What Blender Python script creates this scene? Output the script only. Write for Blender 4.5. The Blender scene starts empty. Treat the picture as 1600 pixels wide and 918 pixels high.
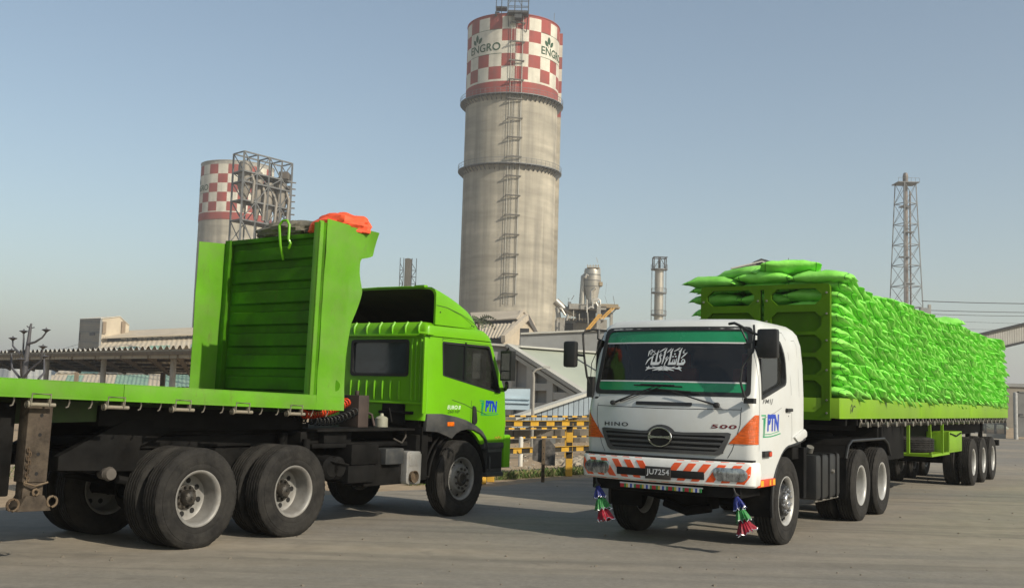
import bpy, bmesh, math, random
import numpy as np
from math import sin, cos, pi, radians, sqrt, atan2
from mathutils import Vector, Matrix, noise

random.seed(7)
SC = bpy.context.scene
COL = SC.collection

# ---------------------------------------------------------------- camera
CAM_H, CAM_P, CAM_R, CAM_F = 1.698, radians(5.516), radians(1.677), 1660.9
_F = np.array([0, cos(CAM_P), sin(CAM_P)])
_R0 = np.array([1., 0, 0]); _U0 = np.array([0, -sin(CAM_P), cos(CAM_P)])
_R = _R0*cos(CAM_R) + _U0*sin(CAM_R); _U = _U0*cos(CAM_R) - _R0*sin(CAM_R)
cd = bpy.data.cameras.new("camera"); cam = bpy.data.objects.new("camera", cd); COL.objects.link(cam)
cd.sensor_width = 36; cd.lens = CAM_F/1600*36; cd.clip_end = 6000; cd.clip_start = .1
mw = Matrix.Identity(4)
for i in range(3):
    mw[i][0] = _R[i]; mw[i][1] = _U[i]; mw[i][2] = -_F[i]
mw[2][3] = CAM_H
cam.matrix_world = mw
SC.camera = cam

# ---------------------------------------------------------------- light
SUN_EL, SUN_AZ = radians(33), radians(90+40)      # azimuth clockwise from +Y
W_ = bpy.data.worlds.new("World"); SC.world = W_; W_.use_nodes = True
nt = W_.node_tree; bg = nt.nodes["Background"]
sk = nt.nodes.new("ShaderNodeTexSky"); sk.sky_type = 'NISHITA'; sk.sun_disc = False
sk.sun_elevation = SUN_EL; sk.sun_rotation = SUN_AZ
sk.air_density = 1.0; sk.dust_density = 1.2; sk.ozone_density = 1.0; sk.altitude = 0
nt.links.new(sk.outputs[0], bg.inputs[0]); bg.inputs[1].default_value = 0.134
hsk = nt.nodes.new("ShaderNodeHueSaturation"); hsk.inputs["Saturation"].default_value = .9
tint = nt.nodes.new("ShaderNodeMix"); tint.data_type = 'RGBA'; tint.blend_type = 'MULTIPLY'; tint.inputs[0].default_value = 1
tint.inputs[7].default_value = (.98, 1.0, .94, 1)      # dusty air: the whole sky a little warmer and greyer
nt.links.new(sk.outputs[0], hsk.inputs["Color"]); nt.links.new(hsk.outputs[0], tint.inputs[6]); nt.links.new(tint.outputs[2], bg.inputs[0])
sd = bpy.data.lights.new("sun", 'SUN'); sun = bpy.data.objects.new("sun", sd); COL.objects.link(sun)
sd.energy = 5.0; sd.angle = radians(.55); sd.color = (1, .91, .76)
sdir = Vector((sin(SUN_AZ)*cos(SUN_EL), cos(SUN_AZ)*cos(SUN_EL), sin(SUN_EL)))
sun.rotation_euler = sdir.to_track_quat('Z', 'Y').to_euler(); sun.location = (30, -20, 40)
SC.view_settings.view_transform = 'Standard'; SC.view_settings.look = 'None'
SC.view_settings.exposure = 0.05; SC.view_settings.gamma = 1

# ---------------------------------------------------------------- pixel -> world (photo pixels, 1600 wide)
def ray(px, py):
    return _F + _R*(px-800)/CAM_F - _U*(py-459)/CAM_F
def at(px, py, D):                 # point on the ray at forward distance y = D
    d = ray(px, py); t = D/d[1]
    return Vector((d[0]*t, D, CAM_H + d[2]*t))
def atz(px, py, z=0.0):            # point on the ray at height z
    d = ray(px, py); t = (z-CAM_H)/d[2]
    return Vector((d[0]*t, d[1]*t, z))

# ---------------------------------------------------------------- materials
MATS = {}
def pm(name, col, rough=.6, metal=0.0, var=.12, scale=3.0, bump=0.0, bscale=None, dirt=None, dirt_amt=0.0,
       dscale=1.2, coat=0.0, spec=None, stretch=None, trans=0.0, emit=None, island=0.0, lowdirt=None, rusty=0.0):
    if name in MATS: return MATS[name]
    m = bpy.data.materials.new(name); m.use_nodes = True; t = m.node_tree; N = t.nodes; L = t.links
    b = N["Principled BSDF"]
    b.inputs["Roughness"].default_value = rough; b.inputs["Metallic"].default_value = metal
    if coat: b.inputs["Coat Weight"].default_value = coat; b.inputs["Coat Roughness"].default_value = .12
    if spec is not None: b.inputs["Specular IOR Level"].default_value = spec
    tc = N.new("ShaderNodeTexCoord"); src = tc.outputs["Object"]
    if stretch:
        mp = N.new("ShaderNodeMapping"); mp.inputs["Scale"].default_value = stretch
        L.new(src, mp.inputs[0]); src = mp.outputs[0]
    n1 = N.new("ShaderNodeTexNoise"); n1.inputs["Scale"].default_value = scale; n1.inputs["Detail"].default_value = 5
    n1.inputs["Roughness"].default_value = .6
    L.new(src, n1.inputs["Vector"])
    cr = N.new("ShaderNodeValToRGB")
    c = Vector(col)
    lo = [max(0, x*(1-var*1.6)) for x in c]; hi = [min(1, x*(1+var)) for x in c]
    cr.color_ramp.elements[0].position = .3; cr.color_ramp.elements[1].position = .7
    cr.color_ramp.elements[0].color = (*lo, 1); cr.color_ramp.elements[1].color = (*hi, 1)
    L.new(n1.outputs["Fac"], cr.inputs[0]); out = cr.outputs[0]
    if dirt is not None and dirt_amt > 0:
        n2 = N.new("ShaderNodeTexNoise"); n2.inputs["Scale"].default_value = dscale; n2.inputs["Detail"].default_value = 8
        n2.inputs["Roughness"].default_value = .7
        L.new(tc.outputs["Object"], n2.inputs["Vector"])
        r2 = N.new("ShaderNodeValToRGB"); r2.color_ramp.elements[0].position = .42; r2.color_ramp.elements[1].position = .68
        r2.color_ramp.elements[1].color = (dirt_amt,)*3 + (1,)
        L.new(n2.outputs["Fac"], r2.inputs[0])
        mx = N.new("ShaderNodeMix"); mx.data_type = 'RGBA'
        L.new(r2.outputs[0], mx.inputs[0]); L.new(out, mx.inputs[6]); mx.inputs[7].default_value = (*dirt, 1)
        out = mx.outputs[2]
    if rusty:                      # chips and rust runs, drawn out downwards
        mp2 = N.new("ShaderNodeMapping"); mp2.inputs["Scale"].default_value = (5, 5, 1.6); L.new(tc.outputs["Object"], mp2.inputs[0])
        n3 = N.new("ShaderNodeTexNoise"); n3.inputs["Scale"].default_value = 1.7; n3.inputs["Detail"].default_value = 9; n3.inputs["Roughness"].default_value = .72; L.new(mp2.outputs[0], n3.inputs[0])
        r3 = N.new("ShaderNodeValToRGB"); r3.color_ramp.elements[0].position = .60; r3.color_ramp.elements[1].position = .70; r3.color_ramp.elements[1].color = (rusty,)*3 + (1,)
        L.new(n3.outputs[0], r3.inputs[0]); mx = N.new("ShaderNodeMix"); mx.data_type = 'RGBA'
        L.new(r3.outputs[0], mx.inputs[0]); L.new(out, mx.inputs[6]); mx.inputs[7].default_value = (.10, .075, .035, 1); out = mx.outputs[2]
    if lowdirt is not None:        # dust that collects low down (z below lowdirt[0])
        sx = N.new("ShaderNodeSeparateXYZ"); L.new(tc.outputs["Object"], sx.inputs[0])
        mr = N.new("ShaderNodeMapRange"); mr.inputs[1].default_value = lowdirt[0]; mr.inputs[2].default_value = lowdirt[1]
        mr.inputs[3].default_value = 0; mr.inputs[4].default_value = lowdirt[2]; L.new(sx.outputs[2], mr.inputs[0])
        mu = N.new("ShaderNodeMath"); mu.operation = 'MULTIPLY'; L.new(mr.outputs[0], mu.inputs[0]); L.new(n1.outputs[0], mu.inputs[1])
        mx = N.new("ShaderNodeMix"); mx.data_type = 'RGBA'
        L.new(mu.outputs[0], mx.inputs[0]); L.new(out, mx.inputs[6]); mx.inputs[7].default_value = (.26, .21, .15, 1)
        out = mx.outputs[2]
    if island:
        oi = N.new("ShaderNodeObjectInfo")
        hs = N.new("ShaderNodeHueSaturation"); mr = N.new("ShaderNodeMapRange")
        mr.inputs[3].default_value = 1-island; mr.inputs[4].default_value = 1+island
        L.new(oi.outputs["Random"], mr.inputs[0]); L.new(mr.outputs[0], hs.inputs["Value"]); L.new(out, hs.inputs["Color"])
        out = hs.outputs[0]
    L.new(out, b.inputs["Base Color"])
    rr = N.new("ShaderNodeMapRange"); rr.inputs[3].default_value = max(.03, rough-.1); rr.inputs[4].default_value = min(1, rough+.12)
    L.new(n1.outputs["Fac"], rr.inputs[0]); L.new(rr.outputs[0], b.inputs["Roughness"])
    if bump:
        nb = N.new("ShaderNodeTexNoise"); nb.inputs["Scale"].default_value = bscale or scale*6; nb.inputs["Detail"].default_value = 6
        L.new(src, nb.inputs["Vector"])
        bp = N.new("ShaderNodeBump"); bp.inputs["Strength"].default_value = bump; bp.inputs["Distance"].default_value = .02
        L.new(nb.outputs["Fac"], bp.inputs["Height"]); L.new(bp.outputs[0], b.inputs["Normal"])
    if trans: b.inputs["Transmission Weight"].default_value = trans
    if emit: b.inputs["Emission Color"].default_value = (*emit, 1); b.inputs["Emission Strength"].default_value = 1
    MATS[name] = m
    return m

DUST = (.28, .23, .16)
green = pm('green_paint', (.135, .40, .004), .42, var=.07, scale=1.5, dirt=(.14, .24, .03), dirt_amt=.2, dscale=2.5, spec=.3, coat=.06)
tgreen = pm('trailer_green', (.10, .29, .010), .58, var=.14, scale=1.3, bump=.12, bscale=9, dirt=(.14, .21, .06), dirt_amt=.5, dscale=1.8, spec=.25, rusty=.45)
hgreen = pm('headboard_green_shaded', (.055, .195, .003), .6, var=.25, scale=1.3, bump=.2, bscale=7, dirt=(.035, .065, .012), dirt_amt=.7, dscale=1.6, spec=.06, rusty=.5)  # trailer green made darker: the headboard's shade is put into the colour
lgreen = pm('lime_paint', (.165, .33, .008), .5, var=.1, scale=.8, dirt=(.18, .24, .06), dirt_amt=.35, dscale=1.4, spec=.25, rusty=.25)
lgreen_shade = pm('lime_paint_shaded', (.065, .155, .003), .55, var=.14, scale=1.2, dirt=(.04, .08, .01), dirt_amt=.4, dscale=1.6, spec=.08, rusty=.3)  # shaded copy of the lime paint, headboard shade painted into the base
white = pm('white_paint', (.55, .565, .55), .35, var=.04, scale=1.2, dirt=(.44, .41, .34), dirt_amt=.25, dscale=1.8, coat=.15)
blackm = pm('chassis_black', (.007, .007, .007), .75, var=.5, scale=4, bump=.1, dirt=(.014, .0125, .011), dirt_amt=.4, dscale=3, spec=.12)
plast = pm('black_plastic', (.016, .017, .018), .45, var=.15, scale=3, dirt=(.06, .053, .045), dirt_amt=.3, dscale=4, spec=.35)
gplast = pm('grey_plastic', (.04, .043, .046), .5, var=.15, scale=3, dirt=(.14, .125, .1), dirt_amt=.35, dscale=3)
rubber = pm('tyre_rubber', (.016, .015, .014), .85, var=.3, scale=6, bump=.25, bscale=40, dirt=(.05, .047, .041), dirt_amt=.4, dscale=5, spec=.25)
rimgrey = pm('rim_grey', (.23, .225, .21), .5, metal=.2, var=.15, scale=5, dirt=(.12, .1, .08), dirt_amt=.5, dscale=6)
rimwhite = pm('rim_white', (.40, .40, .385), .4, metal=.2, var=.1, scale=5, dirt=(.2, .17, .13), dirt_amt=.4, dscale=6)
hubm = pm('hub_steel', (.05, .047, .042), .5, metal=.5, var=.4, scale=8, dirt=(.15, .12, .09), dirt_amt=.4, dscale=7)
steel = pm('bare_steel', (.30, .29, .26), .45, metal=.6, var=.2, scale=8, dirt=(.18, .13, .08), dirt_amt=.5, dscale=6)
rust = pm('rusty_steel', (.10, .07, .045), .85, var=.45, scale=6, bump=.3, dirt=(.20, .16, .11), dirt_amt=.5, dscale=5, spec=.2)
chrome = pm('chrome', (.7, .7, .7), .15, metal=1, var=.03)
glassm = pm('dark_glass', (.012, .015, .016), .06, var=.1, spec=.7)
conc = pm('concrete', (.30, .285, .25), .9, var=.15, scale=2, bump=.2)
orange = pm('orange_lens', (.75, .16, .01), .2, var=.2, scale=30, coat=.6)
redp = pm('red_paint', (.52, .055, .015), .45, var=.12, scale=6)
orangep = pm('orange_stripe', (.78, .085, .008), .4, var=.08, scale=6, dirt=DUST, dirt_amt=.2)
stripew = pm('stripe_white', (.70, .70, .67), .4, var=.05, scale=6, dirt=(.35, .3, .24), dirt_amt=.3)
sunstrip = pm('sun_strip_green', (.01, .22, .085), .25, var=.1, scale=2, coat=.4)
darkint = pm('cab_interior', (.035, .035, .036), .8, var=.2)
seatred = pm('seat_red', (.25, .02, .015), .8, var=.2)

# ---------------------------------------------------------------- mesh helper
SPLIT = set('''warning_stripe wheel_housing door_glass end_rail fender_panel sun_strip strip_edging window_seal seats headboard_back_sheet
landing_leg cab_corner_flare wheel_arch_lip tank_strap bumper_end bumper_reflector side_marker marker_lens mud_flap step seat headboard_bolt reflector adjusting_hole
mirror_glass dark_side_pane panel_gap wiper hole post_hole louvre stair brake_chamber side_bracket masts barge_board rest_platform verge edge_beam rear_rib roof_rib plate_rosette
grille_backing hose broken_glazing inclined_duct lettering filler_cap monitor_opening support stair rail_end carrier_frame dark_bay slab'''.split())
class MB:
    def __init__(s): s.v = []; s.f = []; s.m = []
    def add(s, vs, fs, m=0):
        o = len(s.v); s.v += [tuple(v) for v in vs]
        for f in fs: s.f.append([o+i for i in f]); s.m.append(m)
        return s
    def box(s, x0, x1, y0, y1, z0, z1, m=0, M=None):
        vs = [Vector((x, y, z)) for x in (x0, x1) for y in (y0, y1) for z in (z0, z1)]
        if M is not None: vs = [M @ v for v in vs]
        return s.add(vs, [(0, 1, 3, 2), (4, 6, 7, 5), (0, 4, 5, 1), (2, 3, 7, 6), (0, 2, 6, 4), (1, 5, 7, 3)], m)
    def hexa(s, c8, m=0):  # bottom 4 then top 4
        return s.add(c8, [(3, 2, 1, 0), (4, 5, 6, 7), (0, 1, 5, 4), (1, 2, 6, 5), (2, 3, 7, 6), (3, 0, 4, 7)], m)
    def prism(s, poly, ax, a, b, m=0):
        n = len(poly)
        def P(u, w, t): return {'x': (t, u, w), 'y': (u, t, w), 'z': (u, w, t)}[ax]
        vs = [P(u, w, a) for u, w in poly] + [P(u, w, b) for u, w in poly]
        fs = [tuple(range(n)), tuple(range(2*n-1, n-1, -1))] + [(i, (i+1) % n, n+(i+1) % n, n+i) for i in range(n)]
        return s.add(vs, fs, m)
    def beam(s, p, q, w, h=None, m=0, up=(0, 0, 1)):
        p = Vector(p); q = Vector(q); h = h or w; d = (q-p)
        if d.length < 1e-6: return s
        d.normalize(); u = Vector(up)
        if abs(d.dot(u)) > .98: u = Vector((1, 0, 0))
        a = d.cross(u).normalized()*w/2; b = a.cross(d).normalized()*h/2
        vs = [p-a-b, p+a-b, p+a+b, p-a+b, q-a-b, q+a-b, q+a+b, q-a+b]
        return s.add(vs, [(0, 1, 2, 3), (7, 6, 5, 4), (0, 4, 5, 1), (1, 5, 6, 2), (2, 6, 7, 3), (3, 7, 4, 0)], m)
    def tube(s, pts, r, n=8, m=0, caps=True):
        pts = [Vector(p) for p in pts]; k = len(pts)
        rs = r if isinstance(r, (list, tuple)) else [r]*k
        rings = []; ref = None
        for i, p in enumerate(pts):
            d = (pts[min(i+1, k-1)]-pts[max(i-1, 0)])
            d = d.normalized() if d.length > 1e-9 else Vector((0, 0, 1))
            if ref is None: ref = Vector((0, 0, 1)) if abs(d.z) < .9 else Vector((1, 0, 0))
            a = d.cross(ref)
            if a.length < 1e-4: a = d.orthogonal()
            a.normalize(); b = d.cross(a).normalized(); ref = a.cross(d) if False else ref
            rings.append([p + (a*cos(2*pi*j/n) + b*sin(2*pi*j/n))*rs[i] for j in range(n)])
        vs = [v for rg in rings for v in rg]; fs = []
        for i in range(k-1):
            for j in range(n):
                fs.append((i*n+j, i*n+(j+1) % n, (i+1)*n+(j+1) % n, (i+1)*n+j))
        if caps: fs += [tuple(range(n-1, -1, -1)), tuple(range((k-1)*n, k*n))]
        return s.add(vs, fs, m)
    def lathe(s, prof, c=(0, 0, 0), ax='z', n=24, m=0, caps=False, fn=None):
        vs = []; fs = []; c = Vector(c); k = len(prof)
        for i, (t, r) in enumerate(prof):
            for j in range(n):
                a = 2*pi*j/n; rr, tt = (r, t) if fn is None else fn(i, j, t, r)
                u, w = rr*cos(a), rr*sin(a)
                vs.append(c + Vector({'z': (u, w, tt), 'y': (u, tt, w), 'x': (tt, u, w)}[ax]))
        for i in range(k-1):
            for j in range(n):
                fs.append((i*n+j, i*n+(j+1) % n, (i+1)*n+(j+1) % n, (i+1)*n+j))
        if caps: fs += [tuple(range(n-1, -1, -1)), tuple(range((k-1)*n, k*n))]
        return s.add(vs, fs, m)
    def grid(s, fn, nu, nv, m=0, thick=None):
        vs = [fn(i/nu, j/nv) for i in range(nu+1) for j in range(nv+1)]
        fs = [(i*(nv+1)+j, (i+1)*(nv+1)+j, (i+1)*(nv+1)+j+1, i*(nv+1)+j+1) for i in range(nu) for j in range(nv)]
        if thick is not None:
            t = Vector(thick); o = len(vs); vs = vs + [Vector(v)+t for v in vs]
            fs = fs + [tuple(o+a for a in reversed(f)) for f in fs]
            per = [(i*(nv+1)) for i in range(nu+1)] + [nu*(nv+1)+j for j in range(1, nv+1)] + \
                  [i*(nv+1)+nv for i in range(nu-1, -1, -1)] + [j for j in range(nv-1, 0, -1)]
            fs += [(per[i], per[(i+1) % len(per)], o+per[(i+1) % len(per)], o+per[i]) for i in range(len(per))]
        return s.add(vs, fs, m)
    def mesh(s, name, mats, bevel=0, smooth=38, recalc=True, merge=False):
        me = bpy.data.meshes.new(name); me.from_pydata(s.v, [], s.f)
        for mt in (mats if isinstance(mats, (list, tuple)) else [mats]): me.materials.append(mt)
        me.polygons.foreach_set('material_index', s.m)
        if recalc or bevel or merge:
            bm = bmesh.new(); bm.from_mesh(me)
            if merge: bmesh.ops.remove_doubles(bm, verts=bm.verts, dist=1e-4)
            if recalc: bmesh.ops.recalc_face_normals(bm, faces=bm.faces)
            if bevel:
                es = [e for e in bm.edges if len(e.link_faces) == 2 and e.calc_face_angle(0) > radians(35)]
                bmesh.ops.bevel(bm, geom=es, offset=bevel, segments=2, profile=.6, affect='EDGES', clamp_overlap=True)
            bm.to_mesh(me); bm.free()
        me.update()
        if smooth is not None:
            me.shade_smooth(); me.set_sharp_from_angle(angle=radians(smooth))
        return me
    def islands(s):
        par = list(range(len(s.v)))
        def fd(a):
            while par[a] != a: par[a] = par[par[a]]; a = par[a]
            return a
        for f in s.f:
            r = fd(f[0])
            for q in f[1:]: par[fd(q)] = r
        groups = {}
        for f, m in zip(s.f, s.m): groups.setdefault(fd(f[0]), []).append((f, m))
        out = []
        for fs in groups.values():
            mb = MB(); mp = {}
            for f, m in fs:
                for q in f:
                    if q not in mp: mp[q] = len(mb.v); mb.v.append(s.v[q])
                mb.f.append([mp[q] for q in f]); mb.m.append(m)
            out.append(mb)
        return out
    def build(s, name, mats, parent=None, bevel=0, smooth=38, loc=None, recalc=True, label=None, merge=False, **kw):
        if name in SPLIT and not merge:
            isl = s.islands()
            if 1 < len(isl) <= 60:
                return [m._build(name, mats, parent, bevel, smooth, loc, recalc, label, merge, **kw) for m in isl][0]
        return s._build(name, mats, parent, bevel, smooth, loc, recalc, label, merge, **kw)
    def _build(s, name, mats, parent=None, bevel=0, smooth=38, loc=None, recalc=True, label=None, merge=False, **kw):
        o = bpy.data.objects.new(name, s.mesh(name, mats, bevel, smooth, recalc, merge)); COL.objects.link(o)
        if parent is not None: o.parent = parent
        if loc is not None: o.location = loc
        if label: o['label'] = label
        for k, v in kw.items(): o[k] = v
        return o

def tag(o, label=None, cat=None, group=None, kind=None):
    if label: o['label'] = label
    if cat: o['category'] = cat
    if group: o['group'] = group
    if kind: o['kind'] = kind
    return o
def empty(name, loc, rz=0, label=None, cat=None, group=None, ry=0):
    o = bpy.data.objects.new(name, None); COL.objects.link(o); o.location = loc; o.empty_display_size = .3
    o.rotation_mode = 'XYZ'; o.rotation_euler = (0, ry, rz)
    return tag(o, label, cat, group)
def kids(o): return [c for c in bpy.data.objects if c.parent == o]
def copy_part(o, parent, loc=None, rot=None):
    c = o.copy(); COL.objects.link(c); c.parent = parent
    if loc is not None: c.location = loc
    if rot is not None: c.rotation_euler = rot
    for ch in kids(o): copy_part(ch, c)
    return c
def copy_thing(o, loc, rz=None, label=None):
    c = o.copy(); COL.objects.link(c); c.location = loc
    if rz is not None: c.rotation_euler = (0, 0, rz)
    if label: c['label'] = label
    for ch in kids(o): copy_part(ch, c)
    return c

def rpoly(poly, r, n=4):           # round the corners of a polygon
    out = []; k = len(poly)
    for i in range(k):
        p = Vector(poly[i]); a = Vector(poly[i-1]); b = Vector(poly[(i+1) % k])
        rr = r[i] if isinstance(r, (list, tuple)) else r
        d1 = (a-p); d2 = (b-p); q = min(rr, d1.length*.45, d2.length*.45)
        s = p + d1.normalized()*q; e = p + d2.normalized()*q
        for j in range(n+1):
            t = j/n; out.append(tuple((1-t)**2*s + 2*t*(1-t)*p + t*t*e))
    return out

def text_geo(txt, w, h, bold=0.0, shear=0.0, spacing=1.0):
    cu = bpy.data.curves.new('t', 'FONT'); cu.body = txt; cu.size = 1; cu.offset = bold; cu.shear = shear
    cu.space_character = spacing; cu.resolution_u = 3
    o = bpy.data.objects.new('t', cu); COL.objects.link(o)
    dg = bpy.context.evaluated_depsgraph_get(); dg.update()
    me = bpy.data.meshes.new_from_object(o.evaluated_get(dg))
    vs = [v.co.copy() for v in me.vertices]; fs = [tuple(p.vertices) for p in me.polygons]
    bpy.data.objects.remove(o); bpy.data.curves.remove(cu); bpy.data.meshes.remove(me)
    x0 = min(v.x for v in vs); x1 = max(v.x for v in vs); y0 = min(v.y for v in vs); y1 = max(v.y for v in vs)
    return [((v.x-x0)/(x1-x0)*w, (v.y-y0)/(y1-y0)*h) for v in vs], fs
def put_text(mb, txt, w, h, fn, m=0, **k):     # fn(u,v) -> 3D
    vs, fs = text_geo(txt, w, h, **k)
    mb.add([fn(u, v) for u, v in vs], fs, m)

def boolean(o, cutters):
    for c in cutters:
        md = o.modifiers.new('b', 'BOOLEAN'); md.operation = 'DIFFERENCE'; md.object = c; md.solver = 'EXACT'
    dg = bpy.context.evaluated_depsgraph_get(); dg.update()
    me = bpy.data.meshes.new_from_object(o.evaluated_get(dg))
    o.modifiers.clear(); o.data = me
    me.shade_smooth(); me.set_sharp_from_angle(angle=radians(30))
    for c in cutters: bpy.data.objects.remove(c)
    return o
# ---------------------------------------------------------------- ground and road
def ground_material():
    m = bpy.data.materials.new('dry_soil'); m.use_nodes = True; t = m.node_tree; N = t.nodes; L = t.links; b = N["Principled BSDF"]
    tc = N.new("ShaderNodeTexCoord")
    def nz(sc, det=8): 
        n = N.new("ShaderNodeTexNoise"); n.inputs["Scale"].default_value = sc; n.inputs["Detail"].default_value = det
        n.inputs["Roughness"].default_value = .65; L.new(tc.outputs["Object"], n.inputs["Vector"]); return n
    a = nz(.25); c = nz(2.5); r = N.new("ShaderNodeValToRGB")
    r.color_ramp.elements[0].color = (.22, .155, .09, 1); r.color_ramp.elements[1].color = (.38, .29, .185, 1)
    r.color_ramp.elements[0].position = .35; r.color_ramp.elements[1].position = .65
    mx = N.new("ShaderNodeMath"); mx.operation = 'MULTIPLY_ADD'; mx.inputs[1].default_value = .5
    L.new(c.outputs[0], mx.inputs[0]); ml = N.new("ShaderNodeMath"); ml.operation = 'MULTIPLY'; ml.inputs[1].default_value = .5
    L.new(a.outputs[0], ml.inputs[0]); L.new(ml.outputs[0], mx.inputs[2]); L.new(mx.outputs[0], r.inputs[0])
    L.new(r.outputs[0], b.inputs["Base Color"]); b.inputs["Roughness"].default_value = .95
    bp = N.new("ShaderNodeBump"); bp.inputs["Strength"].default_value = .6; bp.inputs["Distance"].default_value = .05
    L.new(nz(6).outputs[0], bp.inputs["Height"]); L.new(bp.outputs[0], b.inputs["Normal"])
    return m
def road_material():
    m = bpy.data.materials.new('dusty_asphalt'); m.use_nodes = True; t = m.node_tree; N = t.nodes; L = t.links; b = N["Principled BSDF"]
    tc = N.new("ShaderNodeTexCoord")
    def nz(sc, det=8, rough=.6, mp=None):
        n = N.new("ShaderNodeTexNoise"); n.inputs["Scale"].default_value = sc; n.inputs["Detail"].default_value = det
        n.inputs["Roughness"].default_value = rough
        if mp:
            q = N.new("ShaderNodeMapping"); q.inputs["Scale"].default_value = mp[0]; q.inputs["Rotation"].default_value = (0, 0, mp[1])
            L.new(tc.outputs["Object"], q.inputs[0]); L.new(q.outputs[0], n.inputs["Vector"])
        else: L.new(tc.outputs["Object"], n.inputs["Vector"])
        return n
    def ramp(src, p0, p1, c0=(0, 0, 0), c1=(1, 1, 1)):
        r = N.new("ShaderNodeValToRGB"); r.color_ramp.elements[0].position = p0; r.color_ramp.elements[1].position = p1
        r.color_ramp.elements[0].color = (*c0, 1); r.color_ramp.elements[1].color = (*c1, 1); L.new(src, r.inputs[0]); return r.outputs[0]
    def mix(f, a, c, mode='MIX'):
        x = N.new("ShaderNodeMix"); x.data_type = 'RGBA'; x.blend_type = mode
        if isinstance(f, (int, float)): x.inputs[0].default_value = f
        else: L.new(f, x.inputs[0])
        for i, q in ((6, a), (7, c)):
            if isinstance(q, tuple): x.inputs[i].default_value = (*q, 1)
            else: L.new(q, x.inputs[i])
        return x.outputs[2]
    # worn asphalt under a film of tan dust; dust is drawn out along the driving direction
    base = ramp(nz(14, 10, .75).outputs[0], .3, .7, (.105, .103, .096), (.215, .208, .19))
    dust = ramp(nz(.16, 7, .6, ((.45, 1.5, 1), radians(-12))).outputs[0], .36, .64, (0.15,)*3, (.9,)*3)
    col = mix(dust, base, ramp(nz(3, 8).outputs[0], .3, .7, (.24, .202, .148), (.345, .298, .226)))
    streak = ramp(nz(1.0, 7, .65, ((.12, 2.2, 1), radians(-10))).outputs[0], .50, .75, (0,)*3, (.45,)*3)
    col = mix(streak, col, (.12, .115, .10))
    tyre = ramp(nz(.7, 4, .5, ((.16, 2.6, 1), radians(-8))).outputs[0], .55, .72, (0,)*3, (.6,)*3)
    col = mix(tyre, col, (.10, .094, .08))
    stain = ramp(nz(1.6, 5, .5).outputs[0], .64, .74, (0,)*3, (.55,)*3)
    col = mix(stain, col, (.12, .11, .095))
    grit = ramp(nz(120, 3, .8).outputs[0], .62, .78, (0,)*3, (.5,)*3)
    col = mix(grit, col, (.42, .38, .31))
    vo = N.new("ShaderNodeTexVoronoi"); vo.feature = 'DISTANCE_TO_EDGE'; vo.inputs["Scale"].default_value = .45
    wv = N.new("ShaderNodeMixRGB") if False else None
    nn = nz(1.3, 6); ad = N.new("ShaderNodeVectorMath"); ad.operation = 'ADD'
    L.new(tc.outputs["Object"], ad.inputs[0]); L.new(nn.outputs["Color"], ad.inputs[1]); L.new(ad.outputs[0], vo.inputs["Vector"])
    cm = N.new("ShaderNodeMath"); cm.operation = 'MULTIPLY'
    L.new(ramp(vo.outputs["Distance"], .0, .012, (1,)*3, (0,)*3), cm.inputs[0]); L.new(ramp(nz(.35, 3).outputs[0], .5, .62), cm.inputs[1])
    cf = N.new('ShaderNodeMath'); cf.operation = 'MULTIPLY'; cf.inputs[1].default_value = .3; L.new(cm.outputs[0], cf.inputs[0])
    col = mix(cf.outputs[0], col, (.10, .09, .075))
    L.new(col, b.inputs["Base Color"])
    rg = N.new("ShaderNodeMapRange"); rg.inputs[3].default_value = .78; rg.inputs[4].default_value = .95
    L.new(dust, rg.inputs[0]); L.new(rg.outputs[0], b.inputs["Roughness"]); b.inputs["Specular IOR Level"].default_value = .3
    bp = N.new("ShaderNodeBump"); bp.inputs["Strength"].default_value = .45; bp.inputs["Distance"].default_value = .012
    ah = N.new("ShaderNodeMath"); ah.operation = 'ADD'; L.new(nz(70, 6, .8).outputs[0], ah.inputs[0]); L.new(nz(5, 5).outputs[0], ah.inputs[1])
    L.new(ah.outputs[0], bp.inputs["Height"]); L.new(bp.outputs[0], b.inputs["Normal"])
    return m
soil = ground_material(); asph = road_material()
g = MB(); g.grid(lambda u, v: (-2500+5000*u, -300+4300*v, 0), 8, 8); g.build('ground', soil, kind='structure', smooth=None)
# road: between the verge on the left and far right; its left edge follows the photographed line
edge = [(-40, -30), (-13.2, 6.0), (-6.7, 14.3), (-3.2, 17.6), (-.14, 20.5), (.77, 22.0), (1.8, 23.4), (5.5, 29), (12, 40), (24, 62), (26, 67)]
rd = MB(); pts = []
dense = []
for a, b_ in zip(edge, edge[1:]):
    k = max(1, int((Vector(b_)-Vector(a)).length/.5))
    for i in range(k):
        t = i/k; p = Vector(a).lerp(Vector(b_), t)
        w = .12*noise.noise(Vector((p.x*1.3, p.y*1.3, 0))) + .05*noise.noise(Vector((p.x*6, p.y*6, 3)))
        dense.append((p.x - w, p.y + w))
dense.append(edge[-1])
poly = dense + [(90, 67), (90, -30)]
bm = bmesh.new(); vs = [bm.verts.new((x, y, .004)) for x, y in poly]; f_ = bm.faces.new(vs); bmesh.ops.triangulate(bm, faces=[f_])
me = bpy.data.meshes.new('road'); bm.to_mesh(me); bm.free(); me.materials.append(asph)
for p in me.polygons:
    if p.normal.z < 0: p.flip()
ro = bpy.data.objects.new('road', me); COL.objects.link(ro); ro['kind'] = 'structure'

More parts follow.
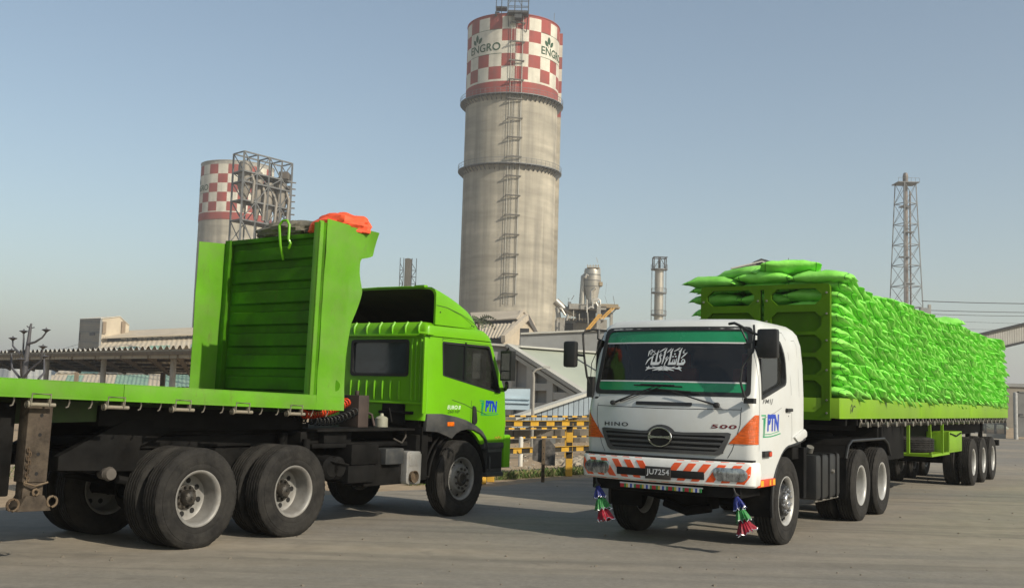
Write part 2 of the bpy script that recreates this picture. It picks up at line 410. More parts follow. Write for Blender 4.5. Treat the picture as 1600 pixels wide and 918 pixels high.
# loose grit and stones
st = MB(); rnd = random.Random(3)
def stone(mb, x, y, z, r, m=0):
    vs = []; a0 = rnd.random()*6
    for (dz, rr) in ((0, 1), (.55, .85), (.9, .3)):
        for j in range(5): 
            q = r*rr*(.75+.5*rnd.random()); vs.append((x+q*cos(a0+j*1.257), y+q*sin(a0+j*1.257), z+dz*r))
    mb.add(vs, [(i*5+j, i*5+(j+1) % 5, i*5+5+(j+1) % 5, i*5+5+j) for i in range(2) for j in range(5)] + [(10, 11, 12, 13, 14)], m)
for i in range(420):
    y = 8+rnd.random()**1.5*28; x = (rnd.random()-.5)*1.1*y
    stone(st, x, y, .003, rnd.choice((.006, .008, .01, .014, .02)))
st.build('loose_gravel', pm('grit', (.16, .14, .11), .9, var=.3, scale=20), kind='stuff', smooth=None)
tag(bpy.data.objects['loose_gravel'], 'small stones and grit scattered over the dusty road', 'gravel', kind='stuff')
sr = MB()
for i in range(240):
    t = rnd.random(); x = 1.2+t*3+rnd.gauss(0, .25); y = 27.5+t*4+rnd.gauss(0, .5)
    stone(sr, x, y, 0, .05+.12*rnd.random())
for i in range(500):
    u = rnd.random(); y = 21+u*25; x = -2+(y-21)*.2 + rnd.random()*5
    stone(sr, x-1.2, y+2, 0, .02+.05*rnd.random()**2)
for i in range(160):
    stone(sr, -14+rnd.random()*6, 17+rnd.random()*12, 0, .03+.08*rnd.random()**2)
tag(sr.build('rubble', pm('pale_rubble', (.30, .26, .20), .9, var=.3, scale=5), smooth=None), 'pale broken rubble strewn on the soil behind the striped barrier', 'rubble', kind='stuff')
# grass along the road edge
gr = MB()
def tuft(x, y, h, n):
    for k in range(n):
        a = rnd.random()*6.28; l = h*(.5+rnd.random()); bx = x+rnd.gauss(0, .05); by = y+rnd.gauss(0, .05)
        dx, dy = cos(a)*l*.6, sin(a)*l*.6; w = .006
        gr.add([(bx-w*sin(a), by+w*cos(a), 0), (bx+w*sin(a), by-w*cos(a), 0), (bx+dx*.4, by+dy*.4, l*.7), (bx+dx, by+dy, l)], [(0, 1, 2), (0, 2, 3)], k % 2)
for i in range(1500):
    t = rnd.random()**.8; x = -1.6+t*8.5; y = 19.2+(x+1.6)*1.23+.55+abs(rnd.gauss(0, .35))
    if noise.noise(Vector((x*1.1, y*1.1, 0))) > -.25: tuft(x-.25, y+.15, .09+.05*rnd.random(), 7)
for i in range(300):
    tuft(-9.5+rnd.random()*6, 19+rnd.random()*5, .1, 6)
tag(gr.build('grass', [pm('grass_green', (.09, .15, .03), .8, var=.4, scale=2), pm('grass_dry', (.22, .2, .09), .8, var=.3, scale=2)], smooth=None, recalc=False), 'short patchy grass along the edge of the road', 'grass', kind='stuff')

# ---------------------------------------------------------------- wheels
TR, RR = .534, .297
def tyre_mesh():
    mb = MB(); W = .135
    tread = []
    gx = [-.085, -.04, 0.0, .04, .085]
    prof = [(-.105, .288), (-.118, .30), (-.132, .35), (-.14, .41), (-.134, .46), (-.122, .50), (-.116, .524), (-.104, .532)]
    for gxx in gx:
        prof += [(gxx-.0095, TR), (gxx-.006, TR-.018), (gxx+.006, TR-.018), (gxx+.0095, TR)]
    prof += [(.104, .532), (.116, .524), (.122, .503), (.127, .50), (.132, .47), (.137, .468), (.1375, .462), (.137, .44), (.1405, .41), (.1385, .37), (.1345, .362), (.1365, .358), (.1325, .345), (.1345, .335), (.124, .312), (.118, .30), (.105, .288)]
    def fn(i, j, t, r):
        if abs(t) > .112 and r > .515: r -= .013*(j % 2); 
        elif abs(t) > .1 and r > .53: r -= .006*(j % 2)
        elif r > TR-.002: t += .003*(1 if (j//2) % 2 else -1)
        return r, t
    mb.lathe(prof, ax='y', n=110, fn=fn)
    return mb.mesh('tyre', rubber, smooth=50, recalc=False)
TYRE = tyre_mesh()
def nut_ring(mb, y, r, n, size, h, m=0):
    for k in range(n):
        a = 2*pi*k/n+.2; mb.lathe([(y, size), (y+h*.7, size), (y+h, size*.6), (y+h, .001)], (r*cos(a), 0, r*sin(a)), 'y', 6, m)
def hole_ring(mb, y, r, n, size, m):
    for k in range(n):
        a = 2*pi*k/n; mb.lathe([(y-.01, size), (y+.006, size), (y+.006, .001)], (r*cos(a), 0, r*sin(a)), 'y', 14, m)
DARK = pm('deep_dark', (.008, .008, .008), .9, var=.1)
def rim_rear(mat):
    mb = MB()
    mb.lathe([(.10, .283), (.116, .30), (.122, .300), (.124, .292), (.118, .278), (.10, .262), (.07, .256), (-.05, .25), (-.09, .243), (-.10, .225), (-.105, .19), (-.105, .12), (-.105, .09)], ax='y', n=56)
    mb.lathe([(-.10, .286), (-.115, .30), (-.12, .297), (-.11, .28), (-.05, .252)], ax='y', n=40)
    hole_ring(mb, -.106, .178, 8, .03, 1)
    return mb.mesh('rim', [mat, DARK], smooth=40, recalc=False)
def hub_rear():
    mb = MB()
    mb.lathe([(-.105, .135), (-.09, .133), (-.085, .12), (-.085, .082), (-.02, .076), (-.005, .066), (.0, .045), (.01, .03), (.01, .001)], ax='y', n=28)
    nut_ring(mb, -.088, .108, 10, .015, .035); nut_ring(mb, -.01, .06, 8, .007, .012)
    mb.lathe([(.01, .018), (.02, .016), (.02, .001)], ax='y', n=10)
    return mb.mesh('hub', hubm, smooth=40, recalc=False)
def rim_front(mat, disc):
    mb = MB()
    mb.lathe([(.10, .283), (.116, .30), (.122, .300), (.124, .292), (.116, .278), (.09, .262), (.06, .256)], ax='y', n=56)
    mb.lathe([(.06, .256), (.045, .25), (.05, .235), (.085, .20), (.118, .182), (.122, .17), (.12, .10), (.115, .09)], ax='y', n=48, m=2)
    mb.lathe([(-.10, .286), (-.115, .30), (-.12, .297), (-.11, .28), (-.05, .252)], ax='y', n=40)
    for k in range(8):
        a = 2*pi*k/8; mb.lathe([(.05, .001), (.0665, .02), (.0725, .026)], (.222*cos(a), 0.004, .222*sin(a)), 'y', 12, 1)
    return mb.mesh('rim', [mat, DARK, disc], smooth=40, recalc=False)
def hub_front(m):
    mb = MB()
    mb.lathe([(.10, .105), (.135, .10), (.15, .09), (.155, .075), (.15, .06), (.13, .05), (.13, .001)], ax='y', n=28)
    nut_ring(mb, .12, .138, 10, .018, .032)
    return mb.mesh('hub', m, smooth=40, recalc=False)
RIMG, RIMW = rim_rear(rimgrey), rim_rear(rimwhite)
HUBR = hub_rear()
RIMFG = rim_front(rimgrey, pm('disc_grey', (.22, .215, .2), .55, metal=.3, var=.2, scale=6, dirt=(.1, .08, .06), dirt_amt=.5, dscale=8))
RIMFW = rim_front(rimwhite, pm('disc_black', (.02, .02, .02), .35, metal=.3, var=.2))
HUBF = hub_front(hubm)
HUBFW = hub_front(pm('disc_chrome', (.4, .4, .4), .3, metal=.8, var=.3, scale=20))
def put(name, me, parent, loc=(0, 0, 0), rot=(0, 0, 0)):
    o = bpy.data.objects.new(name, me); COL.objects.link(o); o.parent = parent; o.location = loc; o.rotation_euler = rot; return o
def wheel(parent, x, y, side, kind='rear', rimm=None, hubme=None, z=TR-.008, steer=0):
    """side=+1: outer face towards +Y.  y is the outer face of the tyre."""
    rm = rimm; yc = y - side*.139
    rz = 0 if side > 0 else pi
    o = put('wheel', rm, parent, (x, yc, z), (0, rnd.random()*6.28, rz + steer))
    put('tyre', TYRE, o); put('hub', hubme, o)
    return o
def inner_wheel(parent, x, y, side, z=TR-.008):
    o = put('wheel', RIMG, parent, (x, y - side*(.139+.325), z), (0, rnd.random()*6, 0 if side < 0 else pi)); put('tyre', TYRE, o)

def strip2(mb, pts, w, fn, m=0):    # flat ribbon through 2D pts, mapped by fn(u,v)
    if w < .0105: stroke(mb, pts, [w]*len(pts), fn, m); return
    for a, b in zip(pts, pts[1:]):
        a = Vector(a); b = Vector(b); d = (b-a).normalized(); n = Vector((-d.y, d.x))*w/2; e = d*w*.3
        q = [a-e+n, a-e-n, b+e-n, b+e+n]; mb.add([fn(*p) for p in q], [(0, 1, 2, 3)], m)
def stroke(mb, pts, ws, fn, m=0):   # ribbon of varying width
    P = [Vector(p) for p in pts]; k = len(P); vs = []
    for i, p in enumerate(P):
        d = (P[min(i+1, k-1)]-P[max(i-1, 0)]).normalized(); n = Vector((-d.y, d.x))*ws[i]/2
        vs += [fn(*(p+n)), fn(*(p-n))]
    mb.add(vs, [(2*i, 2*i+1, 2*i+3, 2*i+2) for i in range(k-1)], m)

# ---------------------------------------------------------------- cab shell
def cab_ring(z, xf, bow, w, xr, rc, n_side=8):
    """outline at one height: front curve bows by `bow`, corner radius rc."""
    P = []; xe = xf-bow; yw = w-rc
    ny = 12
    for i in range(ny+1):
        y = -yw+2*yw*i/ny; P.append((xf-bow*(abs(y)/yw)**2.2, y))
    cx = rc*.9
    for i in range(1, 6):
        a = pi/2*i/6; P.append((xe-cx+cx*cos(a), yw+rc*sin(a)))
    rr = .07
    for i in range(n_side+1):
        P.append((xe-cx+(xr+rr-(xe-cx))*i/n_side, w))
    for i in range(1, 4):
        a = pi/2*i/4; P.append((xr+rr-rr*sin(a), w-rr+rr*cos(a)))
    P.append((xr, w-rr)); P.append((xr, 0)); P.append((xr, -(w-rr)))
    for i in range(3, 0, -1):
        a = pi/2*i/4; P.append((xr+rr-rr*sin(a), -(w-rr+rr*cos(a))))
    for i in range(n_side, -1, -1):
        P.append((xe-cx+(xr+rr-(xe-cx))*i/n_side, -w))
    for i in range(5, 0, -1):
        a = pi/2*i/6; P.append((xe-cx+cx*cos(a), -(yw+rc*sin(a))))
    return [(x, y, z) for x, y in P]
def lerp_levels(levels, z):
    if z <= levels[0][0]: return levels[0]
    for a, b in zip(levels, levels[1:]):
        if z <= b[0]:
            t = (z-a[0])/(b[0]-a[0]); return tuple(p+(q-p)*t for p, q in zip(a, b))
    return levels[-1]
def loft(levels, inset=0.0):
    mb = MB(); n = None
    for L in levels:
        z, xf, bow, w, xr, rc = L
        R = cab_ring(z, xf-inset, bow, w-inset, xr+inset, max(.03, rc-inset*.5)); n = len(R); mb.v += R
    k = len(levels)
    for i in range(k-1):
        for j in range(n): mb.f.append([i*n+j, i*n+(j+1) % n, (i+1)*n+(j+1) % n, (i+1)*n+j]); mb.m.append(0)
    mb.f.append(list(range(n-1, -1, -1))); mb.m.append(0); mb.f.append(list(range((k-1)*n, k*n))); mb.m.append(0)
    return mb
def front_x(levels, y, z):
    _, xf, bow, w, xr, rc = lerp_levels(levels, z); yw = w-rc; a = abs(y)
    if a <= yw: return xf-bow*(a/yw)**2.2
    s = min(1, (a-yw)/rc); cx = rc*.9; return xf-bow-cx+cx*sqrt(max(0, 1-s*s))
def make_cab(parent, levels, cutters_fn, mats, inset=.045, name='body'):
    o = loft(levels).build(name, mats, parent)
    lv = [(z+(inset if i == 0 else 0)-(inset if i == len(levels)-1 else 0), a, b, c, d, e) for i, (z, a, b, c, d, e) in enumerate(levels)]
    lv = [l for l in lv if l[0] < levels[-1][0]-inset*.99 or l is lv[-1]]
    inner = loft(lv[:-1]+[lv[-1]], inset).build('cut', mats[1] if isinstance(mats, list) and len(mats) > 1 else mats, parent)
    boolean(o, [inner]+cutters_fn(parent)); return o
def band(mb, yl, yr, z0, z1, fx, off, ny=12, nz=3, m=0, thick=.012):
    mb.grid(lambda u, v: (lambda z: (lambda y: (fx(y, z)+off, y, z))(yl(z)+(yr(z)-yl(z))*u))(z0+(z1-z0)*v), ny, nz, m, thick=(-thick, 0, 0))
def ringband(mb, inner, outer, fx, off, m=0):
    n = len(inner); vs = [(fx(y, z)+off, y, z) for y, z in inner]+[(fx(y, z)+off, y, z) for y, z in outer]
    vs += [(x-.02, y, z) for x, y, z in vs]
    fs = [(i, (i+1) % n, n+(i+1) % n, n+i) for i in range(n)]
    fs += [(i, (i+1) % n, 2*n+(i+1) % n, 2*n+i) for i in range(n)] + [(n+i, n+(i+1) % n, 3*n+(i+1) % n, 3*n+i) for i in range(n)]
    mb.add(vs, fs, m)
def dens(poly, k=6):
    out = []
    for i in range(len(poly)):
        a = Vector(poly[i]); b = Vector(poly[(i+1) % len(poly)]); n = max(1, int((b-a).length/.08)) if k else 1
        out += [tuple(a.lerp(b, j/n)) for j in range(n)]
    return out
def window_glass():
    m = bpy.data.materials.new('window_glass'); m.use_nodes = True; t = m.node_tree; N = t.nodes; L = t.links
    for n in list(N): N.remove(n)
    o = N.new('ShaderNodeOutputMaterial'); a = N.new('ShaderNodeBsdfTransparent'); a.inputs[0].default_value = (.58, .62, .60, 1)
    g = N.new('ShaderNodeBsdfGlossy'); g.inputs[0].default_value = (.9, .95, 1, 1); g.inputs[1].default_value = .03
    fr = N.new('ShaderNodeFresnel'); fr.inputs[0].default_value = 1.5; mx = N.new('ShaderNodeMixShader')
    tc = N.new('ShaderNodeTexCoord'); nz = N.new('ShaderNodeTexNoise'); nz.inputs['Scale'].default_value = 6; L.new(tc.outputs['Object'], nz.inputs[0])
    d = N.new('ShaderNodeBsdfDiffuse'); d.inputs[0].default_value = (.3, .28, .25, 1); m2 = N.new('ShaderNodeMixShader')
    mr = N.new('ShaderNodeMapRange'); mr.inputs[3].default_value = .01; mr.inputs[4].default_value = .06; L.new(nz.outputs[0], mr.inputs[0])
    L.new(fr.outputs[0], mx.inputs[0]); L.new(a.outputs[0], mx.inputs[1]); L.new(g.outputs[0], mx.inputs[2])
    L.new(mr.outputs[0], m2.inputs[0]); L.new(mx.outputs[0], m2.inputs[1]); L.new(d.outputs[0], m2.inputs[2]); L.new(m2.outputs[0], o.inputs[0])
    return m
glass = window_glass()
# ================================================================ WHITE TRACTOR
WO = Vector((2.535, 13.794, 0)); WA = radians(-122.641)
wt = empty('tractor_truck', WO, WA, 'white flat-nosed truck with orange striped bumper and green windscreen bands facing the camera', 'truck')
WL = [(.83, 1.29, .12, 1.075, -.66, .13), (1.05, 1.33, .13, 1.09, -.68, .14), (1.30, 1.34, .13, 1.09, -.68, .14), (1.60, 1.325, .13, 1.09, -.68, .14),
      (1.70, 1.295, .13, 1.09, -.68, .14), (1.78, 1.262, .13, 1.09, -.68, .14), (2.20, 1.15, .13, 1.08, -.66, .13), (2.45, 1.085, .13, 1.065, -.62, .13),
      (2.58, 1.045, .13, 1.04, -.55, .13), (2.64, 1.0, .13, 1.005, -.48, .14), (2.685, .93, .13, .95, -.40, .14), (2.71, .80, .12, .86, -.28, .14), (2.722, .6, .1, .7, -.1, .14)]
wfx = lambda y, z: front_x(WL, y, z)
def wside(x, z, off=.002, sgn=1): return (x, sgn*(lerp_levels(WL, z)[3]+off), z)
WSH = rpoly([(-.985, 1.80), (.985, 1.80), (.935, 2.575), (-.935, 2.575)], [.07, .07, .08, .08], 4)
SWIN = rpoly([(.96, 1.755), (.97, 2.45), (.26, 2.47), (.10, 2.30), (.06, 1.95)], [.03, .06, .06, .1, .08], 3)
def wcut(parent):
    c = []
    c.append(MB().prism(WSH, 'x', .72, 1.8).build('cut', white, parent))
    c.append(MB().prism(SWIN, 'y', .85, 1.4).build('cut', white, parent)); c.append(MB().prism(SWIN, 'y', -1.4, -.85).build('cut', white, parent))
    arc = [(-.12+.68*cos(a), .53+.68*sin(a)) for a in np.linspace(-.3, pi/2, 14)]
    c.append(MB().prism([(-1.2, .3), (.5, .3)]+arc+[(-.4, 1.235), (-1.2, 1.30)], 'y', -1.5, 1.5).build('cut', white, parent))
    return c
make_cab(wt, WL, wcut, [white, darkint])
# raised lower flare at the cab's rear corner and door panel relief
mb = MB(); mb.prism(rpoly([(-.35, 1.235), (-.70, 1.30), (-.70, 1.36), (-.60, 1.40), (-.2, 1.30)], .03), 'y', 1.0, 1.115)
mb.prism(rpoly([(-.35, 1.235), (-.70, 1.30), (-.70, 1.36), (-.60, 1.40), (-.2, 1.30)], .03), 'y', -1.115, -1.0); mb.build('cab_corner_flare', white, wt, bevel=.012)
# wheel arch edge lip
mb = MB(); arc = [(-.12+.665*cos(a), .53+.665*sin(a)) for a in np.linspace(-.25, pi/2, 16)]+[(-.4, 1.215), (-.72, 1.27)]
for s in (1, -1): mb.tube([(x, s*1.075, z) for x, z in arc], .02, 6)
mb.build('wheel_arch_lip', plast, wt)
mb = MB()
for s in (1, -1):
    for (a, b) in zip(arc, arc[1:]):
        q = [(a[0], s*.62, a[1]), (b[0], s*.62, b[1]), (b[0], s*1.06, b[1]), (a[0], s*1.06, a[1])]; mb.add(q, [(0, 1, 2, 3)])
mb.build('wheel_housing', blackm, wt)
# windscreen
mb = MB(); mb.grid(lambda u, v: (lambda z, y: (wfx(y, z)-.012, y, z))(1.76+.85*v, (-1+2*u)*(1.0-.05*v)), 20, 8)
ws = mb.build('windscreen', glass, wt)
inn = dens(WSH); 
def grow(p, d, c=None):
    cx = sum(q[0] for q in p)/len(p); cz = sum(q[1] for q in p)/len(p)
    hw = max(q[0] for q in p)-cx; hz = max(q[1] for q in p)-cz
    return [(cx+(y-cx)*(1+d/hw), cz+(z-cz)*(1+d/hz)) for y, z in p]
mb = MB(); ringband(mb, grow(inn, -.022), grow(inn, .03), wfx, .006); mb.build('windscreen_seal', plast, ws)
mb = MB(); top = lambda z: .925-(z-2.40)*.02
band(mb, lambda z: -top(z)-.02, lambda z: top(z)+.02, 2.415, 2.565, wfx, -.006, 20, 3, thick=.002)
band(mb, lambda z: -.965, lambda z: .965, 1.82, 1.925, wfx, -.006, 20, 3, thick=.002)
mb.build('sun_strip', sunstrip, ws)
mb = MB(); band(mb, lambda z: -.945, lambda z: .945, 2.398, 2.414, wfx, -.005, 20, 1, thick=.002); band(mb, lambda z: -.965, lambda z: .965, 1.926, 1.942, wfx, -.005, 20, 1, thick=.002)
mb.build('strip_edging', pm('pale_tape', (.6, .6, .58), .4, var=.05), ws)
# white calligraphy on the glass, traced stroke by stroke (units: photo zoom pixels)
cal = MB(); s_ = 15.3; cy0, cz0 = .09, 2.205       # centre of the lettering in (y,z)
def cf(u, v):
    y = cy0+(u-615)/s_*.00855-.135; z = cz0-(v-400)/s_*.0077; return (wfx(y, z)+.002, y, z)
def S_(pts, ws): stroke(cal, pts, ws, cf)
S_([(975, 125), (940, 205), (925, 330), (915, 440), (905, 545)], [8, 38, 42, 34, 36]); S_([(900, 215), (950, 195)], [14, 40])
S_([(905, 510), (960, 515), (1030, 510), (1065, 470), (1050, 415), (1015, 400), (990, 450), (1000, 480), (1050, 475)], [56, 56, 60, 34, 28, 24, 26, 22, 26])
S_([(1100, 235), (1050, 290), (970, 380)], [8, 32, 18]); S_([(1050, 165), (1005, 215), (1010, 255), (1040, 235)], [8, 18, 26, 20])
S_([(770, 140), (735, 220), (725, 350), (715, 450), (700, 540)], [8, 38, 42, 34, 40]); S_([(700, 235), (740, 215)], [12, 36])
S_([(700, 505), (780, 505), (865, 505)], [62, 62, 62]); S_([(875, 375), (868, 440), (862, 500)], [12, 24, 30]); S_([(835, 400), (830, 480)], [14, 24]); S_([(795, 400), (785, 480)], [14, 24])
for px_, py_ in ((820, 275), (783, 340), (845, 335)): S_([(px_-22, py_), (px_, py_), (px_+22, py_)], [8, 48, 8])
S_([(930, 120), (880, 165), (790, 215)], [8, 30, 14]); S_([(735, 135), (700, 180), (630, 245)], [8, 28, 14])
S_([(625, 130), (590, 215), (575, 350), (560, 450), (540, 525)], [8, 38, 40, 32, 14]); S_([(555, 235), (595, 215)], [12, 34])
S_([(600, 130), (540, 170), (445, 235)], [8, 30, 14])
S_([(660, 330), (620, 385), (635, 420), (665, 395)], [12, 32, 28, 22]); S_([(690, 350), (640, 440), (610, 500), (600, 600)], [12, 24, 22, 14])
S_([(495, 250), (470, 330), (500, 400), (505, 450), (450, 520)], [12, 34, 34, 34, 50]); S_([(500, 290), (522, 305), (480, 340)], [14, 26, 14])
S_([(435, 180), (410, 260), (400, 380), (395, 470)], [8, 34, 38, 40]); S_([(375, 270), (420, 260)], [14, 34])
S_([(270, 510), (360, 510), (460, 508)], [70, 76, 66]); S_([(310, 320), (295, 400), (290, 500)], [30, 34, 40]); S_([(320, 335), (240, 380), (190, 440), (148, 540)], [30, 30, 34, 8])
S_([(200, 200), (200, 260), (188, 330)], [14, 30, 12]); S_([(200, 215), (265, 175), (300, 215), (270, 245), (215, 240)], [18, 22, 24, 20, 14]); S_([(235, 285), (262, 285)], [28, 28])
S_([(345, 190), (320, 230), (370, 270), (330, 295), (295, 290)], [12, 18, 20, 22, 26])
for sg in (1, -1):                       # leaf scroll below
    X_ = lambda u: 590+sg*(u-590)
    S_([(X_(590), 560), (X_(590), 680)], [16, 50]); S_([(X_(590), 620), (X_(640), 655), (X_(710), 678)], [60, 40, 8]); S_([(X_(600), 600), (X_(680), 630), (X_(770), 655), (X_(850), 678)], [34, 46, 34, 8])
    S_([(X_(620), 570), (X_(690), 600), (X_(780), 610), (X_(870), 575)], [14, 30, 30, 8]); S_([(X_(780), 615), (X_(880), 620), (X_(960), 630), (X_(1015), 680)], [20, 30, 40, 10]); S_([(X_(900), 610), (X_(960), 610), (X_(1010), 605)], [16, 40, 14]); S_([(X_(945), 560), (X_(950), 610)], [10, 40])
cal.build('calligraphy', pm('sticker_silver', (.55, .57, .58), .4, var=.06, emit=None), ws, recalc=False, smooth=None)
mb = MB()
for s in (1, -1):
    mb.prism([(x, z) for x, z in grow(SWIN, .004)], 'y', s*1.03, s*1.036)
mb.build('door_glass', glass, wt, smooth=None)
mb = MB()
for s in (1, -1):
    P = dens(SWIN); n = len(P); o_ = [wside(x, z, .004, s) for x, z in grow(P, .012)]; i_ = [wside(x, z, .004, s) for x, z in grow(P, -.02)]; k_ = [wside(x, z, -.04, s) for x, z in grow(P, -.02)]
    mb.add(o_+i_+k_, [(i, (i+1) % n, n+(i+1) % n, n+i) for i in range(n)]+[(n+i, n+(i+1) % n, 2*n+(i+1) % n, 2*n+i) for i in range(n)])
mb.build('window_seal', plast, wt)
# interior
mb = MB(); mb.box(.55, 1.16, -1.0, 1.0, 1.35, 1.74); mb.box(-.6, 1.1, -1.0, 1.0, 1.23, 1.28); mb.box(-.62, -.52, -1.0, 1.0, 1.3, 2.45)
mb.build('dashboard', darkint, wt, bevel=.03)
mb = MB()
for y in (-.48, .5):
    mb.box(-.3, .25, y-.25, y+.25, 1.4, 1.58); mb.box(-.4, -.26, y-.24, y+.24, 1.5, 2.15); mb.box(-.38, -.29, y-.13, y+.13, 2.15, 2.35)
mb.build('seat', seatred, wt, bevel=.04)
mb = MB(); cpt = Vector((.52, -.45, 1.86)); 
ring = [cpt + Vector((-.08*sin(a)*1.2, .24*cos(a), .2*sin(a))) for a in np.linspace(0, 2*pi, 25)]; mb.tube(ring, .013, 6, caps=False)
mb.tube([cpt, cpt+Vector((.25, 0, -.2))], .025, 6); mb.tube([cpt+Vector((0, -.22, 0)), cpt, cpt+Vector((0, .22, 0))], .012, 6); mb.build('steering_wheel', plast, wt)
# hood seams, vent, indicators
seam = pm('panel_gap', (.02, .02, .02), .9, var=.1)
mb = MB(); F = lambda y, z: (wfx(y, z)+.002, y, z)
strip2(mb, [(y, 1.615+.012*abs(y)) for y in np.linspace(-.93, .93, 20)], .007, F)
for s in (1, -1):
    strip2(mb, [(s*.93, 1.77), (s*.93, 1.6), (s*.925, 1.45), (s*.90, 1.36), (s*.84, 1.16), (s*.79, 1.07)], .007, F)
for s in (1, -1):
    G_ = lambda x, z: wside(x, z, .0015, s)
    strip2(mb, [(1.04, .86), (1.04, 1.2), (1.035, 1.7), (1.0, 2.3), (.965, 2.5), (.9, 2.565), (.5, 2.59), (.12, 2.58), (.02, 2.5), (-.05, 2.3), (-.12, 1.9), (-.15, 1.4), (-.15, 1.25)], .006, G_)
    strip2(mb, [(-.2, 2.50), (-.32, 2.51), (-.38, 2.44), (-.42, 2.1), (-.44, 1.8)], .004, G_); strip2(mb, [(.95, 1.52), (.5, 1.6), (.25, 1.66)], .004, G_)
mb.build('panel_gap', seam, wt, recalc=False, smooth=None)
mb = MB(); V_ = rpoly([(-.37, 1.645), (.37, 1.645), (.34, 1.695), (-.34, 1.695)], .02)
band(mb, lambda z: -.36, lambda z: .36, 1.65, 1.692, wfx, .012, 12, 2, thick=.02); mb.build('hood_vent', plast, wt, bevel=.006)
for s in (1, -1):
    mb = MB()
    def lamp(u, v):
        z = 1.235+.335*v; t = (1-v)
        yo = 1.088; yi = 1.075-.27*t**1.05; y = yi+(yo-yi)*u
        x = wfx(min(y, 1.0888), z)+.008; return (x, s*(y+.006*u), z)
    mb.grid(lamp, 8, 14, thick=(-.05, 0, 0)); mb.build('indicator_lamp', pm('indicator_lens', (.60, .095, .003), .12, var=.28, scale=9, stretch=(1, 1, 9), bump=.5, bscale=20, coat=.25, spec=.4), wt)
# grille
dgrey = pm('grille_dark', (.05, .052, .055), .45, var=.1, scale=4, dirt=(.12, .11, .09), dirt_amt=.3, dscale=5)
GP = [(-.83, 1.35), (-.80, 1.362), (-.27, 1.345)] + [(.20*cos(a), 1.27+.155*sin(a)) for a in np.linspace(pi*.83, pi*.17, 9)] + [(.27, 1.345), (.80, 1.362), (.83, 1.35), (.815, 1.29), (.74, 1.13), (.70, 1.10), (-.70, 1.10), (-.74, 1.13), (-.815, 1.29)]
mb = MB(); n = len(GP); D = dens(GP)
I = [(y*.93, 1.235+(z-1.235)*(.72 if z < 1.36 else .7)) for y, z in D]
ringband(mb, I, D, wfx, .02); mb.build('grille_surround', dgrey, wt)
mb = MB(); band(mb, lambda z: -.80+(1.36-z)*.25, lambda z: .80-(1.36-z)*.25, 1.12, 1.34, wfx, .006, 16, 2, thick=.02); mb.build('grille_backing', DARK, wt)
for k in range(3):
    z = 1.155+.058*k; mb = MB(); band(mb, lambda q: -.70-(z-1.155)*.55, lambda q: .70+(z-1.155)*.55, z, z+.026, wfx, .018, 16, 1, thick=.012); mb.build('grille_bar', dgrey, wt, bevel=.004)
mb = MB(); ang = np.linspace(0, 2*pi, 33)
mb.tube([(wfx(0, 1.28)+.045, .145*cos(a), 1.278+.108*sin(a)) for a in ang], .011, 6, caps=False)
fx0 = wfx(0, 1.28)+.045
mb.prism([(-.135, 1.30), (-.06, 1.288), (.06, 1.288), (.135, 1.30), (.135, 1.256), (.06, 1.268), (-.06, 1.268), (-.135, 1.256)], 'x', fx0-.008, fx0+.01)
mb.build('emblem', chrome, wt)
mb = MB(); mb.lathe([(fx0-.03, .001), (fx0-.012, .125)], (0, 0, 1.278), 'x', 24); mb.build('emblem_backing', DARK, wt)
mb = MB(); put_text(mb, 'HINO', .35, .048, lambda u, v: (wfx(-.80+u, 1.40)+.004, -.80+u, 1.385+v), bold=.02, spacing=1.25); mb.build('lettering', pm('badge_dark', (.04, .04, .045), .3, metal=.5, var=.1), wt, recalc=False, smooth=None)
mb = MB(); put_text(mb, '500', .29, .046, lambda u, v: (wfx(.60+u, 1.42)+.004, .60+u, 1.405+v), bold=.02, spacing=1.1, shear=.1); mb.build('lettering', pm('badge_red', (.16, .02, .03), .3, metal=.3, var=.1), wt, recalc=False, smooth=None)
# bumper
BL = [(.748, 1.375, .13, 1.085, .98, .10), (.77, 1.40, .13, 1.105, .97, .11), (.90, 1.415, .13, 1.115, .97, .11), (1.01, 1.405, .13, 1.105, .97, .11), (1.033, 1.385, .13, 1.085, .98, .10)]
bfx = lambda y, z: front_x(BL, y, z)
bp = loft(BL).build('bumper', stripew, wt)
mb = MB()
def ostripe(yc, z0, z1, s, w=.092, k=.72):      # slanted stripe, s = side
    f = lambda z: s*(yc+k*(z-.755))
    g_ = lambda q: max(-1.075, min(1.075, q)); zc = z0+(z1-z0)*min(1, (1.06-yc)/(k*.275))
    if zc > z0+.02: band(mb, lambda z: g_(min(f(z), f(z)+s*w)), lambda z: g_(max(f(z), f(z)+s*w)), z0, zc, bfx, .003, 3, 6, thick=.006)
for s in (1, -1):
    for i in range(6):
        yc = .03+i*.172
        ostripe(yc, .757, 1.028, s)
    ostripe(.95, .80, 1.02, s, .07, .45) if False else None
    # wrap-round corner stripes
    for (z0, z1, sh) in ((.76, .86, 0), (.90, 1.02, 0)):
        pass
mb.build('warning_stripe', orangep, bp)
mb = MB(); band(mb, lambda z: -.56, lambda z: .56, .815, .905, bfx, .004, 14, 2, thick=.01); mb.build('bumper_opening', DARK, bp, bevel=.003)
for s in (1, -1):
    mb = MB(); A = sorted((s*.65, s*1.045))
    cv = lambda z: .05*abs((z-.885)/.07)**2.5
    band(mb, lambda z: A[0]+(cv(z)*.6+.25*(.955-z) if s > 0 else cv(z)), lambda z: A[1]-(cv(z) if s > 0 else cv(z)*.6+.25*(.955-z)), .812, .965, bfx, .012, 14, 8, thick=.03)
    hl = mb.build('headlamp', pm('lamp_lens', (.36, .38, .39), .08, metal=.7, var=.5, scale=9, bump=.5, bscale=7, coat=.6, stretch=(1, 2.5, 1)), wt, bevel=.006)
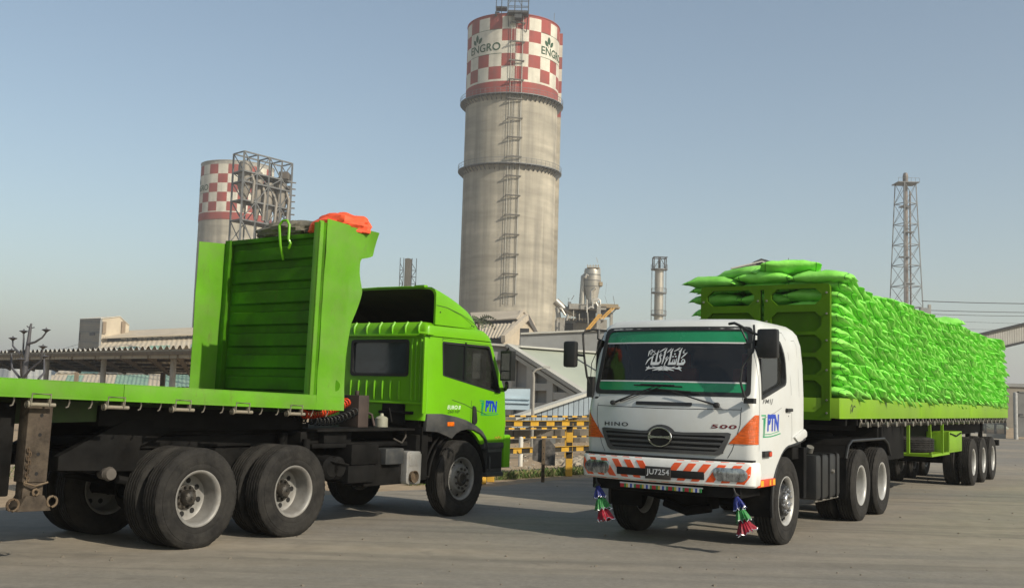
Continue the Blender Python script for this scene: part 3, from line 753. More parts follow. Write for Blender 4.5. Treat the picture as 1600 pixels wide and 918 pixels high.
mb = MB(); band(mb, lambda z: -1.08, lambda z: 1.08, 1.036, 1.056, lambda y, z: bfx(y, 1.0), -.02, 20, 1, thick=.2); mb.build('bumper_gap', DARK, wt)
# side reflective ends
mb = MB(); mb2 = MB(); mb3 = MB()
for s in (1, -1):
    a, b_ = sorted((s*1.06, s*1.105)); mb.box(.50, 1.10, a, b_, .745, .83)
    for i, (x0, x1) in enumerate(((.52, .60), (.92, 1.02), (.66, .72))): mb2.box(x0, x1, min(s*1.1, s*1.108), max(s*1.1, s*1.108), .755, .82)
    a, b_ = sorted((s*1.08, s*1.125)); mb3.box(.70, .94, a, b_, 1.085, 1.155)
mb.build('bumper_end', redp, wt, bevel=.008); mb2.build('bumper_reflector', pm('amber', (.7, .35, .02), .3, var=.1), wt); sm = mb3.build('side_marker', plast, wt, bevel=.006)
mb = MB()
for s in (1, -1):
    a, b_ = sorted((s*1.12, s*1.135)); mb.box(.715, .80, a, b_, 1.095, 1.145)
mb.build('marker_lens', pm('red_lens', (.55, .05, .01), .25, var=.1), sm)
# number plate
mb = MB(); mb.box(1.415, 1.428, -.16, .165, .79, .935); npl = mb.build('number_plate', pm('plate_black', (.02, .02, .02), .4, var=.1, dirt=(.15, .12, .1), dirt_amt=.3), wt, bevel=.004)
mb = MB(); put_text(mb, 'JU7254', .29, .085, lambda u, v: (1.4292, -.143+u, .822+v), bold=.01); mb.build('lettering', pm('plate_white', (.6, .6, .6), .5, var=.1), npl, recalc=False, smooth=None)
# coloured fringe under the bumper
cols = [pm('fr_red', (.45, .02, .03), .5), pm('fr_white', (.6, .6, .58), .5), pm('fr_blue', (.03, .06, .35), .5), pm('fr_green', (.03, .22, .06), .5), pm('fr_yellow', (.55, .4, .04), .5)]
mb = MB(); mb.box(1.33, 1.345, -.53, .53, .708, .722, 1)
for i in range(40):
    y = -.52+i*.026; mb.box(1.336, 1.352, y, y+.023, .665, .708, (0, 0, 3, 4, 1, 2, 1, 3)[i % 8])
mb.build('beaded_fringe', cols, wt, smooth=None)
# wipers
mb = MB()
def wiper(y0, z0, yb0, zb0, yb1, zb1, dbl=True):
    P = lambda y, z, o=.03: Vector((wfx(y, z)+o, y, z)); m_ = ((yb0+yb1)/2, (zb0+zb1)/2)
    mb.tube([P(y0, z0, .02), P((y0+m_[0])/2, (z0+m_[1])/2, .05), P(*m_, .045)], [.014, .009, .006], 6)
    if dbl: mb.tube([P(y0+.08, z0+.01, .02), P((y0+.08+m_[0]+.08)/2, (z0+m_[1])/2, .05), P(m_[0]+.08, m_[1], .045)], .006, 6)
    mb.tube([P(yb0+(yb1-yb0)*t, zb0+(zb1-zb0)*t, .02) for t in np.linspace(0, 1, 8)], .009, 5); mb.tube([P(yb0+(yb1-yb0)*t, zb0+(zb1-zb0)*t+.012, .03) for t in np.linspace(.15, .85, 5)], .008, 5)
wiper(-.66, 1.67, -.42, 1.885, .22, 1.875); wiper(.66, 1.67, -.22, 1.835, .44, 1.80, False)
mb.lathe([(1.28, .035), (1.325, .033), (1.335, .001)], (0, .67, 1.67), 'x', 12); mb.lathe([(1.28, .03), (1.32, .028), (1.33, .001)], (0, -.67, 1.665), 'x', 12)
mb.build('wiper', plast, wt)
# mirrors
for s in (-1, 1):
    zb, zt = (2.09, 2.42) if s < 0 else (2.215, 2.55); y0, y1 = (-1.39, -1.215) if s < 0 else (1.14, 1.385)
    mb = MB(); mb.box(1.20, 1.30, y0, y1, zb, zt); mr = mb.build('mirror', plast, wt, bevel=.035)
    mb = MB(); mb.box(1.188, 1.199, y0+.03, y1-.03, zb+.03, zt-.03); mb.build('mirror_glass', chrome, mr)
    mb = MB()
    if s < 0:
        mb.tube([(1.04, -.90, 2.56), (1.14, -1.05, 2.57), (1.2, -1.13, 2.55), (1.22, -1.15, 2.50), (1.22, -1.12, 2.2), (1.20, -1.09, 1.98), (1.12, -1.07, 1.84)], .014, 8)
        mb.tube([(1.22, -1.13, 2.24), (1.23, -1.25, 2.25)], .016, 8); mb.box(1.08, 1.16, -1.11, -1.03, 1.72, 1.98); mb.tube([(1.04, -.95, 2.5), (1.1, -1.08, 2.15), (1.12, -1.08, 1.95)], .006, 6)
        mb.tube([(1.12, -.98, 2.56), (1.16, -.96, 2.45)], .02, 6)
    else:
        mb.tube([(1.16, .76, 2.62), (1.20, .84, 2.625), (1.21, .90, 2.60), (1.19, 1.02, 2.53), (1.16, 1.08, 2.50)], .016, 8)
        mb.tube([(1.2, .90, 2.60), (1.23, 1.0, 2.42), (1.24, 1.02, 2.36)], .011, 8); mb.box(1.20, 1.25, .98, 1.06, 2.33, 2.39)
        mb.tube([(1.20, 1.075, 2.60), (1.22, 1.09, 2.5), (1.24, 1.085, 2.3), (1.28, .97, 2.12), (1.30, .955, 1.95), (1.29, 1.0, 1.78), (1.22, 1.04, 1.72)], .014, 8)
        mb.tube([(1.22, 1.09, 2.50), (1.24, 1.18, 2.47)], .014, 8); mb.tube([(1.23, 1.09, 2.34), (1.25, 1.18, 2.34)], .014, 8); mb.box(1.17, 1.26, .98, 1.10, 1.70, 1.76)
    mb.build('mirror_bracket', plast, mr)
# side badges
mb = MB(); put_text(mb, 'FM1J', .36, .068, lambda u, v: wside(.93-u, 1.685+v+.03*u), shear=.25, bold=.015); mb.build('lettering', pm('badge_grey', (.12, .12, .12), .4, metal=.4), wt, recalc=False, smooth=None)
def ptn(parent, fn, w, h):             # letters with a green bracket mark
    mb = MB(); put_text(mb, 'PTN', w*.64, h*.74, lambda u, v: fn(w*.30+u, h*.25+v), bold=.06, shear=.08); lg = mb.build('logo_letters', pm('logo_blue', (.01, .05, .42), .35), parent, recalc=False, smooth=None)
    mb = MB()
    strip2(mb, [(0, h*.93), (w*.22, h*.93), (w*.15, h*.06)], h*.06, fn); strip2(mb, [(w*.05, h*.80), (w*.15, h*.80), (w*.085, h*.01), (w*.5, h*.02), (w*.8, h*.08), (w*1.02, h*.14)], h*.05, fn); strip2(mb, [(w*.15, h*.12), (w*.5, h*.13), (w*.95, h*.24)], h*.03, fn)
    strip2(mb, [(w*.115, h*.8), (w*.1, h*.05)], h*.06, fn); strip2(mb, [(w*.17, h*.85), (w*.15, h*.15)], h*.05, fn)
    mb.build('logo_bracket', pm('logo_green', (.0, .30, .12), .35), parent, recalc=False, smooth=None)
ptn(wt, lambda u, v: wside(.965-u, 1.315+v), .66, .27)
mb = MB(); mb.box(-.10, .10, 1.092, 1.125, 1.615, 1.655); mb.lathe([(1.085, .028), (1.105, .026), (1.106, .001)], (.08, 0, 1.63), 'y', 12); mb.lathe([(1.088, .014), (1.096, .001)], (-.02, 0, 1.56), 'y', 8); mb.build('door_handle', plast, wt, bevel=.008)
# chassis
mb = MB()
for s in (1, -1): mb.box(-5.6, .9, s*.42-.04, s*.42+.04, .78, 1.04)
for x in (-.9, -2.4, -3.5, -4.3, -5.5): mb.box(x-.05, x+.05, -.42, .42, .80, 1.0)
mb.box(.6, 1.25, -.95, .95, .62, .78); mb.box(-.55, .55, -.3, .3, .75, 1.15)
mb.tube([(0, -.9, .52), (0, -.5, .46), (0, .5, .46), (0, .9, .52)], .055, 8)
for s in (1, -1): mb.tube([(.75, s*.42, .72), (.3, s*.43, .62), (0, s*.43, .58), (-.4, s*.43, .62), (-.8, s*.42, .74)], .045, 6)
mb.tube([(.55, -.3, .45), (.55, 0, .36), (.5, .3, .42)], .06, 8); mb.box(.1, .5, -.2, .25, .38, .75)
mb.box(-.9, -.62, -.95, .95, 1.0, 1.15); mb.box(-1.3, -.75, -.6, .85, 1.05, 1.28); mb.box(-1.2, -1.0, .3, .6, 1.2, 1.5)
for x in (-3.525, -4.80):
    mb.tube([(x, -.8, TR), (x, .8, TR)], .075, 8); mb.lathe([(-.2, .08), (-.14, .2), (0, .26), (.14, .2), (.2, .08)], (x, 0, TR), 'x', 14)
mb.tube([(-.6, 0, .75), (-3.4, 0, .6)], .05, 8); mb.box(-4.9, -3.6, -.5, .5, 1.04, 1.22); mb.lathe([(1.22, .45), (1.27, .43), (1.27, .01)], (-4.2, 0, 0), 'z', 18)
mb.build('chassis', blackm, wt, bevel=.012)
for s in (1,):
    mb = MB(); mb.box(-2.47, -1.34, .62, 1.05, .44, 1.04); ft = mb.build('fuel_tank', plast, wt, bevel=.05)
    mb = MB()
    for x in (-1.55, -1.9, -2.25): mb.box(x-.025, x+.025, .612, 1.062, .43, 1.05)
    mb.build('tank_strap', blackm, ft, bevel=.008)
    mb = MB(); mb.tube([(-1.6, .85, 1.03), (-1.55, .9, 1.14)], .05, 10); mb.tube([(-1.4, 1.0, .42), (-2.5, 1.0, .42)], .015, 6); mb.lathe([(1.05, .03), (1.08, .025), (1.081, .001)], (-2.05, 0, .8), 'y', 8); mb.build('filler_cap', steel, ft)
mb = MB(); mb.box(-2.3, -.9, -1.05, -.6, .5, 1.0); mb.build('air_tank_box', blackm, wt, bevel=.03)
for s in (1, -1):
    mb = MB(); prof = [(-2.66, .38), (-2.68, .95), (-2.80, 1.13), (-3.0, 1.20), (-4.95, 1.20), (-5.2, 1.12), (-5.38, .92)]
    o1 = prof; o2 = [(x+(.02 if i < 3 else (-.0)), z-.02) for i, (x, z) in enumerate(prof)]
    for a, b_ in zip(prof, prof[1:]):
        y0, y1 = (.46, 1.08) if s > 0 else (-1.08, -.46); mb.beam((a[0], (y0+y1)/2, a[1]), (b_[0], (y0+y1)/2, b_[1]), abs(y1-y0), .018, up=(0, 0, 1) if abs(b_[0]-a[0]) > .05 else (1, 0, 0))
    mb.build('mudguard', blackm, wt)
    mb = MB(); y = s*1.07; mb.tube([(x, y, z) for x, z in prof[1:]], .022, 6); mb.build('mudguard_lip', plast, wt)
mb = MB(); mb.box(-.98, -.86, .55, 1.02, .5, 1.15); mb.build('splash_flap', blackm, wt)
HWW = 1.09
wheel(wt, 0, HWW, 1, rimm=RIMFW, hubme=HUBFW, steer=radians(0)); wheel(wt, 0, -HWW, -1, rimm=RIMFW, hubme=HUBFW)
for x in (-3.525, -4.80):
    for s in (1, -1): wheel(wt, x, s*HWW, s, rimm=RIMW, hubme=HUBR); inner_wheel(wt, x, s*HWW, s)

# tassels hanging from the bumper
def tassel(p, tilt, label):
    t = empty('bumper_tassel', p, WA, label, 'tassel', 'tassels hanging from the bumper of the white truck')
    a = Matrix.Rotation(tilt, 4, 'X')
    mb = MB(); mb.lathe([(0, .008), (-.06, .012), (-.10, .045), (-.105, .001)], n=10); o = mb.build('cord', plast, t)
    tiers = [(-.08, -.24, .022, .062, (.012, .022, .17)), (-.21, -.38, .036, .078, (.03, .2, .05)), (-.35, -.51, .045, .09, (.25, .006, .02))]
    for k, (z0, z1, r0, r1, c) in enumerate(tiers):
        mb = MB(); n = 34
        q_ = [rnd.uniform(.78, 1.18) for _ in range(n)]; l_ = [rnd.uniform(-.028, .022) for _ in range(n)]
        fn = lambda i, j, tt, r: (r*(1+.25*(j % 2)*(i/3))*(1 if i < 2 else 1+(q_[j]-1)*(i-1)/2), tt + (l_[j] if i == 3 else 0))
        mb.lathe([(z0, r0*.8), (z0-.03, r0), ((z0+z1)/2, (r0+r1)/2), (z1, r1)], n=n, fn=fn)
        mb.lathe([(z0+.004, r0*.9), (z0-.02, r0*1.08)], n=14, m=1); mb.lathe([(z1+.004, r1*1.0), (z1-.003, r1*1.03)], n=n, m=1, fn=lambda i, j, tt, r: (r*(1+.25*(j % 2))*q_[j], tt+l_[j]))
        mb.build('fringe', [pm('tassel_%d' % k, c, .5, var=.5, scale=60, spec=.3), pm('tinsel', (.6, .6, .62), .2, metal=.8, var=.4, scale=80)], t, smooth=None, recalc=False)
    for o in kids(t): o.rotation_euler = (tilt, 0, 0)
def wl(x, y, z): return WO + Matrix.Rotation(WA, 3, 'Z') @ Vector((x, y, z))
tassel(wl(1.30, -.88, .745), radians(16), 'blue, green and red tassel under the striped bumper beside the yellow barrier')
tassel(wl(1.30, .885, .745), radians(19), 'blue, green and red tassel hanging in front of the white truck tyre nearest the camera')

# ================================================================ LOADED TRAILER
lt = empty('loaded_trailer', wl(-10, 0, 0), WA, 'long lime green flatbed trailer stacked high with green sacks behind the white cab', 'trailer')
def LB(mb, name, mats, **k): return mb.build(name, mats, lt, loc=(10, 0, 0), **k)
hbx = -2.1
plate = MB(); plate.prism(rpoly([(-.925, 1.50), (1.02, 1.50), (1.02, 3.43), (-.925, 3.43)], [.01, .01, .06, .06], 4), 'x', hbx-.03, hbx+.05)
hb = LB(plate, 'headboard', lgreen_shade)
cs = []
def hexp(y0, y1, z0, z1, c=.09): return [(y0+c, z0), (y1-c, z0), (y1, z0+c*.9), (y1, z1-c*.9), (y1-c, z1), (y0+c, z1), (y0, z1-c*.9), (y0, z0+c*.9)]
for (z0, z1) in ((3.135, 3.365), (2.75, 3.03), (2.445, 2.70), (2.135, 2.385), (1.61, 2.055)):
    for (y0, y1) in ((-.83, -.09), (.165, .90)): cs.append(LB(MB().prism(hexp(y0, y1, z0, z1), 'x', hbx-.2, hbx+.2), 'cut', lgreen_shade))
cs.append(LB(MB().prism([(.0, 2.0), (.06, 2.0), (.06, 3.36), (.0, 3.36)], 'x', hbx-.2, hbx+.2), 'cut', lgreen_shade))
for c in cs: pass
boolean(hb, cs)
mb = MB(); mb.box(hbx-.025, hbx-.012, -.9, -.01, 1.52, 3.08); mb.box(hbx-.025, hbx-.012, .07, 1.0, 1.52, 3.08); LB(mb, 'headboard_back_sheet', lgreen_shade)
mb = MB()
for z in (1.6, 1.78, 2.2, 2.62, 3.0, 3.3): mb.lathe([(hbx+.04, .016), (hbx+.065, .014), (hbx+.066, .001)], (0, .975, z), 'x', 8)
for z in (2.9, 3.2):
    for y in (-.88, -.03, .1): mb.lathe([(hbx+.04, .016), (hbx+.065, .014), (hbx+.066, .001)], (0, y, z), 'x', 8)
LB(mb, 'headboard_bolt', steel)
mb = MB(); mb.box(-18.15, -2.1, -1.12, 1.12, 1.70, 1.78); LB(mb, 'deck', lgreen_shade)
for s in (1, -1):
    for (x0, x1) in ((-7.28, -2.08), (-12.4, -7.295), (-18.2, -12.415)):
        mb = MB(); a, b_ = sorted((s*1.13, s*1.15)); mb.box(x0, x1, a, b_, 1.54, 1.815)
        a, b_ = sorted((s*1.08, s*1.15)); mb.box(x0, x1, a, b_, 1.525, 1.545); LB(mb, 'side_rail', lgreen, bevel=.004)
mb = MB(); mb.box(-2.11, -2.06, -1.15, 1.15, 1.53, 1.81); mb.box(-18.2, -18.15, -1.15, 1.15, 1.53, 1.81); LB(mb, 'end_rail', lgreen, bevel=.004)
mb = MB()
for s in (1, -1): mb.prism([(-2.3, 1.52), (-5.4, 1.52), (-18.1, 1.52), (-18.1, 1.15), (-6.8, 1.0), (-5.2, 1.3), (-2.3, 1.36)], 'y', s*.5-.06, s*.5+.06)
for i in range(26):
    x = -2.6-i*.6; mb.box(x-.04, x+.04, -1.1, 1.1, 1.42, 1.69)
mb.box(-6.9, -5.3, -.95, .95, .82, 1.5); mb.box(-17.7, -17.5, -1.0, 1.0, .80, .95); mb.box(-17.66, -17.56, -.6, -.5, .9, 1.5); mb.box(-17.66, -17.56, .5, .6, .9, 1.5)
for x in (-13.31, -14.69, -16.07):
    mb.tube([(x, -.9, TR), (x, .9, TR)], .07, 8)
    for s in (1, -1): mb.box(x-.1, x+.1, s*.5-.05, s*.5+.05, .55, 1.2); mb.tube([(x-.5, s*.5, .8), (x, s*.5, .66), (x+.5, s*.5, .8)], .04, 6)
mb.box(-5.4, -5.2, -.9, .9, 1.0, 1.4); mb.box(-12.5, -7, -.6, -.5, .85, 1.5)
LB(mb, 'underframe', blackm, bevel=.01)
mb = MB()
for s in (1, -1): mb.box(-6.35, -6.2, s*.75-.07, s*.75+.07, .35, 1.5); mb.box(-6.42, -6.12, s*.75-.13, s*.75+.13, .33, .36)
LB(mb, 'landing_leg', blackm, bevel=.01)
# toolbox and spare
mb = MB()
for p, q in (((-8.95, 1.0, .80), (-10.75, 1.0, .80)), ((-8.95, 1.0, .80), (-8.85, 1.0, 1.50)), ((-10.7, 1.0, .80), (-10.7, 1.0, 1.24)), ((-8.95, 1.0, .80), (-8.95, .4, .80)), ((-8.9, .4, .8), (-10.7, .4, .8)), ((-9.98, 1.02, .82), (-9.98, 1.02, 1.54)), ((-6.93, 1.02, .9), (-6.93, 1.02, 1.54))):
    mb.beam(p, q, .05, .05)
mb.box(-10.7, -9.0, .4, 1.0, .79, .81); LB(mb, 'carrier_frame', lgreen)
mb = MB(); mb.box(-12.3, -10.76, .35, 1.0, .80, 1.235); tb = LB(mb, 'toolbox', lgreen, bevel=.015)
mb = MB(); mb.box(-12.22, -10.84, 1.0, 1.012, .85, 1.17); mb.build('toolbox_door', lgreen, tb, bevel=.01)
mb = MB(); mb.tube([(-10.9, 1.01, 1.2), (-11.5, 1.03, 1.14), (-12.15, 1.01, 1.2)], .015, 6); mb.build('toolbox_handle', blackm, tb)
sp = bpy.data.objects.new('spare_wheel', RIMW); COL.objects.link(sp); sp.parent = lt; sp.location = (10-7.95, .72, 1.03); sp.rotation_euler = (pi/2, 0, 0)
sp.rotation_euler = (radians(90), 0, 0)
ty = put('tyre', TYRE, sp)
wm = MB(); wm.tube([(0, -.06, -.09), (0, .06, -.09)], .03, 10, m=0); wm.lathe([(.055, .045), (.07, .045), (.07, .001)], (0, 0, -.09), 'y', 12); wm.tube([(0, .03, -.09), (0, .03, 0)], .009, 6)
wm.tube([(-.05, -.03, 0), (-.05, -.05, -.13), (.05, -.05, -.13), (.05, -.03, 0)], .009, 6); WINCH = wm.mesh('winch', steel)
hm = MB(); hm.tube([(0, 0, .02), (.012, .02, -.03), (.005, .03, -.07), (-.02, .02, -.08)], .008, 6); HOOK = hm.mesh('rope_hook', steel)
for i in range(24):
    x = -3.55-i*.62
    o = bpy.data.objects.new('winch', WINCH); COL.objects.link(o); o.parent = lt; o.location = (10+x, 1.1, 1.525)
    o = bpy.data.objects.new('rope_hook', HOOK); COL.objects.link(o); o.parent = lt; o.location = (10+x+.3, 1.12, 1.53)
mb = MB()
mb_f = lambda u, v: (-2.62-u, 1.1522, 1.60+v)
stroke(mb, [(0, .0), (.04, .10), (.09, .13), (.12, .08), (.08, .02), (.05, .06)], [.02, .025, .02, .025, .02, .015], mb_f); stroke(mb, [(.10, .02), (.17, .10), (.24, .11), (.28, .09)], [.015, .02, .02, .01], mb_f)
LB(mb, 'painted_scrawl', seam, recalc=False, smooth=None)
for x in (-13.31, -14.69, -16.07):
    for s in (1, -1): wheel(lt, 10+x, s*HWW, s, rimm=RIMW, hubme=HUBR); inner_wheel(lt, 10+x, s*HWW, s)

# ---------------------------------------------------------------- sacks
def sack_material():
    m = bpy.data.materials.new('woven_sack'); m.use_nodes = True; t = m.node_tree; N = t.nodes; L = t.links; b = N["Principled BSDF"]
    tc = N.new("ShaderNodeTexCoord"); oi = N.new("ShaderNodeObjectInfo")
    n = N.new("ShaderNodeTexNoise"); n.inputs["Scale"].default_value = 3; n.inputs["Detail"].default_value = 5; L.new(tc.outputs["Object"], n.inputs[0])
    cr = N.new("ShaderNodeValToRGB"); cr.color_ramp.elements[0].color = (.17, .56, .05, 1); cr.color_ramp.elements[1].color = (.29, .74, .13, 1)
    cr.color_ramp.elements[0].position = .3; cr.color_ramp.elements[1].position = .7; L.new(n.outputs[0], cr.inputs[0])
    hs = N.new("ShaderNodeHueSaturation"); mr = N.new("ShaderNodeMapRange"); mr.inputs[3].default_value = .82; mr.inputs[4].default_value = 1.12
    L.new(oi.outputs["Random"], mr.inputs[0]); L.new(mr.outputs[0], hs.inputs["Value"]); L.new(cr.outputs[0], hs.inputs["Color"])
    # a thin dark green line across the sack near each end
    sx = N.new("ShaderNodeSeparateXYZ"); L.new(tc.outputs["Object"], sx.inputs[0]); ab = N.new("ShaderNodeMath"); ab.operation = 'ABSOLUTE'; L.new(sx.outputs[1], ab.inputs[0])
    w = N.new("ShaderNodeMath"); w.operation = 'COMPARE'; w.inputs[1].default_value = .36; w.inputs[2].default_value = .006; L.new(ab.outputs[0], w.inputs[0])
    mx = N.new("ShaderNodeMix"); mx.data_type = 'RGBA'; mu = N.new("ShaderNodeMath"); mu.operation = 'MULTIPLY'; mu.inputs[1].default_value = .75; L.new(w.outputs[0], mu.inputs[0])
    L.new(mu.outputs[0], mx.inputs[0]); L.new(hs.outputs[0], mx.inputs[6]); mx.inputs[7].default_value = (.01, .09, .02, 1)
    L.new(mx.outputs[2], b.inputs["Base Color"]); b.inputs["Roughness"].default_value = .55; b.inputs["Specular IOR Level"].default_value = .35
    nb = N.new("ShaderNodeTexNoise"); nb.inputs["Scale"].default_value = 9; nb.inputs["Detail"].default_value = 4; L.new(tc.outputs["Object"], nb.inputs[0])
    bp = N.new("ShaderNodeBump"); bp.inputs["Strength"].default_value = .6; bp.inputs["Distance"].default_value = .03; L.new(nb.outputs[0], bp.inputs["Height"]); L.new(bp.outputs[0], b.inputs["Normal"])
    return m
sackm = sack_material()
def sack_geo(seed, nu=12, nv=10, a=.42, b=.305, t=.088, droop=.02):
    r = random.Random(seed); ph = [r.random()*6 for _ in range(6)]; vs = []; fs = []
    # u along length (Y), v around width; closed: top and bottom sheets joined at the sides
    us = [-1.0, -.975, -.93, -.86, -.76, -.62, -.42, -.15, .15, .42, .62, .76, .86, .93, .975, 1.0] if nu == 12 else [-1, -.9, -.6, 0, .6, .9, 1]
    ring = 2*nv
    for u in us:
        au = abs(u); env = max(.0, (1-au**3.0))**.62; wd = b*(.92+.07*au**5)
        for k in range(ring):
            th = 2*pi*k/ring; c = cos(th); s = sin(th)
            x = wd*math.copysign(abs(c)**(.75+.5*(1-env)), c); hz = t*math.copysign(abs(s)**.85, s)*(env+.04)
            wr = .026*au**1.5*sin(8*c+ph[0]+u*3)*(env*.8+.1) + .012*sin(3*c+5*u+ph[1])*env + .014*sin(11*u+ph[2]+5*c)*env + .010*sin(15*c+ph[3]-7*u)*au*(env+.1)
            z = hz + wr*abs(s) + .012*sin(2.2*c+ph[3])*(au**5) - droop*1.6*max(0, au-.45)**1.3 - .03*(abs(c)**3)*au**8
            y = a*u + .022*abs(c)**2*au**8*math.copysign(1, u) + .012*sin(5*c+ph[4])*au**8 + .010*cos(3*c+ph[5])*au**5*math.copysign(1, u)
            vs.append((x, y, z))
    n = len(us)
    for i in range(n-1):
        for k in range(ring): fs.append((i*ring+k, i*ring+(k+1) % ring, (i+1)*ring+(k+1) % ring, (i+1)*ring+k))
    fs.append(tuple(range(ring-1, -1, -1))); fs.append(tuple(range((n-1)*ring, n*ring)))
    return vs, fs
SACKS = []
for i in range(10):
    vs, fs = sack_geo(i); m_ = MB(); m_.add(vs, fs); SACKS.append(m_.mesh('sack', sackm, smooth=60))
LOW = [sack_geo(50+i, nu=7, nv=4) for i in range(6)]
Rw = Matrix.Rotation(WA, 4, 'Z')
def sack_matrix(x, y, z, roll, yaw, pitch=0):
    p = wl(x, y, z); return Matrix.Translation(p) @ Rw @ Matrix.Rotation(yaw, 4, 'Z') @ Matrix.Rotation(pitch, 4, 'X') @ Matrix.Rotation(roll, 4, 'Y')
side_sacks = []; far_sacks = MB(); rs = random.Random(11)
ROWS = 10; DX = .42; NC = 38; RH = .172
GR = 'green sacks stacked on the lime trailer'
ordn = ['bottom', 'second', 'third', 'fourth', 'fifth', 'sixth', 'seventh', 'eighth', 'ninth', 'top']
ind = []
for c in range(NC):
    top_here = ROWS - (1 if 20 < c < 26 else 0)
    for k in range(ROWS):
        x = -2.47 - DX*c - .14*(k % 2) + rs.gauss(0, .015)
        if c == 0 and k % 2: x += .08
        z = 1.89 + RH*k + rs.gauss(0, .006) + (.018*sin(c*.5+k*.3))
        if c == NC-1: x += .04*k
        y = .74 + rs.gauss(0, .025) - .005*k
        roll = radians(-17+rs.gauss(0, 3)) if c else radians(-4+rs.gauss(0, 3))
        M_ = sack_matrix(x, y, z, roll, rs.gauss(0, .05), radians(rs.gauss(-1, 1.8)))
        if c < 26: ind.append((c, k, M_))
        else:
            vs, fs = rs.choice(LOW); far_sacks.add([M_ @ Vector(v) for v in vs], fs)
# front rows seen through the headboard, and the two inner rows of the top layers
for k in range(ROWS):
    for j, y in enumerate((-.02, -.74)):
        x = -2.50 + rs.gauss(0, .01); M_ = sack_matrix(x, y+rs.gauss(0, .02), 1.89+RH*k+rs.gauss(0, .01), radians(rs.gauss(0, 4)), rs.gauss(0, .05))
        if k >= 6: ind.append((-1-j, k, M_))
        else:
            vs, fs = rs.choice(LOW); far_sacks.add([M_ @ Vector(v) for v in vs], fs)
for c in range(1, NC):
    for k in range(ROWS):
        if k < 8 and c % 3: continue
        for y in (-.02, -.76):
            M_ = sack_matrix(-2.47-DX*c+rs.gauss(0, .03), y+rs.gauss(0, .03), 1.89+RH*k+rs.gauss(0, .02), radians(-15+rs.gauss(0, 8)), rs.gauss(0, .15))
            vs, fs = rs.choice(LOW); far_sacks.add([M_ @ Vector(v) for v in vs], fs)
colw = ['nearest the cab', 'second', 'third', 'fourth', 'fifth', 'sixth', 'seventh', 'eighth', 'ninth', 'tenth', 'eleventh', 'twelfth', 'thirteenth', 'fourteenth', 'fifteenth', 'sixteenth', 'seventeenth', 'eighteenth', 'nineteenth', 'twentieth', 'twenty-first', 'twenty-second', 'twenty-third', 'twenty-fourth', 'twenty-fifth', 'twenty-sixth']
def add_sack(M_, label, i, scale=1.0):
    o = bpy.data.objects.new('sack', SACKS[i % 10]); COL.objects.link(o); o.matrix_world = M_
    tag(o, label, 'sack', GR); return o
for i, (c, k, M_) in enumerate(ind):
    if c < 0:
        lab = 'green sack behind the headboard, %s layer, %s' % (ordn[k], 'middle of the trailer' if c == -1 else 'far side of the trailer')
    else:
        lab = 'plump green sack, %s layer, %s along the lit side' % (ordn[k], 'stack nearest the cab' if c == 0 else colw[c]+' stack from the cab')
    add_sack(M_, lab, rs.randrange(10))
# loose sacks lying on top (front)
tops = [(-2.36, .84, 3.55, 2, .05, 'green sack on top at the lit corner above the headboard edge'), (-2.38, -.0, 3.555, -4, .06, 'green sack lying flat on top in the middle above the headboard'),
        (-2.36, -.80, 3.53, 4, -.04, 'green sack on top overhanging the far end of the headboard'), (-2.4, .33, 3.69, -14, .35, 'puffy green sack tilted on top with its mouth lifted, highest of the load'),
        (-2.45, -.40, 3.66, 8, -.3, 'small folded green sack on top with its end curled toward the camera'), (-2.9, .72, 3.555, -12, .1, 'green sack on top just behind the lit front corner'),
        (-11.6, .75, 3.60, 10, .3, 'green sack standing proud on the top of the load beyond the middle')]
for (x, y, z, r, yw, lab) in tops: add_sack(sack_matrix(x, y, z, radians(r), yw, radians(rs.gauss(0, 3)) - (.22 if z > 3.7 else 0)), lab, rs.randrange(10))
tag(far_sacks.build('far_sacks', sackm, smooth=60, recalc=False), 'mass of green sacks filling the inner and far rear part of the load', 'sacks', kind='stuff')
# ================================================================ GREEN TRACTOR
GO = Vector((-1.523, 15.859, 0)); GA = radians(55.32)
gt = empty('tractor_truck', GO, GA, 'bright green truck tractor with roof fairing and black wheel arches, seen from behind', 'truck')
GL = [(1.0, 1.12, .06, 1.075, -.88, .08), (1.3, 1.14, .06, 1.09, -.90, .08), (1.75, 1.10, .06, 1.09, -.90, .08), (2.44, .80, .08, 1.06, -.90, .08), (2.495, .77, .08, 1.055, -.90, .08)]
GRf = [(2.50, .79, .1, 1.075, -.88, .1), (2.58, .70, .1, 1.075, -.88, .1), (2.64, .60, .1, 1.06, -.86, .1), (2.685, .46, .1, .98, -.82, .1), (2.70, .3, .1, .85, -.7, .1)]
gfx = lambda y, z: front_x(GL, y, z)
def gside(x, z, off=.002): return (x, -(lerp_levels(GL, z)[3]+off), z)
GW = rpoly([(-.51, 1.965), (-.52, 2.43), (.60, 2.425), (.875, 1.745), (.80, 1.755)], [.02, .03, .05, .04, .02], 3)
RW = rpoly([(-.75, 1.965), (.27, 1.965), (.27, 2.415), (-.75, 2.415)], .05, 3)
def gcut(parent):
    c = [MB().prism(GW, 'y', .8, 1.4).build('cut', green, parent), MB().prism(GW, 'y', -1.4, -.8).build('cut', green, parent),
         MB().prism(RW, 'x', -1.3, -.7).build('cut', green, parent),
         MB().prism(rpoly([(-.92, 1.80), (.92, 1.80), (.88, 2.40), (-.88, 2.40)], .06), 'x', .5, 1.4).build('cut', green, parent)]
    arc = [(.585*cos(a)+.0, .53+.7*sin(a)) for a in np.linspace(-.1, pi/2, 12)]
    c.append(MB().prism([(-1.2, .3), (.58, .3)]+arc+[(-1.2, 1.38)], 'y', -1.5, 1.5).build('cut', green, parent))
    return c
make_cab(gt, GL, gcut, [green, darkint])
rf = loft(GRf).build('roof', green, gt)
mb = MB()
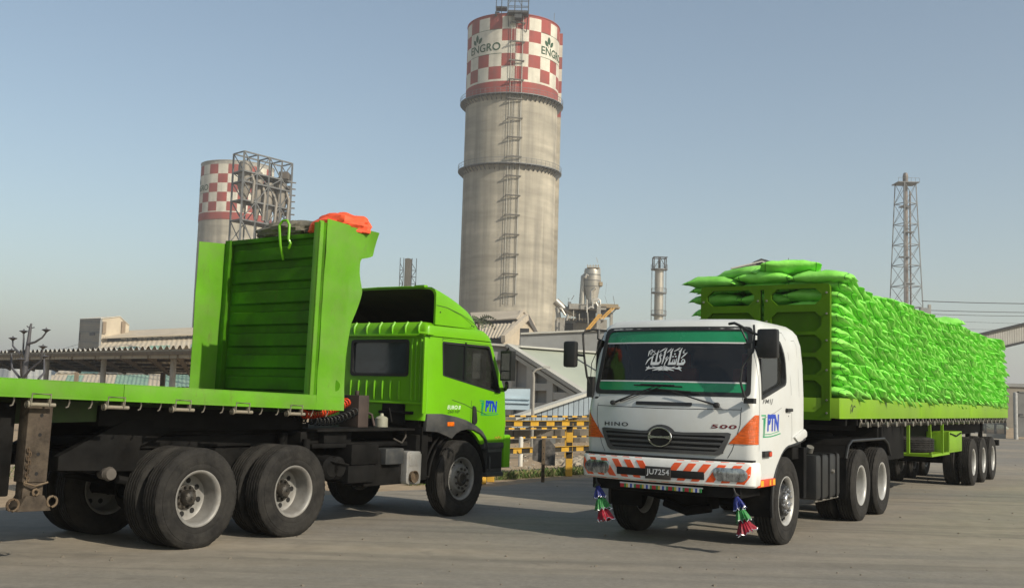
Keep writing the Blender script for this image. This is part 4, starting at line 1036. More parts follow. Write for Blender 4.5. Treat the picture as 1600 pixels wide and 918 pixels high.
for k in range(8):
    y = -.92+k*.24; mb.tube([(-.865, y, 2.525), (-.885, y, 2.57), (-.878, y, 2.63), (-.83, y, 2.69)], .018, 6)
mb.build('roof_rib', green, rf)
mb = MB(); mb.box(-.93, -.86, -1.03, 1.03, 2.485, 2.52); mb.tube([(-.96, -1.0, 2.53), (-.9, -1.10, 2.52), (-.80, -1.11, 2.52)], .022, 8); mb.build('rear_gutter', green, rf, bevel=.008)
mb = MB(); mb.box(-.975, -.895, -1.115, -1.085, 1.44, 2.47); mb.build('corner_flange', green, gt, bevel=.006)
# rear panel ribs
for i in range(7):
    y = -.62+i*.15; mb = MB(); mb.tube([(-.90, y, 1.61), (-.909, y, 1.66), (-.909, y, 1.83), (-.90, y, 1.87)], .014, 8); mb.build('rear_rib', green, gt)
for y in (-.84, -.92, -1.0): mb = MB(); mb.tube([(-.90, y, 1.61), (-.908, y, 1.66), (-.908, y, 2.40), (-.90, y, 2.45)], .013, 8); mb.build('rear_rib', green, gt)
mb = MB(); mb.box(-.925, -.88, -1.06, 1.04, 1.555, 1.59); mb.build('rear_lower_lip', green, gt, bevel=.01)
mb = MB()
mb.box(-.88, -.868, -.8, .32, 1.92, 2.45); mb.build('rear_glass', pm('rear_glass_dark', (.05, .06, .075), .08, var=.2, spec=.7), gt, smooth=None)
mb = MB(); P = dens(RW); n = len(P)
o_ = [(-.91, y, z) for y, z in grow(P, .03)]; i_ = [(-.91, y, z) for y, z in grow(P, -.01)]; k_ = [(-.86, y, z) for y, z in grow(P, -.01)]; q_ = [(-.885, y, z) for y, z in grow(P, .035)]
mb.add(o_+i_+k_+q_, [(i, (i+1) % n, n+(i+1) % n, n+i) for i in range(n)]+[(n+i, n+(i+1) % n, 2*n+(i+1) % n, 2*n+i) for i in range(n)]+[(i, (i+1) % n, 3*n+(i+1) % n, 3*n+i) for i in range(n)])
mb.build('rear_window_seal', plast, gt)
# door glass (front part clear, rear part dark)
mb = MB(); mb.prism([(x, z) for x, z in grow(GW, .004)], 'y', -1.036, -1.03); mb.prism([(x, z) for x, z in grow(GW, .004)], 'y', 1.03, 1.036); mb.build('door_glass', glass, gt, smooth=None)
mb = MB(); mb.box(-.54, .0, -1.052, -1.040, 1.86, 2.45); mb.box(-.005, .035, -1.068, -1.03, 1.82, 2.45); mb.build('dark_side_pane', pm('black_pane', (.012, .013, .014), .12, var=.1), gt, smooth=None)
mb = MB(); P = dens(GW); n = len(P); o_ = [gside(x, z, .004) for x, z in grow(P, .008)]; i_ = [gside(x, z, .004) for x, z in grow(P, -.022)]; k_ = [gside(x, z, -.04) for x, z in grow(P, -.022)]
mb.add(o_+i_+k_, [(i, (i+1) % n, n+(i+1) % n, n+i) for i in range(n)]+[(n+i, n+(i+1) % n, 2*n+(i+1) % n, 2*n+i) for i in range(n)]); mb.build('window_seal', plast, gt)
mb = MB(); mb.grid(lambda u, v: (lambda z, y: (gfx(y, z)-.012, y, z))(1.78+.64*v, (-1+2*u)*.93), 12, 4); mb.build('windscreen', glass, gt)
mb = MB(); mb.box(.45, 1.0, -1.0, 1.0, 1.5, 1.80); mb.box(-.8, .95, -1.0, 1.0, 1.36, 1.42); mb.build('dashboard', darkint, gt, bevel=.03)
mb = MB()
for y in (-.5, .5):
    mb.box(-.35, .2, y-.24, y+.24, 1.5, 1.68); mb.box(-.5, -.35, y-.23, y+.23, 1.6, 2.2)
mb.build('seat', darkint, gt, bevel=.04)
mb = MB(); cpt = Vector((.32, -.45, 1.86)); ring = [cpt+Vector((-.1*sin(a), .22*cos(a), .17*sin(a)*.5)) for a in np.linspace(0, 2*pi, 25)]; mb.tube(ring, .013, 6, caps=False); mb.tube([cpt, cpt+Vector((.2, 0, -.2))], .025, 6); mb.build('steering_wheel', plast, gt)
mb = MB(); mb.lathe([(1.78, .03), (1.86, .06), (1.95, .05), (2.02, .01)], (.68, -.75, 0), 'z', 8); mb.build('dash_ornament', seatred, gt)
# roof fairing, hollow towards the rear
def fair_top(u):       # side profile: u 0 rear .. 1 front
    P = [(-.70, 3.185), (-.45, 3.125), (-.2, 3.045), (.10, 2.93), (.31, 2.81), (.44, 2.68)]
    t = u*(len(P)-1); i = min(int(t), len(P)-2); f = t-i; return Vector(P[i]).lerp(Vector(P[i+1]), f)
mb = MB(); fr = []
for i in range(13):
    p = fair_top(i/12); ww = 1.06-.10*(i/12)**3; ring = []
    zt = p.y; r = .09
    for (y, z) in [(-ww, 2.66), (-ww, (2.66+zt)/2), (-ww, zt-r), (-ww+.03, zt-.03), (-ww+r, zt)] + [(yy, zt+.02*(1-(yy/ww)**2)) for yy in np.linspace(-.8, .8, 7)] + [(ww-r, zt), (ww-.03, zt-.03), (ww, zt-r), (ww, (2.66+zt)/2), (ww, 2.66)]:
        ring.append((p.x, y, max(z, 2.655)))
    fr.append(ring)
nn_ = len(fr[0])
for off in (0, 1):
    for i, ring in enumerate(fr):
        for (x, y, z) in ring: mb.v.append((x-(0), y*(1-.03*off), z-.03*off*(1 if z > 2.67 else 0)))
N_ = len(fr)*nn_
for off in (0, 1):
    for i in range(len(fr)-1):
        for j in range(nn_-1):
            a = off*N_+i*nn_+j; mb.f.append([a, a+1, a+nn_+1, a+nn_]); mb.m.append(off)
for j in range(nn_-1): mb.f.append([j, j+1, N_+j+1, N_+j]); mb.m.append(0)
fa = mb.build('roof_fairing', [green, pm('fairing_inside', (.03, .022, .014), .9, var=.3)], gt, smooth=32)
mb = MB(); sf = lambda u, v: (u, -1.0625+.0*v, v)
strip2(mb, [(-.69, 2.93), (-.45, 2.915), (-.1, 2.84), (.18, 2.745), (.27, 2.70)], .008, sf)
for x, z in ((-.6, 2.84), (.14, 2.70), (.19, 2.695)): mb.lathe([(-1.064, .012), (-1.07, .01), (-1.071, .001)], (x, 0, z), 'y', 8)
mb.build('fairing_seam', seam, fa, recalc=False, smooth=None)
mb = MB(); mb.tube([(-.70, -.85, 3.19), (-.71, -.5, 3.20), (-.71, 0, 3.205), (-.70, .8, 3.19)], .012, 6); mb.box(-.74, -.66, -.87, -.7, 3.185, 3.215); mb.build('fairing_edge', green, fa)
# seams, handle
mb = MB()
strip2(mb, [(.155, 1.63), (.15, 1.30), (.12, 1.27)], .007, gside); strip2(mb, [(-.51, 2.475), (.78, 2.44)], .005, gside); strip2(mb, [(-.3, 1.63), (.0, 1.57), (.16, 1.52), (.3, 1.485), (.55, 1.42)], .008, gside)
strip2(mb, [(-.52, 2.44), (-.51, 2.49)], .01, gside)
mb.build('panel_gap', seam, gt, recalc=False, smooth=None)
mb = MB(); mb.prism(rpoly([(.18, 1.30), (.25, 1.28), (.29, 1.33), (.25, 1.54), (.18, 1.56)], .03), 'y', -1.115, -1.088); mb.build('door_handle', plast, gt, bevel=.008)
# black fender panel with orange repeater
FP = [(-.86, 1.435), (-.53, 1.436), (-.21, 1.397), (.02, 1.352), (.26, 1.276), (.43, 1.19), (.52, 1.10), (.575, 1.0), (.60, .90), (.575, .88), (.55, .97), (.49, 1.08), (.38, 1.155), (.21, 1.208), (.05, 1.218), (-.09, 1.20), (-.21, 1.158), (-.30, 1.09), (-.40, 1.125), (-.62, 1.185), (-.88, 1.20)]
mb = MB(); mb.prism(FP, 'y', -1.112, -1.05); mb.prism([(x, z) for x, z in FP], 'y', 1.05, 1.112); fp = mb.build('fender_panel', gplast, gt, bevel=.01)
mb = MB(); mb.box(-.42, -.27, -1.125, -1.105, 1.265, 1.325); mb.build('side_repeater', orange, fp, bevel=.01)
mb = MB()
arc = [(.60*cos(a), .53+.64*sin(a)) for a in np.linspace(0, pi, 18)]
for s in (1, -1):
    for (a, b) in zip(arc, arc[1:]): mb.add([(a[0], s*.62, a[1]), (b[0], s*.62, b[1]), (b[0], s*1.06, b[1]), (a[0], s*1.06, a[1])], [(0, 1, 2, 3)])
    mb.box(-.90, -.88, min(s*.62, s*1.06), max(s*.62, s*1.06), .9, 1.25)
mb.build('wheel_housing', blackm, gt)
mb = MB()
for k, rr in enumerate((.66, .70)):
    pts = [(rr*cos(a)-.03*k, -1.0+.03*k, .53+rr*sin(a)) for a in np.linspace(pi*.62, pi*.98, 9)]; mb.tube(pts+[(-.84, -1.0, .58)], .022, 6)
mb.box(-.98, -.72, -1.03, -.6, .54, 1.15); mb.build('mud_flap', blackm, gt, bevel=.02)
mb = MB(); mb.box(.50, 1.0, -1.095, -.6, .93, 1.02); mb.box(.62, .98, -1.08, -.6, .53, .94); mb.box(.58, 1.0, -1.10, -.85, .52, .585); mb.tube([(.64, -1.10, .60), (.62, -1.11, .82)], .014, 6)
mb.box(.50, 1.0, .6, 1.095, .55, 1.02); mb.build('step', gplast, gt, bevel=.02)
mb = MB(); mb.box(.60, .95, -1.083, -1.078, .64, .88); mb.build('step_recess', DARK, gt)
mb = MB(); mb.box(1.0, 1.17, -1.10, 1.10, .64, 1.13); mb.build('front_bumper', green, gt, bevel=.03)
mb = MB(); mb.box(1.05, 1.12, -1.0, 1.0, 1.10, 1.45); mb.build('front_grille', plast, gt, bevel=.01)
mb = MB(); mb.tube([(1.02, -1.06, 2.37), (.98, -1.14, 2.42), (.86, -1.22, 2.42)], .014, 8); mb.tube([(1.02, -1.06, 1.8), (.95, -1.15, 1.84), (.8, -1.25, 1.9)], .03, 8)
mb.box(.69, .80, -1.40, -1.20, 1.93, 2.37); mi = mb.build('mirror', plast, gt, bevel=.03)
mb = MB(); mb.box(.681, .689, -1.37, -1.23, 2.08, 2.33); mb.box(.681, .689, -1.37, -1.23, 1.955, 2.06); mb.build('mirror_glass', chrome, mi)
mb = MB(); mb.box(.69, .80, 1.20, 1.40, 1.93, 2.37); mb.tube([(.9, 1.05, 2.42), (.8, 1.25, 2.4)], .014, 8); mb.build('mirror', plast, gt, bevel=.03)
# lettering
mb = MB(); put_text(mb, 'EURO II', .30, .055, lambda u, v: gside(-.40+u, 1.50+v), bold=.02, shear=.15); mb.build('lettering', pm('decal_white', (.65, .8, .6), .4), gt, recalc=False, smooth=None)
mb = MB(); put_text(mb, '260 HP', .28, .045, lambda u, v: gside(-.395+u, 1.445+v), bold=.015, shear=.15); mb.build('lettering', pm('decal_dark', (.03, .09, .01), .4), gt, recalc=False, smooth=None)
ptn(gt, lambda u, v: gside(.36+u, 1.425+v-.04*u), .46, .22)
mb = MB(); put_text(mb, 'ZPS', .16, .035, lambda u, v: gside(.76+u, 1.07+v), bold=.03); o = mb.build('emblem_mark', pm('decal_gold', (.5, .33, .05), .3, metal=.3, var=.4, scale=40), gt, recalc=False, smooth=None)
bpy.data.objects.remove(o)
mb = MB(); stroke(mb, [(.77, 1.075), (.80, 1.10), (.84, 1.075), (.87, 1.105), (.91, 1.08), (.94, 1.10)], [.01, .025, .02, .03, .02, .015], gside); mb.build('gold_badge', pm('decal_gold', (.5, .33, .05), .3, metal=.3, var=.4, scale=40), gt, recalc=False, smooth=None)
# chassis
mb = MB()
for s in (1, -1):
    mb.prism([(.9, 1.02), (-5.2, 1.02), (-5.85, .96), (-5.85, .86), (-5.2, .72), (.9, .74)], 'y', s*.42-.04, s*.42+.04)
for x in (-.9, -2.2, -3.2, -4.6, -5.7): mb.box(x-.05, x+.05, -.42, .42, .80, 1.0)
mb.box(-.55, .55, -.3, .3, .75, 1.2); mb.tube([(0, -.9, .52), (0, -.5, .46), (0, .5, .46), (0, .9, .52)], .055, 8)
for x in (-3.232, -4.608):
    mb.tube([(x, -.8, TR), (x, .8, TR)], .08, 8); mb.lathe([(-.2, .08), (-.14, .2), (0, .26), (.14, .2), (.2, .08)], (x, 0, TR), 'x', 14)
    for s in (1, -1): mb.tube([(x-.6, s*.48, .72), (x, s*.48, .60), (x+.6, s*.48, .72)], .05, 6)
mb.tube([(-.6, 0, .75), (-3.2, 0, .6)], .05, 8)
for s in (1, -1): mb.tube([(-3.0, s*.6, .8), (-3.0, s*.6, 1.18)], .06, 10)
mb.build('chassis', blackm, gt, bevel=.012)
mb = MB(); mb.box(-5.0, -3.0, -.5, .5, 1.03, 1.16); mb.lathe([(1.16, .48), (1.22, .46), (1.22, .01)], (-3.9, 0, 0), 'z', 20); mb.box(-5.5, -4.3, -.32, .32, 1.05, 1.14); mb.box(-4.9, -2.45, -.47, .47, 1.165, 1.285); mb.box(-2.9, -2.0, -.8, .5, 1.02, 1.2); mb.build('fifth_wheel', blackm, gt, bevel=.015)
# sloping skid wings at the rear of the frame
for s in (1, -1):
    mb = MB(); mb.prism([(-5.95, .98), (-5.2, 1.34), (-3.0, 1.34), (-3.0, 1.22), (-4.6, 1.22), (-5.0, 1.06), (-5.05, .80), (-5.95, .84)], 'y', s*.52-.05, s*.52+.05); mb.build('tail_ramp', blackm, gt, bevel=.01)
mb = MB(); mb.box(-2.8, -.95, -.98, .9, 1.205, 1.235); mb.box(-2.6, -2.2, -.9, -.5, 1.06, 1.2); mb.build('catwalk', blackm, gt, bevel=.006)
mb = MB(); mb.box(-2.80, -1.0, -.9, -.5, 1.0, 1.06); mb.box(-2.2, -1.69, -1.0, -.55, .785, 1.045); mb.box(-2.25, -1.75, -1.0, -.6, .56, .78); mb.box(-1.9, -1.0, -.95, -.6, .50, .95); mb.build('battery_box', blackm, gt, bevel=.02)
mb = MB(); put_text(mb, 'PAK', .12, .05, lambda u, v: (-2.0+u, -1.003, .93+v)); o = mb.build('x', steel, gt); bpy.data.objects.remove(o)
mb = MB(); mb.box(-1.585, -1.22, -1.03, -.6, .77, .98); mb.build('tool_bin', gplast, gt, bevel=.02)
mb = MB(); mb.prism(rpoly([(-1.18, .50), (-.88, .49), (-.87, .93), (-1.18, .94)], .05), 'y', -1.05, -.7); ex = mb.build('silencer_shield', pm('aluminium', (.42, .42, .41), .45, metal=.6, var=.15, scale=4, dirt=(.2, .17, .13), dirt_amt=.5, dscale=8), gt, bevel=.02)
mb = MB(); mb.prism(rpoly([(-1.13, .74), (-.93, .74), (-.92, .90), (-1.13, .90)], .03), 'y', -1.056, -1.045); mb.build('shield_emboss', MATS['aluminium'], ex, bevel=.004)
mb = MB(); mb.lathe([(-1.055, .001), (-1.058, .055), (-1.10, .075), (-1.10, .082), (-1.05, .075)], (-1.06, 0, .60), 'y', 20); mb.build('exhaust_outlet', rust, ex)
mb = MB()
for x in (-2.55, -2.42): mb.lathe([(-1.02, .001), (-1.02, .10), (-.98, .14), (-.75, .15), (-.74, .001)], (x, 0, .76), 'y', 18)
mb.tube([(-2.6, -1.0, .86), (-2.55, -1.05, .84), (-2.3, -1.05, .80)], .012, 6); mb.tube([(-2.9, -.9, .98), (-2.9, -.9, 1.12)], .05, 10); mb.build('brake_chamber', blackm, gt)
mb = MB(); mb.box(-1.62, -1.42, -.55, -.2, 1.235, 1.66); mb.lathe([(1.24, .1), (1.5, .1), (1.55, .06)], (-1.35, -.35, 0), 'z', 10); mb.box(-1.45, -1.36, -.5, -.1, 1.45, 1.62); mb.tube([(-1.5, -.4, 1.66), (-1.5, -.4, 1.72)], .03, 8); mb.tube([(-1.4, -.3, 1.5), (-1.3, -.5, 1.4), (-1.35, -.6, 1.25)], .02, 6); mb.build('air_dryer', pm('brown_grime', (.05, .035, .03), .7, var=.3), gt, bevel=.02)
mb = MB(); mb.lathe([(1.235, .09), (1.35, .088), (1.37, .07), (1.385, .03), (1.42, .02), (1.42, .001)], (-.92-.12, -.45, 0), 'z', 16); mb.build('fluid_pot', pm('pot', (.28, .28, .22), .5, var=.2), gt)
mb = MB(); mb.box(-.93, -.87, -.75, -.35, 1.28, 1.56); mb.box(-.95, -.90, -.9, -.3, 1.42, 1.46); mb.tube([(-1.0, -.6, 1.3), (-.95, -.5, 1.5)], .015, 6); mb.box(-.88, -.6, -1.0, 1.0, 1.05, 1.5); mb.build('cab_latch', blackm, gt, bevel=.01)
mb = MB(); mb.tube([(-1.3, -.9, 1.1), (-1.15, -.92, 1.04), (-1.05, -.9, 1.12), (-1.0, -.85, 1.2)], .012, 6); mb.tube([(-5.4, -.5, .79), (-5.42, -.62, .79)], .06, 12); mb.lathe([(-.66, .001), (-.66, .06), (-.62, .075), (-.58, .06)], (-5.4, 0, .79), 'y', 12, 0); mb.build('hose', pm('grimy_steel', (.09, .08, .07), .6, metal=.3, var=.3), gt)
def coil(p0, p1, R_, turns, r, sag, mat, name, label=None):
    mb = MB(); P = []; p0 = Vector(p0); p1 = Vector(p1); n = turns*10
    d = (p1-p0).normalized(); a = d.orthogonal().normalized(); b = d.cross(a)
    for i in range(n+1):
        t = i/n; th = 2*pi*turns*t; c = p0.lerp(p1, t) - Vector((0, 0, sag*4*t*(1-t))); P.append(c+(a*cos(th)+b*sin(th))*R_)
    mb.tube(P, r, 5); mb.build(name, mat, gt, label=label)
coil((-2.9, -.80, 1.50), (-1.95, -.52, 1.645), .045, 16, .011, .04, pm('hose_yellow', (.6, .42, .03), .4), 'air_coil', 'yellow coiled air hose')
coil((-2.9, -.82, 1.42), (-1.80, -.52, 1.575), .05, 18, .014, .05, pm('hose_red', (.55, .05, .01), .4), 'air_coil', 'red coiled air hose')
coil((-3.0, -.7, 1.44), (-1.6, -.5, 1.46), .05, 18, .012, .13, plast, 'air_coil', 'black coiled electric lead')
GX = [0, -3.232, -4.608]
wheel(gt, 0, -HWW, -1, rimm=RIMFG, hubme=HUBF); wheel(gt, 0, HWW, 1, rimm=RIMFG, hubme=HUBF)
for x in GX[1:]:
    for s in (1, -1): wheel(gt, x, s*HWW, s, rimm=RIMG, hubme=HUBR); inner_wheel(gt, x, s*HWW, s)

# ================================================================ EMPTY GREEN TRAILER (nose down a little, turned a little against the tractor)
TA = radians(90-36.5); TP = radians(1.3)
Kp = GO + Matrix.Rotation(GA, 3, 'Z') @ Vector((-3.9, 0, 0)) + Vector((0, 0, 1.2))
Rt = Matrix.Rotation(TA, 3, 'Z') @ Matrix.Rotation(TP, 3, 'Y')
et = empty('empty_trailer', Kp - Rt @ Vector((0, 0, 1.2)), TA, 'empty green flatbed trailer with a tall ribbed headboard coupled behind the green tractor', 'trailer', ry=TP)
def TB(mb, name, mats, **k): return mb.build(name, mats, et, **k)
H0 = 1.2
mb = MB(); mb.box(-11.5, 1.33, -1.12, 1.12, 1.60, 1.655); TB(mb, 'deck', tgreen)
for s in (-1, 1):
    a, b_ = sorted((s*1.125, s*1.15))
    for (x0, x1) in ((-11.5, -6.3), (-6.295, -1.7), (-1.695, 1.34)):
        mb = MB(); mb.box(x0, x1, a, b_, 1.512, 1.668); a2, b2 = sorted((s*1.06, s*1.15)); mb.box(x0, x1, a2, b2, 1.50, 1.515); mb.box(x0, x1, a2, b2, 1.66, 1.672); TB(mb, 'side_rail', tgreen, bevel=.003)
mb = MB(); mb.box(1.32, 1.345, -1.12, 1.12, 1.50, 1.67); TB(mb, 'front_rail', tgreen, bevel=.003)
# headboard: sheet with pressed horizontal ribs
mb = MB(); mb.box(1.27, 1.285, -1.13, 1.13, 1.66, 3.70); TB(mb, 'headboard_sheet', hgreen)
zz = np.linspace(1.70, 3.66, 8)
for k in range(7):
    z0, z1 = zz[k]+.015, zz[k+1]-.075
    mb = MB()
    def slat(u, v, z0=z0, z1=z1):
        z = z0+(z1-z0)*v; d = .05*min(1, (1-abs(2*v-1))*5); y = -1.03+2.06*u
        e = min(1, min(u, 1-u)*14)
        return (1.265-d*e+.008*noise.noise(Vector((y*2, z*3, k))), y, z)
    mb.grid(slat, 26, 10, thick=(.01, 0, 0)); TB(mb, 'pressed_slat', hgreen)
for s in (1, -1):
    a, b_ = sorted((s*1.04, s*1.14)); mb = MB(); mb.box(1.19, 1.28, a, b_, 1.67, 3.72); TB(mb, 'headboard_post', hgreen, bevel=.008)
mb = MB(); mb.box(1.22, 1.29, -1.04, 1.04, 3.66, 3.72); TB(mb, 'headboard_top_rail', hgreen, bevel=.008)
# left wing (lit inner side faces the camera)
mb = MB(); mb.grid(lambda u, v: (.79-.02*v+(.47)*u, 1.145+.012*noise.noise(Vector((u*2, v*4, 1))), 1.66+(1.985+.04*(u))*v), 6, 12, thick=(0, .006, 0)); TB(mb, 'wing_sheet', tgreen)
# right wing with a bent, ragged front edge
fe = [(1.66, 1.335), (2.13, 1.325), (2.57, 1.378), (2.70, 1.424), (2.98, 1.50), (3.18, 1.484), (3.36, 1.49), (3.42, 1.52), (3.455, 1.73), (3.50, 1.75), (3.80, 1.757)]
def fedge(z):
    for (z0, x0), (z1, x1) in zip(fe, fe[1:]):
        if z <= z1: return x0+(x1-x0)*(z-z0)/(z1-z0)
    return fe[-1][1]
def rw(u, v):
    z = 1.50+2.30*v; x0 = .885; x1 = fedge(z) if z > 1.66 else 1.336; zt = z
    if v > .97: zt = z - .0
    x = x0+(x1-x0)*u; w = max(0, x-1.30)
    y = -1.15 - .16*w*(1+sin(z*5)) + .22*w*w - .018*noise.noise(Vector((x*2.5, z*2.5, 0))) - .03*max(0, w-.1)*sin(x*22+z*7)
    return (x, y, zt-.04*(x-.8)*(v**6))
mb = MB(); mb.grid(rw, 34, 64, thick=(0, .007, 0)); TB(mb, 'wing_sheet', tgreen)
mb = MB(); mb.box(.77, .835, -1.15, -1.125, 1.665, 3.76); mb.box(.77, .785, -1.15, -1.05, 1.665, 3.74); TB(mb, 'wing_edge_post', tgreen, bevel=.004)
mb = MB(); mb.box(.835, .89, -1.138, -1.12, 1.665, 3.745); TB(mb, 'wing_groove', hgreen)
mb = MB(); mb.tube([(1.22, -.02, 3.40), (1.15, -.02, 3.60), (1.13, .0, 3.84), (1.14, -.05, 3.90), (1.15, -.12, 3.90), (1.16, -.16, 3.84), (1.17, -.15, 3.66), (1.18, -.18, 3.60), (1.19, -.14, 3.54)], .017, 8); TB(mb, 'tie_loop', green)
# frame beneath
mb = MB()
for s in (1, -1):
    mb.prism([(1.3, 1.50), (-11.5, 1.50), (-11.5, .66), (-2.75, .66), (-2.55, 1.24), (-1.2, 1.30), (1.3, 1.36)], 'y', s*.5-.06, s*.5+.06)
for i in range(20):
    x = 1.1-i*.6; mb.box(x-.04, x+.04, -1.0, 1.0, 1.48, 1.60)
TB(mb, 'underframe', pm('frame_green_dark', (.03, .07, .015), .7, var=.3, dirt=(.05, .04, .03), dirt_amt=.7), bevel=.008)
mb = MB(); mb.box(-1.6, 1.2, -.6, .6, 1.24, 1.45); TB(mb, 'coupler_plate', blackm)
mb = MB(); mb.box(-3.6, -2.62, -.85, .85, .58, 1.45); TB(mb, 'gear_box', blackm, bevel=.02)
for s in (-1, 1):
    y = s*.95; mb = MB(); mb.box(-2.60, -2.36, y-.08, y+.08, .72, 1.50); mb.box(-2.58, -2.38, y-.065, y+.065, .56, .74)
    mb.prism([(-2.64, .455), (-2.30, .455), (-2.38, .60), (-2.56, .60)], 'y', y-.1, y+.1); lg = TB(mb, 'landing_leg', pm('leg_steel_shaded', (.055, .043, .033), .85, var=.4, scale=5, bump=.3, dirt=(.15, .12, .085), dirt_amt=.45, dscale=4, spec=.2), bevel=.01)  # base colour darkened to stand for the side rail's shadow on the leg
    mb = MB()
    for k in range(4): mb.lathe([(y-.0805, .001), (y-.0825, .018)], (-2.47, 0, .80+.18*k), 'y', 10)
    mb.build('adjusting_hole', DARK, lg)
    mb = MB()
    for k in range(9): mb.tube([(-2.58+.02*(k % 2)+.010*cos(a), y-.10, 1.02-.038*k+.024*sin(a)) for a in np.linspace(0, 2*pi, 9)], .006, 5)
    mb.tube([(-2.60, y-.1, .72), (-2.5, y-.13, .69), (-2.36, y-.1, .72)], .010, 5)
    for (cx, cz, rr) in ((-2.68, .52, .055), (-2.30, .54, .05), (-2.47, .63, .03)): mb.tube([(cx+rr*cos(a), y-.10, cz+rr*sin(a)) for a in np.linspace(0, 2*pi, 13)], .012, 6)
    mb.build('chain', rust, lg)
wm = MB(); wm.tube([(-.14, 0, -.045), (.14, 0, -.045)], .020, 10); wm.lathe([(-.14, .035), (-.12, .035), (-.12, .02)], (0, 0, -.045), 'x', 10)
wm.box(-.118, -.10, -.02, .02, -.06, .05); wm.box(.065, .083, -.02, .02, -.06, .05); wm.tube([(-.11, -.03, -.05), (-.11, -.035, .055), (.075, -.035, .055), (.075, -.03, -.05)], .007, 6); RATCH = wm.mesh('strap_roller', pm('old_steel', (.26, .24, .19), .6, metal=.3, var=.25, scale=9, dirt=(.16, .12, .07), dirt_amt=.6, dscale=7))
for i in range(10):
    x = .62-i*.785
    if x > -8:
        o = bpy.data.objects.new('strap_roller', RATCH); COL.objects.link(o); o.parent = et; o.location = (x-.02, -1.12, 1.485); o.rotation_euler = (0, 0, rnd.uniform(-.02, .02))
        for dx in (.28, .52):
            o = bpy.data.objects.new('rope_hook', HOOK); COL.objects.link(o); o.parent = et; o.location = (x+dx-.02, -1.12, 1.50); o.rotation_euler = (0, 0, rnd.uniform(-.3, .3))
for x in (-8.2, -9.5, -10.8):
    for s in (1, -1):
        o = wheel(et, x, s*HWW, s, rimm=RIMG, hubme=HUBR, z=TR-.008-.0226*abs(x)*0)

# tarpaulins bundled on the headboard
def tl(x, y, z): return Kp + Rt @ Vector((x, y, z-1.2))
def cloth(name, label, cat, mat, c, sx, sy, sz, seed, rot=TA, fold=1, sharp=.5):
    n = 40; mb = MB()
    def fn(u, v):
        a = u*2*pi; p = v*pi; d = Vector((cos(a)*sin(p), sin(a)*sin(p), cos(p)))
        q = d*2.2+Vector((seed, seed*2, 0)); r = 1+.22*noise.noise(q)+fold*(.14*abs(noise.noise(q*2.4))*2-.10+.05*noise.noise(q*6))
        z = d.z*sz*r
        if z < -sz*.45: z = -sz*.45
        return (d.x*sx*r, d.y*sy*r, z)
    mb.grid(fn, 48, 24); o = mb.build(name, mat, smooth=28, merge=True); o.location = c; o.rotation_euler = (0, TP, rot); return tag(o, label, cat)
cloth('tarpaulin', 'crumpled bright orange tarpaulin bundled on the headboard corner of the green trailer', 'tarpaulin', pm('orange_cloth', (.85, .10, .03), .7, var=.15, scale=3, bump=.4, bscale=12), tl(1.46, -.80, 3.80), .34, .42, .19, 5.3, fold=.35)
cloth('tarpaulin', 'faded olive grey canvas roll lying along the top edge of the ribbed headboard', 'tarpaulin', pm('grey_canvas', (.17, .155, .115), .9, var=.3, scale=4, bump=.5, bscale=14), tl(1.50, .12, 3.80), .32, .66, .165, 4.1, fold=.8)
mb = MB()
def dk(u, v):
    y = -.88+.75*u; return (1.35+.35*v+.03*sin(9*u), y, 3.60+(.34-.42*u*u)*(v**.6)*1.0+.015*noise.noise(Vector((u*5, v*5, 2))))
mb.grid(dk, 18, 10, thick=(.012, 0, -.01)); o = mb.build('tarpaulin', pm('dark_green_canvas', (.035, .075, .03), .8, var=.25, scale=4, bump=.4, bscale=12), smooth=30); 
o.location = Kp - Rt @ Vector((0, 0, 1.2)); o.rotation_euler = (0, TP, TA); tag(o, 'stiff dark green sheet standing up behind the headboard between the grey and orange tarpaulins', 'tarpaulin')
# ================================================================ BACKGROUND PLANT
concT = pm('tower_concrete', (.40, .365, .29), .9, var=.22, scale=1.0, stretch=(.06, .06, .45), bump=.2, dirt=(.20, .185, .15), dirt_amt=.5, dscale=.10)
tan = pm('tan_cladding', (.50, .43, .32), .7, var=.08, scale=.4, dirt=(.33, .27, .2), dirt_amt=.35, dscale=.3)
teal = pm('teal_roof_sheet', (.20, .36, .27), .7, var=.15, scale=.5, dirt=(.35, .33, .26), dirt_amt=.5, dscale=.5)
gclad = pm('grey_cladding', (.22, .23, .23), .7, var=.1, scale=.4, dirt=(.14, .135, .12), dirt_amt=.4, dscale=.3)
lclad = pm('pale_cladding', (.42, .42, .38), .7, var=.1, scale=.4, dirt=(.26, .24, .2), dirt_amt=.4, dscale=.3)
steelf = pm('frame_steel', (.16, .165, .165), .6, metal=.3, var=.2, scale=1)
vess = pm('vessel_metal', (.42, .40, .35), .4, metal=.5, var=.2, scale=.6, dirt=(.25, .2, .14), dirt_amt=.4, dscale=.6)
darkg = pm('dark_opening', (.03, .032, .035), .8, var=.2)
